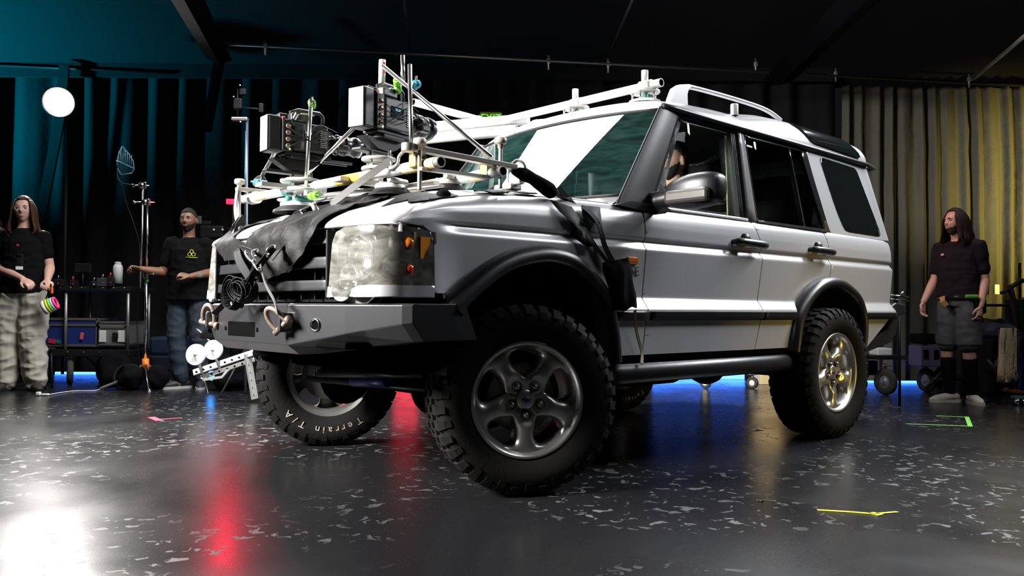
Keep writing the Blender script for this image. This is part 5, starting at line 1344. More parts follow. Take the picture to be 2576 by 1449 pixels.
def face_bits(par, c, R, s=1., brow=(.05, .03, .02), beard=None, bm=None, lip=(.45, .18, .15)):
    for sg in (-1, 1):
        mb = MB(); mb.sphere(c + R @ (Vector((sg * .031, -.0768, .008)) * s), (.0125 * s, .0095 * s, .0068 * s), 12); e = mb.build('eye', mat('eye_white', (.34, .31, .29), .35) if 'eyew' not in M else M['eyew'], par, WM[par.name]); M['eyew'] = e.data.materials[0]
        mb = MB(); mb.sphere(c + R @ (Vector((sg * .031, -.0838, .008)) * s), (.0052 * s, .0038 * s, .0056 * s), 8); mb.build('pupil', 'black', e, WM[par.name])
        mb = MB(); mb.tube([c + R @ (Vector((sg * x, y, z)) * s) for x, y, z in ((.014, -.0965, .026), (.030, -.096, .032), (.048, -.086, .027))], [.003, .0042, .002], 6); mb.build('eyebrow', mat('brow', brow, .9), par, WM[par.name])
    mb = MB(); mb.tube([c + R @ (Vector((x, y, -.058)) * s) for x, y in ((-.022, -.087), (-.01, -.0955), (.01, -.0955), (.022, -.087))], [.002, .0042, .0042, .002], 6, flat=(1, 1.2)); mb.build('lips', mat('lips', lip, .5), par, WM[par.name])
    if beard:
        mb = MB(); n, mm = 60, 44; vs = []; keep = set()
        for i in range(mm + 1):
            b = PI / 2 - PI * i / mm
            for j in range(n):
                a = 2 * PI * j / n; vs.append(c + R @ (headpt(a, b, 1, beard[0] + .002 * noise.noise(Vector((a * 9, b * 9, 0)))) * s)); aa = min(a, 2 * PI - a)
                top = interp(aa, [0, .22, .3, .6, 1.2, 1.45, 1.6], [-.44, -.44, -.36, -.42, -.20, .05, -1.6])
                mouth = aa < .26 and -.56 < b < -.44
                if b < top and not mouth and aa < 1.6: keep.add(i * n + j)
        fs = []
        for i in range(mm):
            for j in range(n):
                a, b = i * n + j, i * n + (j + 1) % n
                if a in keep and b in keep and a + n in keep and b + n in keep: fs.append((a, b, b + n, a + n))
        mb.add(vs, fs, 0, True); mb.build('beard', bm, par, WM[par.name])
def Rz(a): return Matrix.Rotation(a, 3, 'Z')
def person(label, loc, rot, H, J, skin, build=1., headturn=0., headtilt=0., jaw=1., group=None, legs=True):
    s = H / 1.75
    t = thing('person', label, 'person', loc, rot, group)
    S = lambda p: Vector(p) * s
    mb = MB(); w = build
    hip, chest, neck = S(J.get('hip', (0, 0, .95))), S(J.get('chest', (0, 0, 1.28))), S(J.get('neck', (0, -.005, 1.49)))
    mb.tube([hip - Vector((0, 0, .05)), hip + (chest - hip) * .3, chest, chest + (neck - chest) * .55, neck - (neck - chest) * .12], [.125 * w * s, .118 * w * s, .142 * w * s, .135 * s * w, .07 * s], 18, flat=(1.12, .72), up=(0, -1, 0))
    mb.sphere(hip, (.155 * w * s, .11 * w * s, .11 * s), 16)
    hc = S(J['head']) if 'head' in J else neck + Vector((0, -.02, .155)) * s
    limb(mb, [neck - (neck - chest) * .15, neck, hc + Vector((0, .012, -.07)) * s], [.066 * s, .056 * s, .055 * s])
    HR = Rz(headturn) @ Matrix.Rotation(headtilt, 3, 'X')
    head_mb(mb, hc, HR, s, jaw)
    for sd in ('L', 'R'):
        sh, el, wr = [S(q) for q in J['arm' + sd]]
        limb(mb, [sh, sh.lerp(el, .4), el], [.058 * s * w, .050 * s * w, .041 * s * w]); limb(mb, [el, el.lerp(wr, .3), wr], [.042 * s * w, .043 * s * w, .027 * s])
        hd = J['hand' + sd]; hand(mb, wr, hd[0], hd[1], hd[2], hd[3], s * 1.05)
        if legs:
            h, k, a = [S(q) for q in J['leg' + sd]]
            limb(mb, [h, h.lerp(k, .4), k], [.088 * w * s, .080 * w * s, .056 * w * s]); limb(mb, [k, k.lerp(a, .3), a], [.054 * w * s, .056 * w * s, .036 * s])
            limb(mb, [a, a + Rz(J.get('toe' + sd, 0)) @ Vector((0, -.035, -.035)) * s], [.036 * s, .034 * s])
    body_ = meld_obj('body', mb, skin, t, .0055, 3)
    return t, hc, HR, s, S
def tee(t, J, S, s, m, w=1., sleeve=.55, drop=.86, fold=.006, seed=0, slw=1.):
    mb = MB(); hip, chest, neck = S(J.get('hip', (0, 0, .95))), S(J.get('chest', (0, 0, 1.28))), S(J.get('neck', (0, -.005, 1.49)))
    bot = S(J['hem']) if 'hem' in J else Vector((hip.x, hip.y, drop * s))
    mb.tube([bot, bot.lerp(chest, .35), chest.lerp(bot, .15), chest + (neck - chest) * .35, neck - (neck - chest) * .16, neck - (neck - chest) * .05], [.176 * w * s, .160 * w * s, .160 * w * s, .152 * s * w, .088 * s, .058 * s], 22, flat=(1.12, .87), up=(0, -1, 0))
    for sd in ('L', 'R'):
        sh, el, wr = [S(q) for q in J['arm' + sd]]; e = sh.lerp(el, sleeve + .12)
        limb(mb, [sh + (chest - sh) * .25, sh, sh.lerp(e, .5), e], [.070 * s * w, .067 * s * w, .060 * s * w * slw, .054 * s * w * slw])
    return meld_obj('t_shirt', mb, m, t, .0075, 5, fold, seed, 8.)
def pants(t, J, S, s, m, w=1., knee=None, fold=.008, seed=0, flare=1., name='trousers', end=.97, top=1.0, voxel=.008):
    mb = MB(); hip = S(J.get('hip', (0, 0, .95)))
    mb.tube([hip + Vector((0, 0, .045)) * s, hip, hip - Vector((0, 0, .07)) * s], [.138 * w * s, .150 * w * s, .150 * w * s], 20, flat=(1.15, .82), up=(0, -1, 0))
    for sd in ('L', 'R'):
        h, k, a = [S(q) for q in J['leg' + sd]]
        if end <= .5:
            e = h.lerp(k, end * 2); limb(mb, [h, h.lerp(e, .5), e.lerp(h, .06)], [.105 * w * s, .104 * w * flare * s, .097 * w * flare * s]); mb.tube([h.lerp(e, .6), e], [.103 * w * flare * s, .101 * w * flare * s], 18)
        else:
            e = k.lerp(a, (end - .5) * 2); limb(mb, [h, h.lerp(k, .5), k], [.105 * w * s, .100 * w * flare * s, .088 * w * flare * s]); limb(mb, [k, k.lerp(e, .5), e], [.088 * w * flare * s, .086 * w * flare * s, .074 * w * flare * s])
    return meld_obj(name, mb, m, t, voxel, 5, fold, seed, 7.)
def shoe(t, S, s, a, ang, m, sole, name='shoe', L=.27, high=False):
    a = S(a); R = Rz(ang); fwd = R @ Vector((0, -1, 0)); up = Vector((0, 0, 1)); g = Vector((a.x, a.y, 0)) 
    mb = MB()
    pts = [g + fwd * (-.065 * s) + up * .05 * s, g + fwd * .0 + up * .055 * s, g + fwd * .07 * s + up * .045 * s, g + fwd * .14 * s + up * .034 * s, g + fwd * (.185 * s) + up * .028 * s]
    mb.tube(pts, [.040 * s, .046 * s, .045 * s, .044 * s, .030 * s], 14, flat=(.98, .78), up=up); mb.sphere(pts[-1], (.03 * s, .03 * s, .022 * s), 10); mb.sphere(pts[0], (.037 * s, .037 * s, .035 * s), 10)
    mb.tube([a + up * (.05 if high else -.0) * s, g + up * .04 * s], [.046 * s, .05 * s], 14)
    sh = meld_obj(name, mb, m, t, .006, 3)
    mb = MB(); out_ = [(-.105, .0), (-.095, .032), (-.03, .040), (.05, .045), (.12, .048), (.18, .040), (.215, .0), (.18, -.040), (.12, -.046), (.05, -.043), (-.03, -.040), (-.095, -.032)]
    sd = fwd.cross(up); mb.prism(spl(out_, 3, True), 0, .024, lambda u, v, d: g + fwd * u * s + sd * v * s + up * d * s); mb.build('sole', sole, sh, WM[t.name])
    return sh
def xw(px, d): return (px - W_ / 2) / F_ * d
SK1 = mat('skin_fair', (.62, .36, .28), .55); SK2 = mat('skin_brown', (.22, .105, .06), .5); SK3 = mat('skin_tan', (.55, .30, .22), .55)
M['tee'] = mat('black_tshirt', (.006, .006, .0065), .9, spec=.05, bump=(60, .2, .003))

# --- woman at the left with tape rolls
J = dict(armL=((.155, 0, 1.41), (.215, .02, 1.12), (.26, -.17, 1.00)), armR=((-.155, 0, 1.41), (-.225, .0, 1.12), (.08, -.24, 1.01)),
         handL=((.1, -.8, -.35), (0, 0, 1), .8, -1), handR=((.8, -.4, -.45), (.2, -.6, .8), .8, 1),
         legL=((.085, 0, .90), (.10, -.03, .49), (.115, .01, .08)), legR=((-.085, 0, .90), (-.12, -.02, .49), (-.135, .02, .08)), toeL=.5, toeR=-.15)
wx = xw(58, 7.75)
t, hc, HR, s, S = person('person with long brown hair and glasses, black t-shirt and pale cargo trousers', (wx, 7.75, 0), .18, 1.79, J, SK1, 1.0, .12, 0, .8)
hair_cap(t, hc, HR, mat('brown_hair', (.05, .022, .011), .65, spec=.15, var=(40, .4)), s, .014, .74, -.6, -.2, strands=44, sr=.010, long=.27, front_open=.85)
face_bits(t, hc, HR, s, (.08, .04, .025), lip=(.5, .2, .2))
tee(t, J, S, s, 'tee', 1.03, .5, .88, .006, 1)
pants(t, J, S, s, mat('stone_cotton', (.50, .47, .40), .85), 1.08, flare=1.20, fold=.012, seed=4, end=.99)
for a, ang in (((.115, .01, .08), .5), ((-.135, .02, .08), -.15)): shoe(t, S, s, a, ang, mat('dark_shoe', (.03, .025, .022), .7), 'black')
mb = MB()
for sg in (-1, 1): mb.tube([hc + HR @ (Vector((sg * (.031 + .022 * math.cos(2 * PI * i / 16)), -.100, .006 + .016 * math.sin(2 * PI * i / 16))) * s) for i in range(17)], .0015, 5)
mb.tube([hc + HR @ (Vector((x, -.102, .010)) * s) for x in (-.009, .009)], .0015, 5)
for sg in (-1, 1): mb.tube([hc + HR @ (Vector((sg * .053, -.099, .010)) * s), hc + HR @ (Vector((sg * .080, -.02, .008)) * s)], .0015, 5)
mb.build('glasses', mat('clear_frame', (.7, .6, .62), .2), t, WM[t.name])
mb = MB(); mb.bbox((.02, -.135, 1.20), (.055, .03, .13), .008); mb.bbox((.02, -.15, 1.255), (.04, .02, .02), .004); mb.build('chest_pouch', 'black', t, WM[t.name])
mb = MB(); mb.box((.02, -.153, 1.135), (.06, .006, .03)); mb.build('id_card', 'white', t, WM[t.name])
mb = MB(); mb.box((-.0, -.145, 1.345), (.022, .006, .018)); mb.build('red_pin', 'red', t, WM[t.name])
# tape rolls hanging from the hand
T = WM[t.name]; base = T @ Vector((.30, -.22, .70))
tr = thing('tape_rolls', 'string of coloured tape rolls hanging from the hands of the long-haired person', 'tape', tuple(base))
ax = Vector((.75, .15, .35)).normalized(); c0 = base + Vector((-.05, 0, .07))
for k, (col, wd, r) in enumerate((((.75, .73, .68), .036, .066), ((.75, .70, .03), .022, .066), ((.25, .65, .08), .022, .064), ((.45, .72, .85), .020, .062), ((.85, .05, .22), .020, .060))):
    off = sum((.036, .022, .022, .020, .020)[:k]) + wd / 2
    mb = MB(); mb.lathe([(r, -wd / 2), (r, wd / 2), (r * .60, wd / 2), (r * .60, -wd / 2), (r, -wd / 2)], c0 + ax * off, ax, 24); mb.build('tape_roll', mat('tape', col, .5), tr)
mb = MB(); mb.tube([Vector(p) for p in spl([T @ Vector((.27, -.27, 1.00)), T @ Vector((.30, -.25, .92)), c0 + Vector((.02, 0, .08)), c0 + Vector((.02, 0, 0))], 5)], .006, 6); mb.build('cord_loop', 'black', tr)
mb = MB(); mb.bbox(T @ Vector((.33, -.24, .93)), (.02, .02, .06), .006); mb.build('carabiner', 'orange', tr)

# --- bearded man holding the light stand
J = dict(armL=((.165, 0, 1.42), (.245, .03, 1.14), (.09, -.22, 1.09)), armR=((-.165, 0, 1.42), (-.245, .0, 1.13), (-.40, -.16, 1.16)),
         handL=((-.9, -.2, .15), (0, -.5, .9), 1.0, -1), handR=((-.8, -.6, .1), (-.3, .3, .9), 1.1, 1),
         legL=((.09, 0, .91), (.11, -.02, .50), (.125, .04, .08)), legR=((-.09, 0, .91), (-.10, -.03, .50), (-.06, .02, .08)), toeL=.25, toeR=-.5)
mx_ = xw(474, 8.05)
t, hc, HR, s, S = person('bearded person in black t-shirt with yellow emblem and dark jeans, hand on stand', (mx_, 8.05, 0), .05, 1.73, J, SK2, 1.05, -.05, 0, 1)
T = WM[t.name]
hair_cap(t, hc, HR, mat('black_hair', (.010, .008, .007), .8), s, .005, .62, -.5, .1, front_open=.75)
face_bits(t, hc, HR, s, (.012, .008, .006), (.004,), mat('black_beard', (.012, .008, .006), .9), (.20, .07, .05))
tee(t, J, S, s, 'tee', 1.06, .6, .86, .006, 2)
pants(t, J, S, s, mat('dark_denim', (.018, .028, .042), .8, var=(9, .35)), 1.0, flare=.98, fold=.008, seed=6)
for a, ang in (((.125, .04, .08), .25), ((-.06, .02, .08), -.9)):
    q = shoe(t, S, s, a, ang, mat('black_sneaker', (.02, .02, .022), .6), mat('sole_white', (.45, .45, .43), .6))
mb = MB(); R9 = Rz(-.9); g = S((-.06, .02, 0)); f_ = R9 @ Vector((0, -1, 0)); sd_ = R9 @ Vector((1, 0, 0))
for k in range(3): mb.tube([g + f_ * (.02 + .05 * k) - sd_ * .046 + Vector((0, 0, .03)), g + f_ * (.055 + .04 * k) - sd_ * .030 + Vector((0, 0, .075))], .004, 6)
mb.build('shoe_stripe', 'white', t, T)
mb = MB()   # three ring emblem and underline on the chest
for cx_, cz_ in ((0, .026), (-.019, -.002), (.019, -.002)): mb.tube([Vector((.075 + cx_ + .0165 * math.cos(2 * PI * i / 20), -.154 - .004 * abs(cx_) * 10, 1.305 + cz_ + .0165 * math.sin(2 * PI * i / 20))) * s for i in range(21)], .0028, 6)
mb.tube([Vector((.02, -.156, 1.275)) * s, Vector((.13, -.146, 1.272)) * s], .003, 6); mb.build('shirt_emblem', mat('yellow_print', (.70, .68, .04), .6), t, T)
mb = MB(); mb.tube([Vector((.135, -.165, 1.10)) * s, Vector((.155, -.135, 1.10)) * s], .031, 16, cap=False); mb.bbox(Vector((.145, -.185, 1.10)) * s, (.03, .012, .034), .004); mb.build('wrist_watch', mat('watch', (.30, .32, .32), .3, .5), t, T)

# --- long-haired man at the right, in profile
J = dict(armL=((.17, .02, 1.42), (.20, .07, 1.12), (.215, -.03, .88)), armR=((-.17, .0, 1.42), (-.21, -.02, 1.13), (-.20, -.22, .92)),
         handL=((.0, -.25, -.95), (1, 0, 0), .7, 1), handR=((.0, -.2, -.97), (-1, 0, 0), .6, -1),
         legL=((.085, 0, .92), (.10, -.02, .50), (.09, .06, .08)), legR=((-.085, 0, .92), (-.10, -.02, .50), (-.09, .0, .08)), toeL=.25, toeR=-.1)
J['head'] = (0, -.045, 1.645)
rx_ = xw(2412, 7.2)
t, hc, HR, s, S = person('person with long dark hair, black t-shirt, grey shorts and white shoes by yellow curtain', (rx_, 7.2, 0), -1.02, 1.665, J, SK3, .98, -.32, 0, 1)
T = WM[t.name]
hair_cap(t, hc, HR, mat('dark_hair', (.022, .011, .009), .65, spec=.12, var=(40, .4)), s, .014, .84, -.6, -.25, strands=42, sr=.011, long=.235, front_open=1.0)
face_bits(t, hc, HR, s, (.03, .015, .01), (.005,), mat('dark_beard', (.035, .016, .010), .9), (.40, .15, .13))
tee(t, J, S, s, mat('faded_black_tshirt', (.013, .010, .013), .9, spec=.08, bump=(60, .2, .003)), 1.03, .60, .945, .006, 5, 1.06)
pants(t, J, S, s, mat('grey_denim', (.065, .065, .068), .85, var=(12, .3)), 1.04, flare=1.0, fold=.006, seed=9, name='shorts', end=.47)
mb = MB()
for a, k in ((J['legL'][2], J['legL'][1]), (J['legR'][2], J['legR'][1])):
    a = S(a); k = S(k); limb(mb, [a - Vector((0, 0, .02)), a.lerp(k, .5), a.lerp(k, .74)], [.042 * s, .060 * s, .064 * s])
    so = MB(); limb(so, [a - Vector((0, 0, .02)), a.lerp(k, .5), a.lerp(k, .74)], [.043 * s, .061 * s, .064 * s]); meld_obj('sock', so, 'tee', t, .007, 2)
for a, ang in ((J['legL'][2], .85), (J['legR'][2], -.35)): shoe(t, S, s, a, ang, mat('cream_canvas', (.72, .66, .54), .75), mat('cream_sole', (.68, .62, .52), .6))
mb = MB(); mb.tube([Vector((.198 * math.cos(2 * PI * i / 28), .146 * math.sin(2 * PI * i / 28), .955)) * s for i in range(29)], .018, 8, flat=(.3, 1)); bl = mb.build('belt', mat('brown_belt', (.10, .025, .015), .6), t, T)
mb = MB(); mb.bbox(Vector((.175, -.10, .965)) * s, (.10, .04, .03), .008, Rz(.9)); mb.build('green_marker', 'lime', bl, T)
mb = MB(); mb.bbox(Vector((.19, .0, .88)) * s, (.05, .14, .13), .015); mb.build('tool_pouch', 'cloth_b', bl, T)
mb = MB(); mb.strap([Vector(p) * s for p in ((-.05, -.175, .965), (-.03, -.20, .92), (.0, -.185, .88))], .045, .006, (1, 0, 0)); mb.build('hanging_glove', mat('tan_leather', (.38, .20, .05), .7), bl, T)
mb = MB(); mb.sphere(Vector((-.06, -.150, 1.345)) * s, (.018, .005, .012), 8); mb.build('shirt_print', mat('pink_print', (.7, .25, .2), .6), t, T)

# --- person bending behind him
J = dict(hip=(0, .0, .66), chest=(0, .03, .98), neck=(0, .0, 1.16), head=(0, -.02, 1.31),
         armL=((.155, .02, 1.10), (.19, .06, .84), (.14, .0, .66)), armR=((-.155, .02, 1.10), (-.19, .06, .84), (-.14, .0, .66)),
         handL=((-.1, -.4, -.9), (1, 0, 0), .8, 1), handR=((.1, -.4, -.9), (-1, 0, 0), .8, -1),
         legL=((.09, 0, .64), (.10, -.42, .66), (.10, -.26, .32)), legR=((-.09, 0, .64), (-.10, -.40, .60), (-.10, -.30, .10)))
bx_ = xw(2432, 7.95)
t, hc, HR, s, S = person('seated person hidden behind the one in shorts, dark jeans knee and brown boot showing', (bx_, 7.95, 0), 1.62, 1.70, J, SK3, .95, 0, .2, 1)
T = WM[t.name]
hair_cap(t, hc, HR, mat('dark_hair2', (.02, .012, .01), .6), s, .010, .6, -.5, .0, front_open=.75)
J['hem'] = (0, .0, .62)
tee(t, J, S, s, 'tee', 1.0, .6, .8, .006, 7)
pants(t, J, S, s, mat('navy_denim', (.035, .042, .065), .8, var=(9, .35)), 1.0, flare=.98, fold=.008, seed=2, end=.95)
mb = MB(); a = S((.10, -.25, .29)); limb(mb, [a + Vector((0, 0, .03)), a + Vector((0, -.01, -.05)), a + Vector((0, -.10, -.10)), a + Vector((0, -.19, -.125))], [.05, .052, .048, .035]); bo = meld_obj('boot', mb, mat('brown_boot', (.22, .07, .02), .5), t, .006, 3)
mb = MB(); mb.strap([a + Vector((0, .05, -.115)), a + Vector((0, -.05, -.135)), a + Vector((0, -.22, -.165))], .085, .022, (1, 0, 0)); mb.build('sole', mat('tan_sole', (.45, .33, .2), .7), bo, T)
shoe(t, S, s, (-.10, -.30, .08), 0, mat('brown_boot2', (.20, .065, .02), .5), 'black', 'boot')
mb = MB(); mb.tube([S((.10, -.265, .345)), S((.10, -.258, .31))], .076, 16, cap=False); mb.build('turned_cuff', mat('pale_cuff', (.45, .42, .36), .8), t, T)

mb = MB(); mb.bbox((bx_, 7.95, .27), (.34, .34, .54), .02); tag(mb.build('seat_box', 'black'), 'black box serving as seat behind the person in shorts', 'box')
mb = MB(); mb.bbox((bx_ + .33, 7.93, .07), (.20, .16, .14), .01); tag(mb.build('foot_box', 'black'), 'small black box under the brown boot', 'box')
# --- person cut by the left edge
J = dict(armL=((.16, 0, 1.42), (.19, .03, 1.14), (.20, -.02, .88)), armR=((-.16, 0, 1.42), (-.2, .0, 1.13), (-.2, -.1, .9)),
         handL=((0, -.1, -1), (1, 0, 0), .6, 1), handR=((0, -.1, -1), (-1, 0, 0), .6, -1),
         legL=((.09, 0, .91), (.10, -.02, .50), (.11, .04, .08)), legR=((-.09, 0, .91), (-.10, -.03, .50), (-.11, .02, .08)))
ex_ = xw(-20, 8.8)
t, hc, HR, s, S = person('person in black cut off by the left edge, dark hair', (ex_, 8.8, 0), .4, 1.72, J, SK1, 1.0)
hair_cap(t, hc, HR, mat('hair_edge', (.02, .012, .01), .7), s, .012, .5, -.6, -.1, front_open=.6); face_bits(t, hc, HR, s)
tee(t, J, S, s, 'tee', 1.05, .6, .86, .006, 12); pants(t, J, S, s, 'tee', 1.0, fold=.006)
for a, ang in (((.11, .04, .08), .1), ((-.11, .02, .08), -.1)): shoe(t, S, s, a, ang, 'black', 'black')

# --- driver (car frame; facing the front of the car)
_h = pcar(1692, 405, y=.42); base = CAR @ Vector((_h.x, .42, _h.z - .695)); FR = math.radians(221.632) + PI / 2
J = dict(hip=(0, .0, .02), chest=(0, .06, .36), neck=(0, .03, .55), head=(0, -.0, .695), armL=((.17, .04, .49), (.22, -.12, .22), (.13, -.36, .22)), armR=((-.17, .04, .49), (-.22, -.12, .22), (-.13, -.36, .22)),
         handL=((-.2, -.5, .3), (.4, -.5, .8), 1.2, -1), handR=((.2, -.5, .3), (-.4, -.5, .8), 1.2, 1), legL=((.1, 0, .0), (.13, -.42, .04), (.12, -.55, -.30)), legR=((-.1, 0, .0), (-.13, -.42, .04), (-.12, -.55, -.30)))
DR = thing('person', 'person at the wheel inside the vehicle, short dark hair and beard', 'person', tuple(base), FR)
_t = thing; 
def _fake(*a, **k): return DR
thing = _fake
t, hc, HR, s, S = person('', (0, 0, 0), 0, 1.75, J, SK3, .98, -.15, 0, 1)
thing = _t
hair_cap(t, hc, HR, mat('driver_hair', (.012, .009, .008), .7), s, .012, .55, -.55, .1, front_open=.75, messy=.008)
face_bits(t, hc, HR, s, (.012, .009, .008), (.004,), mat('driver_beard', (.02, .012, .009), .9), (.3, .12, .1))
J['hem'] = (0, .0, .02)
tee(t, J, S, s, mat('dark_blue_shirt', (.02, .025, .035), .8), 1.0, .9, .0, .006, 15)
pants(t, J, S, s, 'tee', 1.0, fold=.004, end=.95)
# ================================================================ the stage around
def P3(px, py, d): return pw(px, py, d=d)
M['blue_glow'] = mat('blue_led', (.02, .05, .3), .5, emit=(.05, .18, 1.0), estr=7)
# open-faced spotlight on a tall stand at the left
lx = xw(155, 9.0); lz = P3(155, 265, 9.0).z
t = thing('spotlight', 'bright white spotlight burning high at the left', 'lamp', (lx, 9.0, 0))
c = Vector((lx, 8.86, lz)); tgt = Vector((-.4, 2.0, .6)); ax = (tgt - c).normalized()
ax = (Vector((-2.2, 0, .75)) - c).normalized()
mb = MB(); mb.lathe([(0, -.30), (.12, -.30), (.14, -.25), (.16, -.02), (.165, 0), (.157, 0), (.15, -.02)], c, ax, 28); mb.build('lamp_housing', 'black_m', t)
mb = MB(); mb.lathe([(0, -.012), (.145, -.012)], c, ax, 28); mb.build('lamp_lens', mat('lamp_white', (1, 1, 1), .4, emit=(1, .97, .92), estr=120), t)
mb = MB(); mb.tube([(lx, 9.05, .05), (lx, 9.05, lz - .2)], .017, 10); mb.build('stand_pole', 'black_m', t)
for k in range(3):
    a = k * 2 * PI / 3 + .5; mb = MB(); mb.tube([(lx, 9.05, .45), (lx + .45 * math.cos(a), 9.05 + .45 * math.sin(a), .02)], .012, 8); mb.build('leg', 'black_m', t)
sp_ = spot('spotlight_beam', tuple(c + ax * .01), tuple(c + ax), 650, 105, (1, .97, .93), .16, .8)
# exit sign
p = P3(1235, 297, 9.86)
t = thing('exit_sign', 'green lettered EXIT sign on the black drape above the roof pipes', 'sign', (p.x, p.y, p.z - .10))
mb = MB(); mb.bbox((p.x, p.y + .05, p.z), (.27, .14, .145), .02); mb.build('sign_plate', mat('sign_dim', (.16, .13, .05), .5, emit=(.10, .09, .01), estr=.5), t)
text_mb('EXIT', .120, lambda u, v, d: (p.x + u * 1.0, p.y - .024 - d, p.z - .040 + v), .004).build('sign_letters', mat('exit_green', (.05, .6, .05), .5, emit=(.12, 1, .08), estr=1.1), t)
# red tally lamp
p = P3(581, 507, 8.9); t = thing('indicator_light', 'small glowing red light box behind the far end of the hood pipes', 'light', (p.x, p.y, p.z - .03))
mb = MB(); mb.bbox(p, (.10, .03, .055), .01); mb.build('light_face', mat('red_glow', (.6, .02, .03), .4, emit=(1, .005, .02), estr=10), t)
spot('indicator_beam', (p.x, p.y - .05, p.z), (-.95, 3.2, 0), 28, 27, (1, .01, .05), .06, .6)
mb = MB(); mb.tube([(p.x + .02, p.y + .03, 0), (p.x + .02, p.y + .03, p.z)], .012, 8); mb.build('stand_pole', 'black_m', t)

def caster(par, x, y, r=.11, m='rubber_s', w=.06, ang=0., hub='steel_d'):
    ax = Vector((math.cos(ang), math.sin(ang), 0))
    mb = MB(); mb.lathe([(r * .5, -w * .4), (r * .85, -w / 2), (r, -w * .3), (r, w * .3), (r * .85, w / 2), (r * .5, w * .4)], (x, y, r), ax, 28); o = mb.build('caster_wheel', mat('knobby_rubber', (.045, .04, .035), .8, bump=(40, .8, .01)) if 'knob' not in M else M['knob'], par); M['knob'] = o.data.materials[0]
    mb = MB(); mb.lathe([(0, w * .45), (r * .2, w * .45), (r * .3, w * .3), (r * .52, w * .32)], (x, y, r), ax, 16); mb.lathe([(0, -w * .45), (r * .2, -w * .45), (r * .3, -w * .3), (r * .52, -w * .32)], (x, y, r), ax, 16); mb.build('wheel_hub', hub, o)
    mb = MB(); mb.tube([(x, y, r), (x, y, r * 2 + .05)], .012, 8); mb.bbox((x, y, r * 2 + .03), (.08, .08, .02), .004); mb.build('caster_fork', 'steel_d', o)
# --- equipment cart at the left
D = 8.45; x0, x1 = xw(95, D), xw(335, D)
t = thing('equipment_cart', 'black equipment cart on knobby wheels behind the long-haired person', 'cart', ((x0 + x1) / 2, D, 0))
zt = P3(200, 722, D).z; zl = P3(200, 880, D).z
mb = MB(); mb.bbox(((x0 + x1) / 2, D + .2, zt - .02), (x1 - x0, .55, .05), .008); mb.build('top_shelf', 'black_m', t)
mb = MB(); mb.bbox(((x0 + x1) / 2, D + .2, zl - .03), (x1 - x0, .55, .07), .008); lo_ = mb.build('lower_shelf', 'black_m', t)
for x in (x0 + .03, xw(172, D), x1 - .03):
    for y in (D - .04, D + .44): mb = MB(); mb.tube([(x, y, zl - .05), (x, y, zt)], .016, 10); mb.build('post', 'steel_d' if x != x0 + .03 else 'black_m', t)
mb = MB()
for k in range(9): mb.sphere((lerp(x0, x1, (k + .5) / 9), D - .08, zt - .01), .008, 6)
for k in range(5): mb.sphere((lerp(x0, x1, (k + 1.2) / 6), D - .08, zl - .02), .008, 6)
mb.build('rivets', 'chrome', t)
for x in (xw(183, D), x1 - .12, x0 + .1): caster(t, x, D - .02, .122, ang=.5)
caster(t, xw(183, D) + .1, D + .42, .122, ang=.2)
def case(px0, px1, py0, py1, d, label, panel_m, depth=.4):
    a, b = P3(px0, py1, d), P3(px1, py0, d); w, h = b.x - a.x, b.z - a.z; c = Vector(((a.x + b.x) / 2, d + depth / 2, a.z + h / 2))
    t = thing('flight_case', label, 'case', (c.x, c.y, a.z), 0, 'flight cases on the cart')
    mb = MB(); mb.bbox(c, (w, depth, h), .006); bd = mb.build('case_panel', panel_m, t)
    mb = MB(); e = .018
    for sx_ in (-1, 1):
        mb.box((c.x + sx_ * w / 2, d, c.z), (e * 1.6, e, h)); mb.box((c.x + sx_ * w / 2, d + depth, c.z), (e * 1.6, e, h))
        for sz_ in (-1, 1): mb.box((c.x + sx_ * w / 2, c.y, c.z + sz_ * h / 2), (e, depth, e))
    for sz_ in (-1, 1, .55): mb.box((c.x, d, c.z + sz_ * h / 2), (w, e, e * 1.3)); 
    mb.build('edge_rail', mat('case_alum', (.32, .32, .31), .4, .8) if 'calu' not in M else M['calu'], t); M['calu'] = bpy.data.materials['case_alum']
    return t, c, w, h, d
ca = case(92, 246, 803, 868, D, 'blue flight case with aluminium edges on the lower cart shelf', 'navy')
mb = MB(); p = P3(206, 845, D - .02); mb.box(p, (.035, .004, .07), Matrix.Rotation(.15, 3, 'Y')); mb.build('tape_label', mat('pink_label', (.7, .10, .16), .5), ca[0])
mb = MB(); p = P3(131, 858, D - .02); mb.box(p, (.075, .004, .045), Matrix.Rotation(.15, 3, 'Y')); mb.build('tape_label', 'red', ca[0])
mb = MB(); p = P3(148, 859, D - .02); mb.box(p, (.05, .004, .04)); mb.build('tape_label', 'teal', ca[0])
cb = case(248, 318, 811, 866, D, 'grey flight case with pale panels beside the blue one', mat('case_grey', (.20, .20, .20), .5))
for px_ in (258, 305): mb = MB(); mb.bbox(P3(px_, 846, D - .015), (.07, .012, .12), .01); mb.build('pale_panel', 'white', cb[0])
mb = MB(); mb.bbox(P3(290, 845, D - .02), (.06, .02, .07), .008); mb.build('case_latch', 'black_m', cb[0])
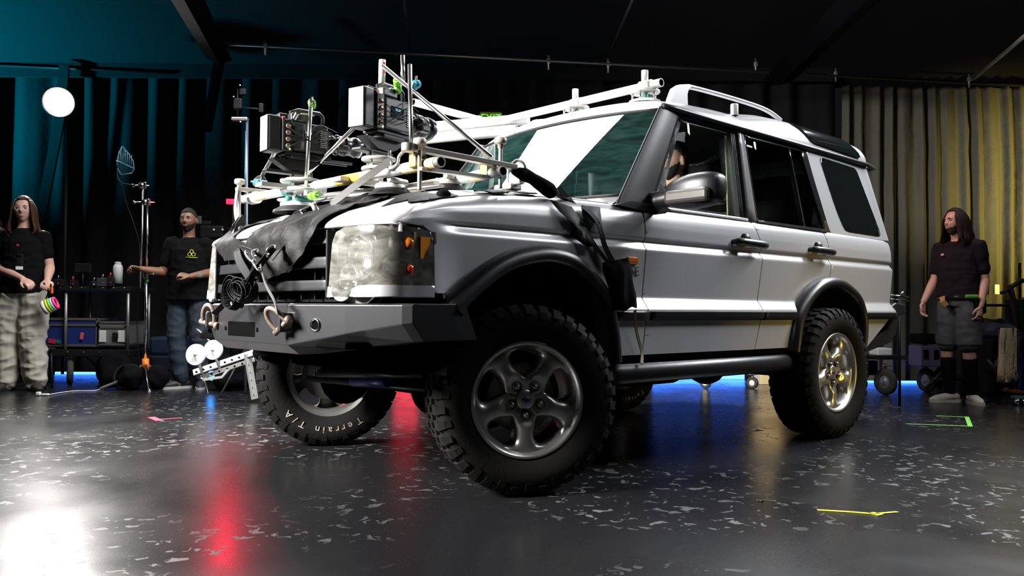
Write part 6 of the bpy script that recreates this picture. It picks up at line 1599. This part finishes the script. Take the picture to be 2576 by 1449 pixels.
# things on the cart
def bottle(px, py0, py1, d, r, label, m, cap_m, nm='bottle'):
    b = P3(px, py1, d); z1 = P3(px, py0, d).z; h = z1 - b.z
    t = thing(nm, label, 'bottle', tuple(b))
    mb = MB(); mb.lathe([(0, 0), (r, 0), (r, h * .72), (r * .86, h * .82), (r * .6, h * .88), (0, h * .88)], b, (0, 0, 1), 20); mb.build('bottle_body', m, t)
    mb = MB(); mb.lathe([(r * .62, h * .84), (r * .66, h * .9), (r * .60, h * .98), (0, h)], b, (0, 0, 1), 16); mb.build('bottle_cap', cap_m, t)
    return t, b, h
bt = bottle(296, 658, 713, D, .047, 'tall white insulated bottle standing on the cart top', mat('white_bottle', (.72, .74, .74), .35), mat('grey_cap', (.55, .57, .58), .4))
wb = bottle(104, 835, 875, 7.95, .028, 'clear water bottle with blue label standing beside the pale trousers', mat('water_clear', (.18, .22, .25), .1), 'white')
mb = MB(); mb.lathe([(.029, .04), (.029, .085)], wb[1], (0, 0, 1), 16); mb.build('bottle_label', mat('blue_label', (.10, .32, .60), .5), wb[0])
tag(wb[0], None, None); 
st_ = thing('low_stool', 'small black stool under the water bottle', 'stool', (wb[1].x, 7.95, 0))
mb = MB(); mb.bbox((wb[1].x, 7.98, wb[1].z - .012), (.16, .16, .024), .004); mb.build('seat', 'black_m', st_)
for sx_ in (-1, 1):
    for sy_ in (-1, 1): mb = MB(); mb.tube([(wb[1].x + sx_ * .06, 7.98 + sy_ * .06, 0), (wb[1].x + sx_ * .05, 7.98 + sy_ * .05, wb[1].z - .02)], .01, 8); mb.build('leg', 'black_m', st_)
t = thing('monitor', 'small dark field monitor on the cart top', 'monitor', tuple(P3(209, 700, D)))
mb = MB(); c = P3(209, 675, D); mb.bbox(c, (.165, .03, .095), .006); mo_ = mb.build('screen_case', 'black_m', t)
mb = MB(); mb.box(c - Vector((0, .017, 0)), (.145, .003, .078)); mb.build('screen', mat('dim_screen', (.012, .014, .016), .15), mo_); mb = MB(); mb.tube([c - Vector((0, 0, .04)), Vector((c.x, c.y, zt))], .01, 8); mb.build('stand', 'black_m', t)
rnd = random.Random(11)
for k, (px_, w_2, h_2, m_, lb) in enumerate(((150, .10, .07, 'black_m', 'black battery charger left of the field monitor'), (187, .05, .06, 'black_m', 'little black transmitter box beside the monitor'), (240, .06, .05, 'black_m', 'small black accessory box with red knob on cart'), (262, .11, .085, mat('dark_grey', (.05, .05, .055), .5), 'dark grey equipment box between monitor and white bottle'), (281, .05, .10, 'black_m', 'narrow black box just left of the white bottle'))):
    b = P3(px_, 716, D - .05 + .02 * (k % 2)); b.z = zt + .005
    t = thing('gear_box', lb, 'equipment', tuple(b)); mb = MB(); mb.bbox(b + Vector((0, 0, h_2 / 2)), (w_2, .10, h_2), .006); g_ = mb.build('box_body', m_, t)
    mb = MB(); mb.tube([b + Vector((-.01, -.02, h_2)), b + Vector((0, -.02, h_2 + .04))], .008, 8); mb.build('knob', ['chrome', 'red', 'steel'][k % 3], t)
    mb = MB(); mb.sphere(b + Vector((.01, -.052, h_2 * .4)), .008, 6); mb.build('button', ['steel', 'red', 'white'][k % 3], t)
# blue LED strips on the floor along the wall
def led(px0, px1, py, d, label, h=.018):
    a, b = P3(px0, py, d), P3(px1, py, d); h = h if h != .018 else .022; z = h / 2 + .001
    t = thing('led_strip', label, 'light strip', ((a.x + b.x) / 2, d, z - h / 2), 0, 'blue light strips low along the wall')
    mb = MB(); mb.box(((a.x + b.x) / 2, d, z), (b.x - a.x, .03, h)); mb.build('glowing_strip', 'blue_glow', t); mb = MB(); mb.box(((a.x + b.x) / 2, d + .03, z), (b.x - a.x + .02, .03, h + .01)); mb.build('strip_channel', 'black_m', t)
    l = area('led_strip_light', ((a.x + b.x) / 2, d - .03, z + .03), ((a.x + b.x) / 2, d - 1.2, 0), b.x - a.x, (2.2 if h > .03 else .6) * (b.x - a.x), (.03, .16, 1), .04)
led(140, 292, 939, 9.7, 'blue light strip glowing under the left equipment cart')
led(1640, 1872, 949, 9.6, 'blue light strip glowing beyond the underside of the vehicle', .07)
led(2176, 2330, 949, 9.2, 'blue light strip glowing right behind the rear wheel')
led(2430, 2500, 949, 9.2, 'blue light strip glowing behind the long-haired person in shorts')
led(2520, 2560, 952, 9.2, 'blue light strip glowing at the right edge')
# --- grip stand with paddle antenna
D = 7.95; X = xw(369, D)
t = thing('grip_stand', 'chrome grip stand with orange wrap carrying a blue paddle antenna', 'stand', (X, D, 0))
mb = MB(); mb.tube([P3(372, 510, D), P3(369, 690, D)], .011, 10); mb.tube([P3(369, 690, D), P3(366, 905, D)], .0165, 12); mb.build('stand_column', 'chrome', t)
mb = MB(); mb.tube([P3(361, 468, D - .03), P3(353, 725, D - .03)], .009, 10); mb.build('side_rod', 'steel', t)
for k, (p0, p1) in enumerate((((366, 912), (250, 978)), ((366, 912), (376, 985)), ((366, 912), (420, 960)))):
    a = P3(*p0, D); b = pw(*p1, z=.012) if k != 2 else Vector((X + .25, D + .35, .012)); mb = MB(); mb.tube([Vector(p) for p in spl([a, a.lerp(b, .4) + Vector((0, 0, -.04)), b], 5)], .013, 10); mb.build('leg', 'chrome' if k == 1 else 'steel_d', t)
mb = MB(); mb.tube([P3(366, 902, D), P3(367, 935, D)], .032, 14); mb.build('orange_wrap', 'orange', t)
mb = MB(); mb.tube([P3(369, 702, D), P3(369, 710, D)], .020, 12); mb.build('tape_band', 'lime', t)
for (px_, py_, dx) in ((365, 509, .10), (357, 467, .08)):
    mb = MB(); c = P3(px_, py_, D - .02); mb.tube([c - Vector((dx, 0, 0)), c + Vector((dx * .9, 0, 0))], .008, 8); mb.lathe([(0, .02), (.030, .02), (.030, -.02), (0, -.02)], c, (0, 1, 0), 16); mb.bbox(c + Vector((.03, 0, 0)), (.035, .04, .07), .008); mb.sphere(c - Vector((dx, 0, 0)), .018, 8); mb.build('grip_head', 'steel', t)
mb = MB(); c = P3(368, 690, D - .02); mb.bbox(c, (.05, .045, .09), .01); mb.tube([c + Vector((.03, -.01, 0)), c + Vector((.09, -.03, 0))], .006, 8); mb.build('height_lock', 'steel', t)
an = thing('paddle_antenna', 'blue fin-shaped paddle antenna on the arm of the grip stand', 'antenna', tuple(P3(316, 440, D - .05)))
fin = [(308, 368), (322, 385), (335, 405), (337, 425), (332, 436), (305, 440), (296, 425), (294, 405), (300, 385)]
mb = MB(); fp = [P3(x, y, D - .05) for x, y in fin]; n = len(fp); mb.tube(fp + [fp[0]], .006, 8); mb.tube([P3(294, 405, D - .05), P3(337, 424, D - .05)], .014, 8, flat=(1, .5))
for k in range(7): mb.tube([P3(299 + k * 5.4, 386 - (3 - abs(k - 2)) * 4, D - .05), P3(299 + k * 5.0, 437, D - .05)], .0025, 6)
M['ant'] = mat('antenna_blue', (.05, .16, .22), .5)
mb.build('antenna_fin', 'ant', an)
mb = MB(); mb.tube([Vector(p) for p in spl([P3(297, 410, D - .05), P3(295, 440, D - .05), P3(306, 460, D - .05), P3(340, 466, D - .03)], 5)], .007, 8); mb.build('flexible_arm', 'black_m', an)
mb = MB(); mb.tube([Vector(p) for p in spl([P3(306, 462, D - .05), P3(318, 510, D), P3(345, 590, D + .02), P3(352, 650, D + .03), P3(345, 820, D + .1), P3(352, 930, D + .1)], 6)], .004, 6); tag(mb.build('antenna_cable', 'black_m'), 'thin dark cable drooping from the paddle antenna to the floor', 'cable')
def lump(name, label, cat, c, size, m, seed=0, amp=.25, group=None):
    mb = MB(); n = 20; vs = []
    c = Vector(c)
    mb.sphere(c + Vector((0, 0, size[2])), size, 24)
    for i, v in enumerate(mb.v):
        q = v - c - Vector((0, 0, size[2])); k = 1 + amp * noise.noise(Vector((q.x / size[0] * 1.3, q.y / size[1] * 1.3, q.z / size[2] * 1.3 + seed))); w = c + Vector((0, 0, size[2])) + q * k; w.z = max(.004, w.z); mb.v[i] = w
    return tag(mb.build(name, m, merge=1e-6), label, cat, group)
lump('sandbag', 'black sandbag slumped on the legs of the grip stand, left half', 'sandbag', (X - .09, D - .10, 0), (.10, .12, .12), 'cloth_b', 1, group='sandbags on the grip stand'); lump('sandbag', 'black sandbag slumped on the legs of the grip stand, right half', 'sandbag', (X + .13, D - .02, 0), (.10, .12, .12), 'cloth_b', 4, group='sandbags on the grip stand')
lump('cloth_heap', 'heap of black cloth and cables leaning beside the left cart', 'cloth', (xw(305, 8.2), 8.1, 0), (.16, .12, .17), 'cloth_b', 7, .5)
mb = MB()
for k in range(5): mb.tube([Vector((xw(325, 8.0) + .10 * (1 + .1 * k) * math.cos(i * PI / 12), 7.95 + .05 * math.sin(i * PI / 12) + .01 * k, .012 + .11 + .11 * math.sin(i * PI / 12))) for i in range(25)], .006, 6)
tag(mb.build('cable_coil', 'rubber_s'), 'coil of black cable standing by the cloth heap', 'cable')
mb = MB(); a = pw(97, 990, z=.02); mb.bbox(a, (.035, .035, .03), .006); mb.bbox(a + Vector((.06, 0, -.008)), (.06, .03, .016), .005); mb.tube([Vector(p) for p in spl([a + Vector((.08, 0, -.01)), pw(180, 984, z=.006), pw(240, 982, z=.006), pw(262, 975, z=.006)], 5)], .004, 6)
tag(mb.build('power_plug', 'white'), 'white plug and cable lying on the floor by the dark shoes', 'plug')
# blue cases behind the bearded man
for k, (px_, py0, py1, lb) in enumerate(((408, 848, 893, 'blue cloth-topped case behind the bearded person, upper one'), (400, 893, 935, 'dark blue case behind the bearded person, lower one'))):
    a, b = P3(px_ - 35, py1, 9.0), P3(px_ + 45, py0, 9.0); mb = MB(); mb.bbox(((a.x + b.x) / 2, 9.2, (a.z + b.z) / 2), (b.x - a.x, .4, b.z - a.z), .03); tag(mb.build('storage_case', mat('case_blue', (.012, .03, .07) if k == 0 else (.008, .014, .03), .6)), lb, 'case')
mb = MB(); a, b = P3(362, 985, 9.0), P3(445, 935, 9.0); mb.bbox(((a.x + b.x) / 2, 9.2, b.z / 2), (b.x - a.x, .4, b.z), .02); tag(mb.build('storage_case', 'black'), 'black base case on the floor under the blue cases', 'case')
# camera cart behind the bearded man
D = 9.1; t = thing('camera_cart', 'dark cart with camera gear behind the shoulder of the bearded person', 'cart', (xw(560, D), D, 0))
zc = P3(550, 600, D).z
mb = MB(); mb.bbox((xw(560, D), D, zc - .05), (.75, .4, .04), .008); mb.build('top_shelf', 'black_m', t)
for px_ in (482, 600):
    for dy in (-.15, .15): mb = MB(); mb.tube([(xw(px_, D), D + dy, 0), (xw(px_, D), D + dy, zc)], .016, 8); mb.build('post', 'black_m', t)
mb = MB(); mb.bbox(P3(540, 585, D), (.26, .2, .14), .02); mb.lathe([(0, .0), (.06, 0), (.06, .12), (.05, .14), (0, .14)], P3(575, 585, D), (1, -.3, 0), 16); mb.bbox(P3(520, 562, D), (.12, .1, .05), .01); cg = mb.build('gear_stack', 'black_m', t)
mb = MB(); mb.bbox(P3(493, 553, D - .15), (.12, .02, .085), .006); mb.build('tilted_display', mat('grey_screen', (.10, .12, .13), .25), t)
for (px_, py_, m_) in ((538, 578, 'white'), (462, 575, 'steel'), (560, 578, 'white'), (600, 600, 'steel')): mb = MB(); mb.sphere(P3(px_, py_, D - .12), .014, 8); mb.build('gear_glint', m_, t)
mb = MB(); mb.strap([P3(508, 600, D - .1), P3(525, 604, D - .1)], .03, .004, (0, 0, 1)); mb.build('yellow_strap', 'yellow_t', t)
# tall thin stand with small devices
D = 7.6; t = thing('light_stand', 'slim stand rising behind the far hood corner with small devices on top', 'stand', (xw(619, D), D, 0))
mb = MB(); mb.tube([P3(622, 298, D), P3(618, 985, D)], .012, 10); mb.tube([P3(621, 330, D), P3(618, 600, D)], .015, 10); mb.build('stand_pole', mat('blue_grey_metal', (.16, .22, .30), .4, .7), t)
for k in range(3): a = k * 2.1 + .3; mb = MB(); mb.tube([(xw(618, D), D, .4), (xw(618, D) + .4 * math.cos(a), D + .4 * math.sin(a), .015)], .01, 8); mb.build('leg', 'black_m', t)
mb = MB(); mb.bbox(P3(604, 300, D), (.15, .06, .035), .01); mb.build('mount_arm', 'steel_d', t)
mb = MB(); mb.bbox(P3(600, 262, D), (.075, .06, .10), .01); mb.bbox(P3(612, 232, D), (.06, .05, .06), .01); mb.tube([P3(598, 290, D), P3(598, 225, D)], .006, 6); mb.bbox(P3(658, 272, D), (.04, .04, .085), .006); mb.tube([P3(605, 270, D), P3(660, 275, D)], .008, 8); dv = mb.build('device_body', 'black_m', t)
for (px_, py_, c_) in ((588, 243, (.1, .3, 1)), (604, 214, (.3, .6, .7)), (605, 306, (.8, .8, .8))): mb = MB(); mb.sphere(P3(px_, py_, D - .05), .007, 6); mb.build('status_light', mat('status', c_, .4, emit=c_, estr=2.5), dv)
# perforated metal jib arm with white discs
D = 6.9; t = thing('jib_arm', 'perforated aluminium arm with two white discs and a thin leg near the bumper', 'rig arm', (xw(570, D), D, 0))
def perf(a, b, w, mname):
    mb = MB(); a, b = Vector(a), Vector(b); mb.strap([a, b], w, w * .5, (0, .3, 1)); o = mb.build('perforated_beam', 'alum', t, bevel=.002)
    mb = MB(); n = max(3, int((b - a).length / .06))
    for k in range(n): mb.lathe([(0, .0), (.009, .0)], a.lerp(b, (k + .5) / n) + Vector((0, -w * .27 - .008, 0)), (0, -1, 0), 10)
    mb.build('beam_holes', 'under', o); return o
perf(P3(487, 938, D), P3(648, 884, D), .050, 1); perf(P3(505, 950, D + .05), P3(640, 905, D + .1), .035, 1); perf(P3(622, 890, D), P3(641, 1004, D), .055, 1)
mb = MB(); mb.strap([P3(512, 955, D), P3(560, 948, D), P3(575, 930, D)], .045, .02, (0, 1, 0)); mb.build('arm_bracket', 'alum', t)
for (px_, py_, r) in ((493, 892, .088), (537, 880, .082)):
    mb = MB(); c = P3(px_, py_, D - .02); mb.lathe([(0, .012), (r, .010), (r, -.010), (0, -.012)], c, (-.2, -1, .1), 32, smooth=False); dc = mb.build('white_disc', mat('disc_white', (.85, .85, .86), .5), t)
    mb = MB(); mb.sphere(c + Vector((0, -.02, 0)), .016, 8); mb.tube([c + Vector((0, -.015, 0)), P3(px_ + 16, py_ + 48, D - .02)], .011, 8); mb.build('disc_axle', 'alum', dc)
mb = MB(); mb.tube([P3(500, 905, D), P3(524, 990, D)], .009, 8); mb.build('leg', 'steel', t)
mb = MB(); mb.strap([P3(497, 828, D + .2), P3(520, 850, D + .1), P3(553, 884, D)], .025, .006, (0, 1, 0)); mb.build('support_band', 'alum', t)
mb = MB(); mb.sphere(P3(533, 945, D + .9), .045, 12); tag(mb.build('blue_lamp', mat('blue_lamp', (.05, .2, .9), .4, emit=(.05, .35, 1), estr=7)), 'small glowing blue lamp on the floor behind the perforated arm', 'lamp')
lump('dark_heap', 'dark covered heap behind the perforated arm', 'equipment', (xw(590, 7.9), 7.9, 0), (.22, .15, .16), 'cloth_b', 9, .4)
# --- right side: low carts, wheels, box
D = 8.3
def lowcart(px0, px1, pyt, lab, wheels, d=8.3, dz=.04):
    a, b = P3(px0, pyt, d), P3(px1, pyt, d); t = thing('low_cart', lab, 'cart', ((a.x + b.x) / 2, d, 0))
    mb = MB(); mb.bbox(((a.x + b.x) / 2, d + .2, a.z), (b.x - a.x, .5, dz), .006); mb.build('deck', 'black_m', t)
    mb = MB(); mb.tube([(a.x + .02, d, a.z), (a.x + .02, d, a.z + .12)], .012, 8); mb.build('post', 'steel_d', t)
    for w in wheels: caster(t, xw(w[0], d), d, w[1], ang=w[2], hub=w[3] if len(w) > 3 else 'steel_d')
    return t, a, b
c_ = lowcart(2140, 2258, 898, 'low black cart with knobby wheel just behind the rear bumper', ((2227, .122, .45), (2150, .10, .2)), 7.9)
mb = MB(); mb.bbox(P3(2215, 884, 8.0), (.14, .2, .07), .01); tag(mb.build('white_bin', 'white'), 'small white bin on the low cart behind the rear bumper', 'bin')
mb = MB(); mb.bbox(P3(2180, 925, 8.1), (.18, .1, .14), .01); tag(mb.build('blue_crate', mat('crate_blue', (.01, .02, .25), .5)), 'blue crate hanging low behind the rear tyre', 'crate')
c_ = lowcart(2300, 2450, 905, 'low cart with pale-hubbed wheels behind the person in shorts', ((2330, .115, .3), (2381, .13, 1.25, 'white'), (2440, .1, .4)), 8.2)
mb = MB(); mb.bbox(P3(2326, 895, 8.1), (.20, .25, .20), .008); cr = tag(mb.build('plastic_crate', mat('violet_crate', (.10, .08, .16), .5)), 'violet-grey plastic crate with grip slots on the low cart', 'crate')
c = P3(2326, 890, 8.1)
for sx_ in (-1, 1): mb = MB(); mb.bbox((c.x + sx_ * .05, c.y - .127, c.z), (.045, .006, .09), .002); mb.build('grip_slot', 'under', cr)
mb = MB(); mb.bbox(P3(2330, 852, 8.15), (.24, .25, .10), .03); tag(mb.build('dark_bag', 'cloth_b'), 'dark bag lying on top of the violet-grey crate', 'bag')
mb = MB(); mb.bbox((xw(1930, 9.0), 9.0, .66), (.22, .25, 1.32), .006); tag(mb.build('tall_streak_crate', mat('beige_ply', (.62, .50, .28), .8)), 'beige crate seen beneath the vehicle, unseen top added for a warm floor streak', 'crate')  # unseen upper part added to give the warm streak mirrored in the floor
spot('crate_extra_spot', (2.5, 7.75, 2.3), (xw(1930, 9.0), 8.9, .55), 130, 60, (1, .62, .16), .08, .6)  # extra unseen spot added to warm the crate for its floor reflection
for k, (px_, lb) in enumerate(((1775, 'distant cart wheel seen beneath the vehicle, left of two'), (1893, 'distant cart wheel seen beneath the vehicle, beside the beige crate'))):
    t = thing('caster', lb, 'wheel', (xw(px_, 8.4), 8.4, 0)); caster(t, xw(px_, 8.4), 8.4, .06, ang=.8, w=.04, hub='white')
# black tripod frame and stool
t = thing('metal_stand', 'black metal tube stand leaning in from the right edge', 'stand', (xw(2545, 7.6), 7.6, 0))
for a, b, r in (((2518, 738), (2562, 712), .016), ((2541, 722), (2600, 985), .028), ((2541, 722), (2575, 705), .02)): mb = MB(); mb.tube([P3(*a, 7.6), P3(*b, 7.6) if b[1] < 980 else pw(2596, 985, z=.01) * 1], r, 10); mb.build('tube', 'black_m', t)
t = thing('folding_stand', 'black crossed-leg folding stand behind the person in shorts', 'stand', (xw(2420, 7.7), 7.7, 0))
for a, b in (((2330, 978), (2385, 920)), ((2385, 920), (2440, 975)), ((2345, 955), (2420, 952)), ((2485, 905), (2545, 978))): mb = MB(); A_ = P3(*a, 7.7); B_ = P3(*b, 7.7); A_.z = max(.015, A_.z); B_.z = max(.015, B_.z); mb.tube([A_, B_], .018, 8); mb.build('leg', 'black_m', t)
mb = MB(); mb.tube([P3(2452, 768, 8.4), P3(2535, 768, 8.4)], .014, 8); mb.tube([P3(2535, 768, 8.4), pw(2536, 0 + 979, z=.005)], .014, 8); mb.tube([P3(2452, 768, 8.4), pw(2452, 979, z=.005)], .014, 8); mb.tube([P3(2452, 768, 8.4), P3(2452, 768, 8.7)], .014, 8); tag(mb.build('work_table', 'black_m'), 'thin black table frame behind the bending person', 'table')
mb = MB(); ws = []
for i in range(7):
    ws.append([P3(lerp(2518, 2560, i / 6) + 4 * math.sin(i * 2), py_, 7.55 + .02 * math.sin(i * 3 + py_)) for py_ in (825, 860, 900, 935, 962)])
vs = [p for r_ in ws for p in r_]
for p in vs: p.z = max(.02, p.z)
mb.add(vs, [(i * 5 + j, i * 5 + j + 1, i * 5 + 6 + j, i * 5 + 5 + j) for i in range(6) for j in range(4)], 0, True); o = tag(mb.build('string_mop', mat('mop_tan', (.75, .64, .38), .9, bump=(60, 1, .01))), 'tan string mop hanging at the right edge by the brown boot', 'mop'); md = o.modifiers.new('s', 'SOLIDIFY'); md.thickness = .05
mb = MB(); mb.bbox(P3(2506, 728, 9.31), (.055, .04, .11), .004); tag(mb.build('notice_card', mat('card_pale', (.8, .8, .75), .5)), 'small pale card hanging on the yellow-lit curtain', 'card')  # off-white is the card's own colour
mb = MB(); c = P3(2560, 1000, 7.1); mb.bbox((c.x + .04, 7.1, .06), (.16, .08, .03), .01); bd = tag(mb.build('skate_dolly', 'teal'), 'little teal dolly with metal rollers at the right edge', 'dolly')
for k in range(3): mb = MB(); mb.lathe([(0, .03), (.03, .03), (.03, -.03), (0, -.03)], (c.x - .03 + k * .06, 7.05, .03), (0, 1, 0), 16); mb.build('roller', 'chrome', bd)
t = thing('tool_tower', 'dark tool stack with red trim at the right edge', 'equipment', (xw(2566, 8.6), 8.6, 0)); mb = MB(); mb.bbox((xw(2574, 8.6), 8.6, .62), (.22, .3, .62), .02); mb.build('stack_body', 'black_m', t); mb = MB(); mb.box((xw(2574, 8.6), 8.44, .93), (.22, .02, .02)); mb.build('red_trim', 'orange', t); mb = MB(); mb.tube([(xw(2566, 8.6), 8.6, .9), (xw(2566, 8.6), 8.6, 1.3)], .015, 8); mb.build('stack_handle', 'black_m', t)
mb = MB(); mb.bbox((xw(2574, 8.6), 8.6, .155), (.24, .32, .31), .02); mb.build('stack_base', 'black_m', t)
t = thing('fittings_stand', 'small metal fittings sticking out behind the rear bumper', 'equipment', tuple(P3(2272, 760, 7.0)))
mb = MB(); mb.tube([P3(2240, 742, 7.0), P3(2286, 748, 7.0)], .008, 8); mb.tube([P3(2240, 752, 7.0), P3(2288, 757, 7.0)], .006, 8); mb.sphere(P3(2270, 738, 7.0), .02, 8); mb.build('fittings', 'steel', t); mb = MB(); mb.tube([P3(2262, 750, 7.0), Vector((xw(2262, 7.0), 7.0, 0))], .012, 8); mb.build('stand_pole', 'black_m', t)
# --- floor tape marks and crumbs
def ftape(pts, w, m, label):
    P_ = [pw(x, y, z=.0) for x, y in pts]; mb = MB()
    for p in P_: p.z = .0025
    mb.strap(P_, w, .0012, (0, 0, 1) if False else [Vector((-(P_[min(i + 1, len(P_) - 1)] - P_[max(0, i - 1)]).y, (P_[min(i + 1, len(P_) - 1)] - P_[max(0, i - 1)]).x, 0)) for i in range(len(P_))]); return tag(mb.build('floor_tape', m), label, 'tape', 'coloured tape marks on the floor')
M['tp'] = mat('pink_tape', (.75, .08, .14), .5); M['tg'] = mat('green_tape', (.25, .75, .12), .5); M['ty'] = mat('yellow_tape', (.80, .80, .03), .5)
ftape([(380, 1050), (402, 1059)], .05, 'tp', 'short thick pink tape mark on the floor at the left'); ftape([(396, 1056), (458, 1052)], .022, 'tp', 'thin pink tape line running from the thick pink mark')
ftape([(2280, 1067), (2441, 1073)], .022, 'tg', 'long green tape line on the floor near the white shoes'); ftape([(2355, 1047), (2433, 1050)], .018, 'tg', 'short far green tape line near the white shoes'); ftape([(2432, 1049), (2436, 1060), (2441, 1074)], .030, 'tg', 'green tape piece joining the two green lines')
ftape([(2056, 1284), (2140, 1289), (2200, 1294)], .016, 'ty', 'yellow tape strip on the near right floor, left half'); ftape([(2195, 1295), (2222, 1292), (2258, 1289)], .016, 'ty', 'yellow tape strip on the near right floor, right half'); ftape([(2190, 1291), (2216, 1297)], .035, 'ty', 'crumpled yellow tape bit where the two strips meet')
mb = MB(); c = pw(1913, 1262, z=.0)
for k in range(5): mb.sphere(c + Vector((.006 * (k - 2), .005 * math.sin(k * 2), .004)), (.006, .005, .004), 8)
tag(mb.build('debris', mat('brown_crumb', (.06, .035, .015), .8)), 'dark crumb of debris on the floor before the rear wheel', 'debris')
# --- overhead pipes, clamps and beams
def bar_(name, a, b, r, label, m='black_m', grp=None, flat=None): mb = MB(); mb.tube([a, b], r, 10, flat=flat); return tag(mb.build(name, m), label, 'pipe', grp)
bar_('ceiling_pipe', P3(540, 110, 8.0), P3(2600, 217, 9.3), .016, 'long thin pipe strung high across the stage', mat('pipe_dull', (.10, .10, .10), .35, .8))
bar_('ceiling_pipe', P3(2448, 200, 9.2), P3(2600, 72, 6.5), .018, 'thin pipe slanting up to the right edge of the ceiling', 'pipe_dull_' if False else 'steel_d')
bar_('ceiling_pipe', P3(1520, 168, 9.0), P3(1596, -12, 7.2), .014, 'thin pipe slanting up above the roof', 'black_m'); bar_('ceiling_pipe', P3(1030, 130, 9.0), P3(1016, -14, 7.0), .012, 'thin upright pipe above the cameras', 'black_m')
bar_('wall_pipe', P3(-20, 164, 9.8), P3(440, 184, 9.8), .012, 'thin pipe carrying the drapes at upper left', 'black_m')
for k, (px_, py_, w) in enumerate(((668, 112, 'first from the left'), (1380, 150, 'above the near camera and windscreen'), (1530, 158, 'at the foot of the slanting pipe'), (1901, 158, 'above the roof rail'), (2102, 182, 'above the rear window'), (2438, 196, 'at the far right'))):
    dd = lerp(8.0, 9.3, (px_ - 540) / 2060); c = P3(px_, py_ + 4, dd - .03); mb = MB(); mb.bbox(c, (.04, .04, .05), .008); mb.tube([c - Vector((0, 0, .09)), c + Vector((0, 0, .06))], .010, 8); tag(mb.build('pipe_clamp', 'steel_d'), 'small metal clamp on the long ceiling pipe, ' + w, 'clamp', 'clamps on the long ceiling pipe')
def beam(name, a, b, w): mb = MB(); mb.tube([a, b], w * .75, 4, flat=(1.3, .5), smooth=False); o = mb.build(name, mat('beam_cloth', (.004, .0042, .005), .9, spec=.02) if 'beamm' not in M else M['beamm']); M['beamm'] = o.data.materials[0]; o['kind'] = 'structure'
beam('beam_left', P3(462, -20, 6.0), P3(552, 150, 8.6), .13); beam('beam_right', P3(2180, -20, 6.0), P3(1960, 200, 8.8), .17); beam('beam_wall', P3(552, 150, 8.9), P3(520, 330, 9.6), .06)
mb = MB(); mb.box((-2.2, 9.84, 3.60), (12.0, .05, .16)); o = mb.build('trim_2', 'ceil'); o['kind'] = 'structure'
mb = MB(); mb.strap([P3(162, 165, 9.7), P3(150, 300, 9.7), P3(100, 560, 9.7)], .12, .03, (1, 0, 0)); o = mb.build('trim_1', 'drape'); o['kind'] = 'structure'
p = pw(1022, 886, d=9.3); t = thing('indicator_light', 'red glowing lamp low behind the vehicle, mirrored in the floor', 'light', (p.x, p.y, 0))
mb = MB(); mb.bbox((p.x, p.y, .30), (.26, .05, .16), .01); mb.build('light_face', mat('red_glow2', (.6, .02, .03), .4, emit=(1, .02, .06), estr=7), t); mb = MB(); mb.box((p.x, p.y + .06, .18), (.10, .05, .36)); mb.build('stand_pole', 'black_m', t)
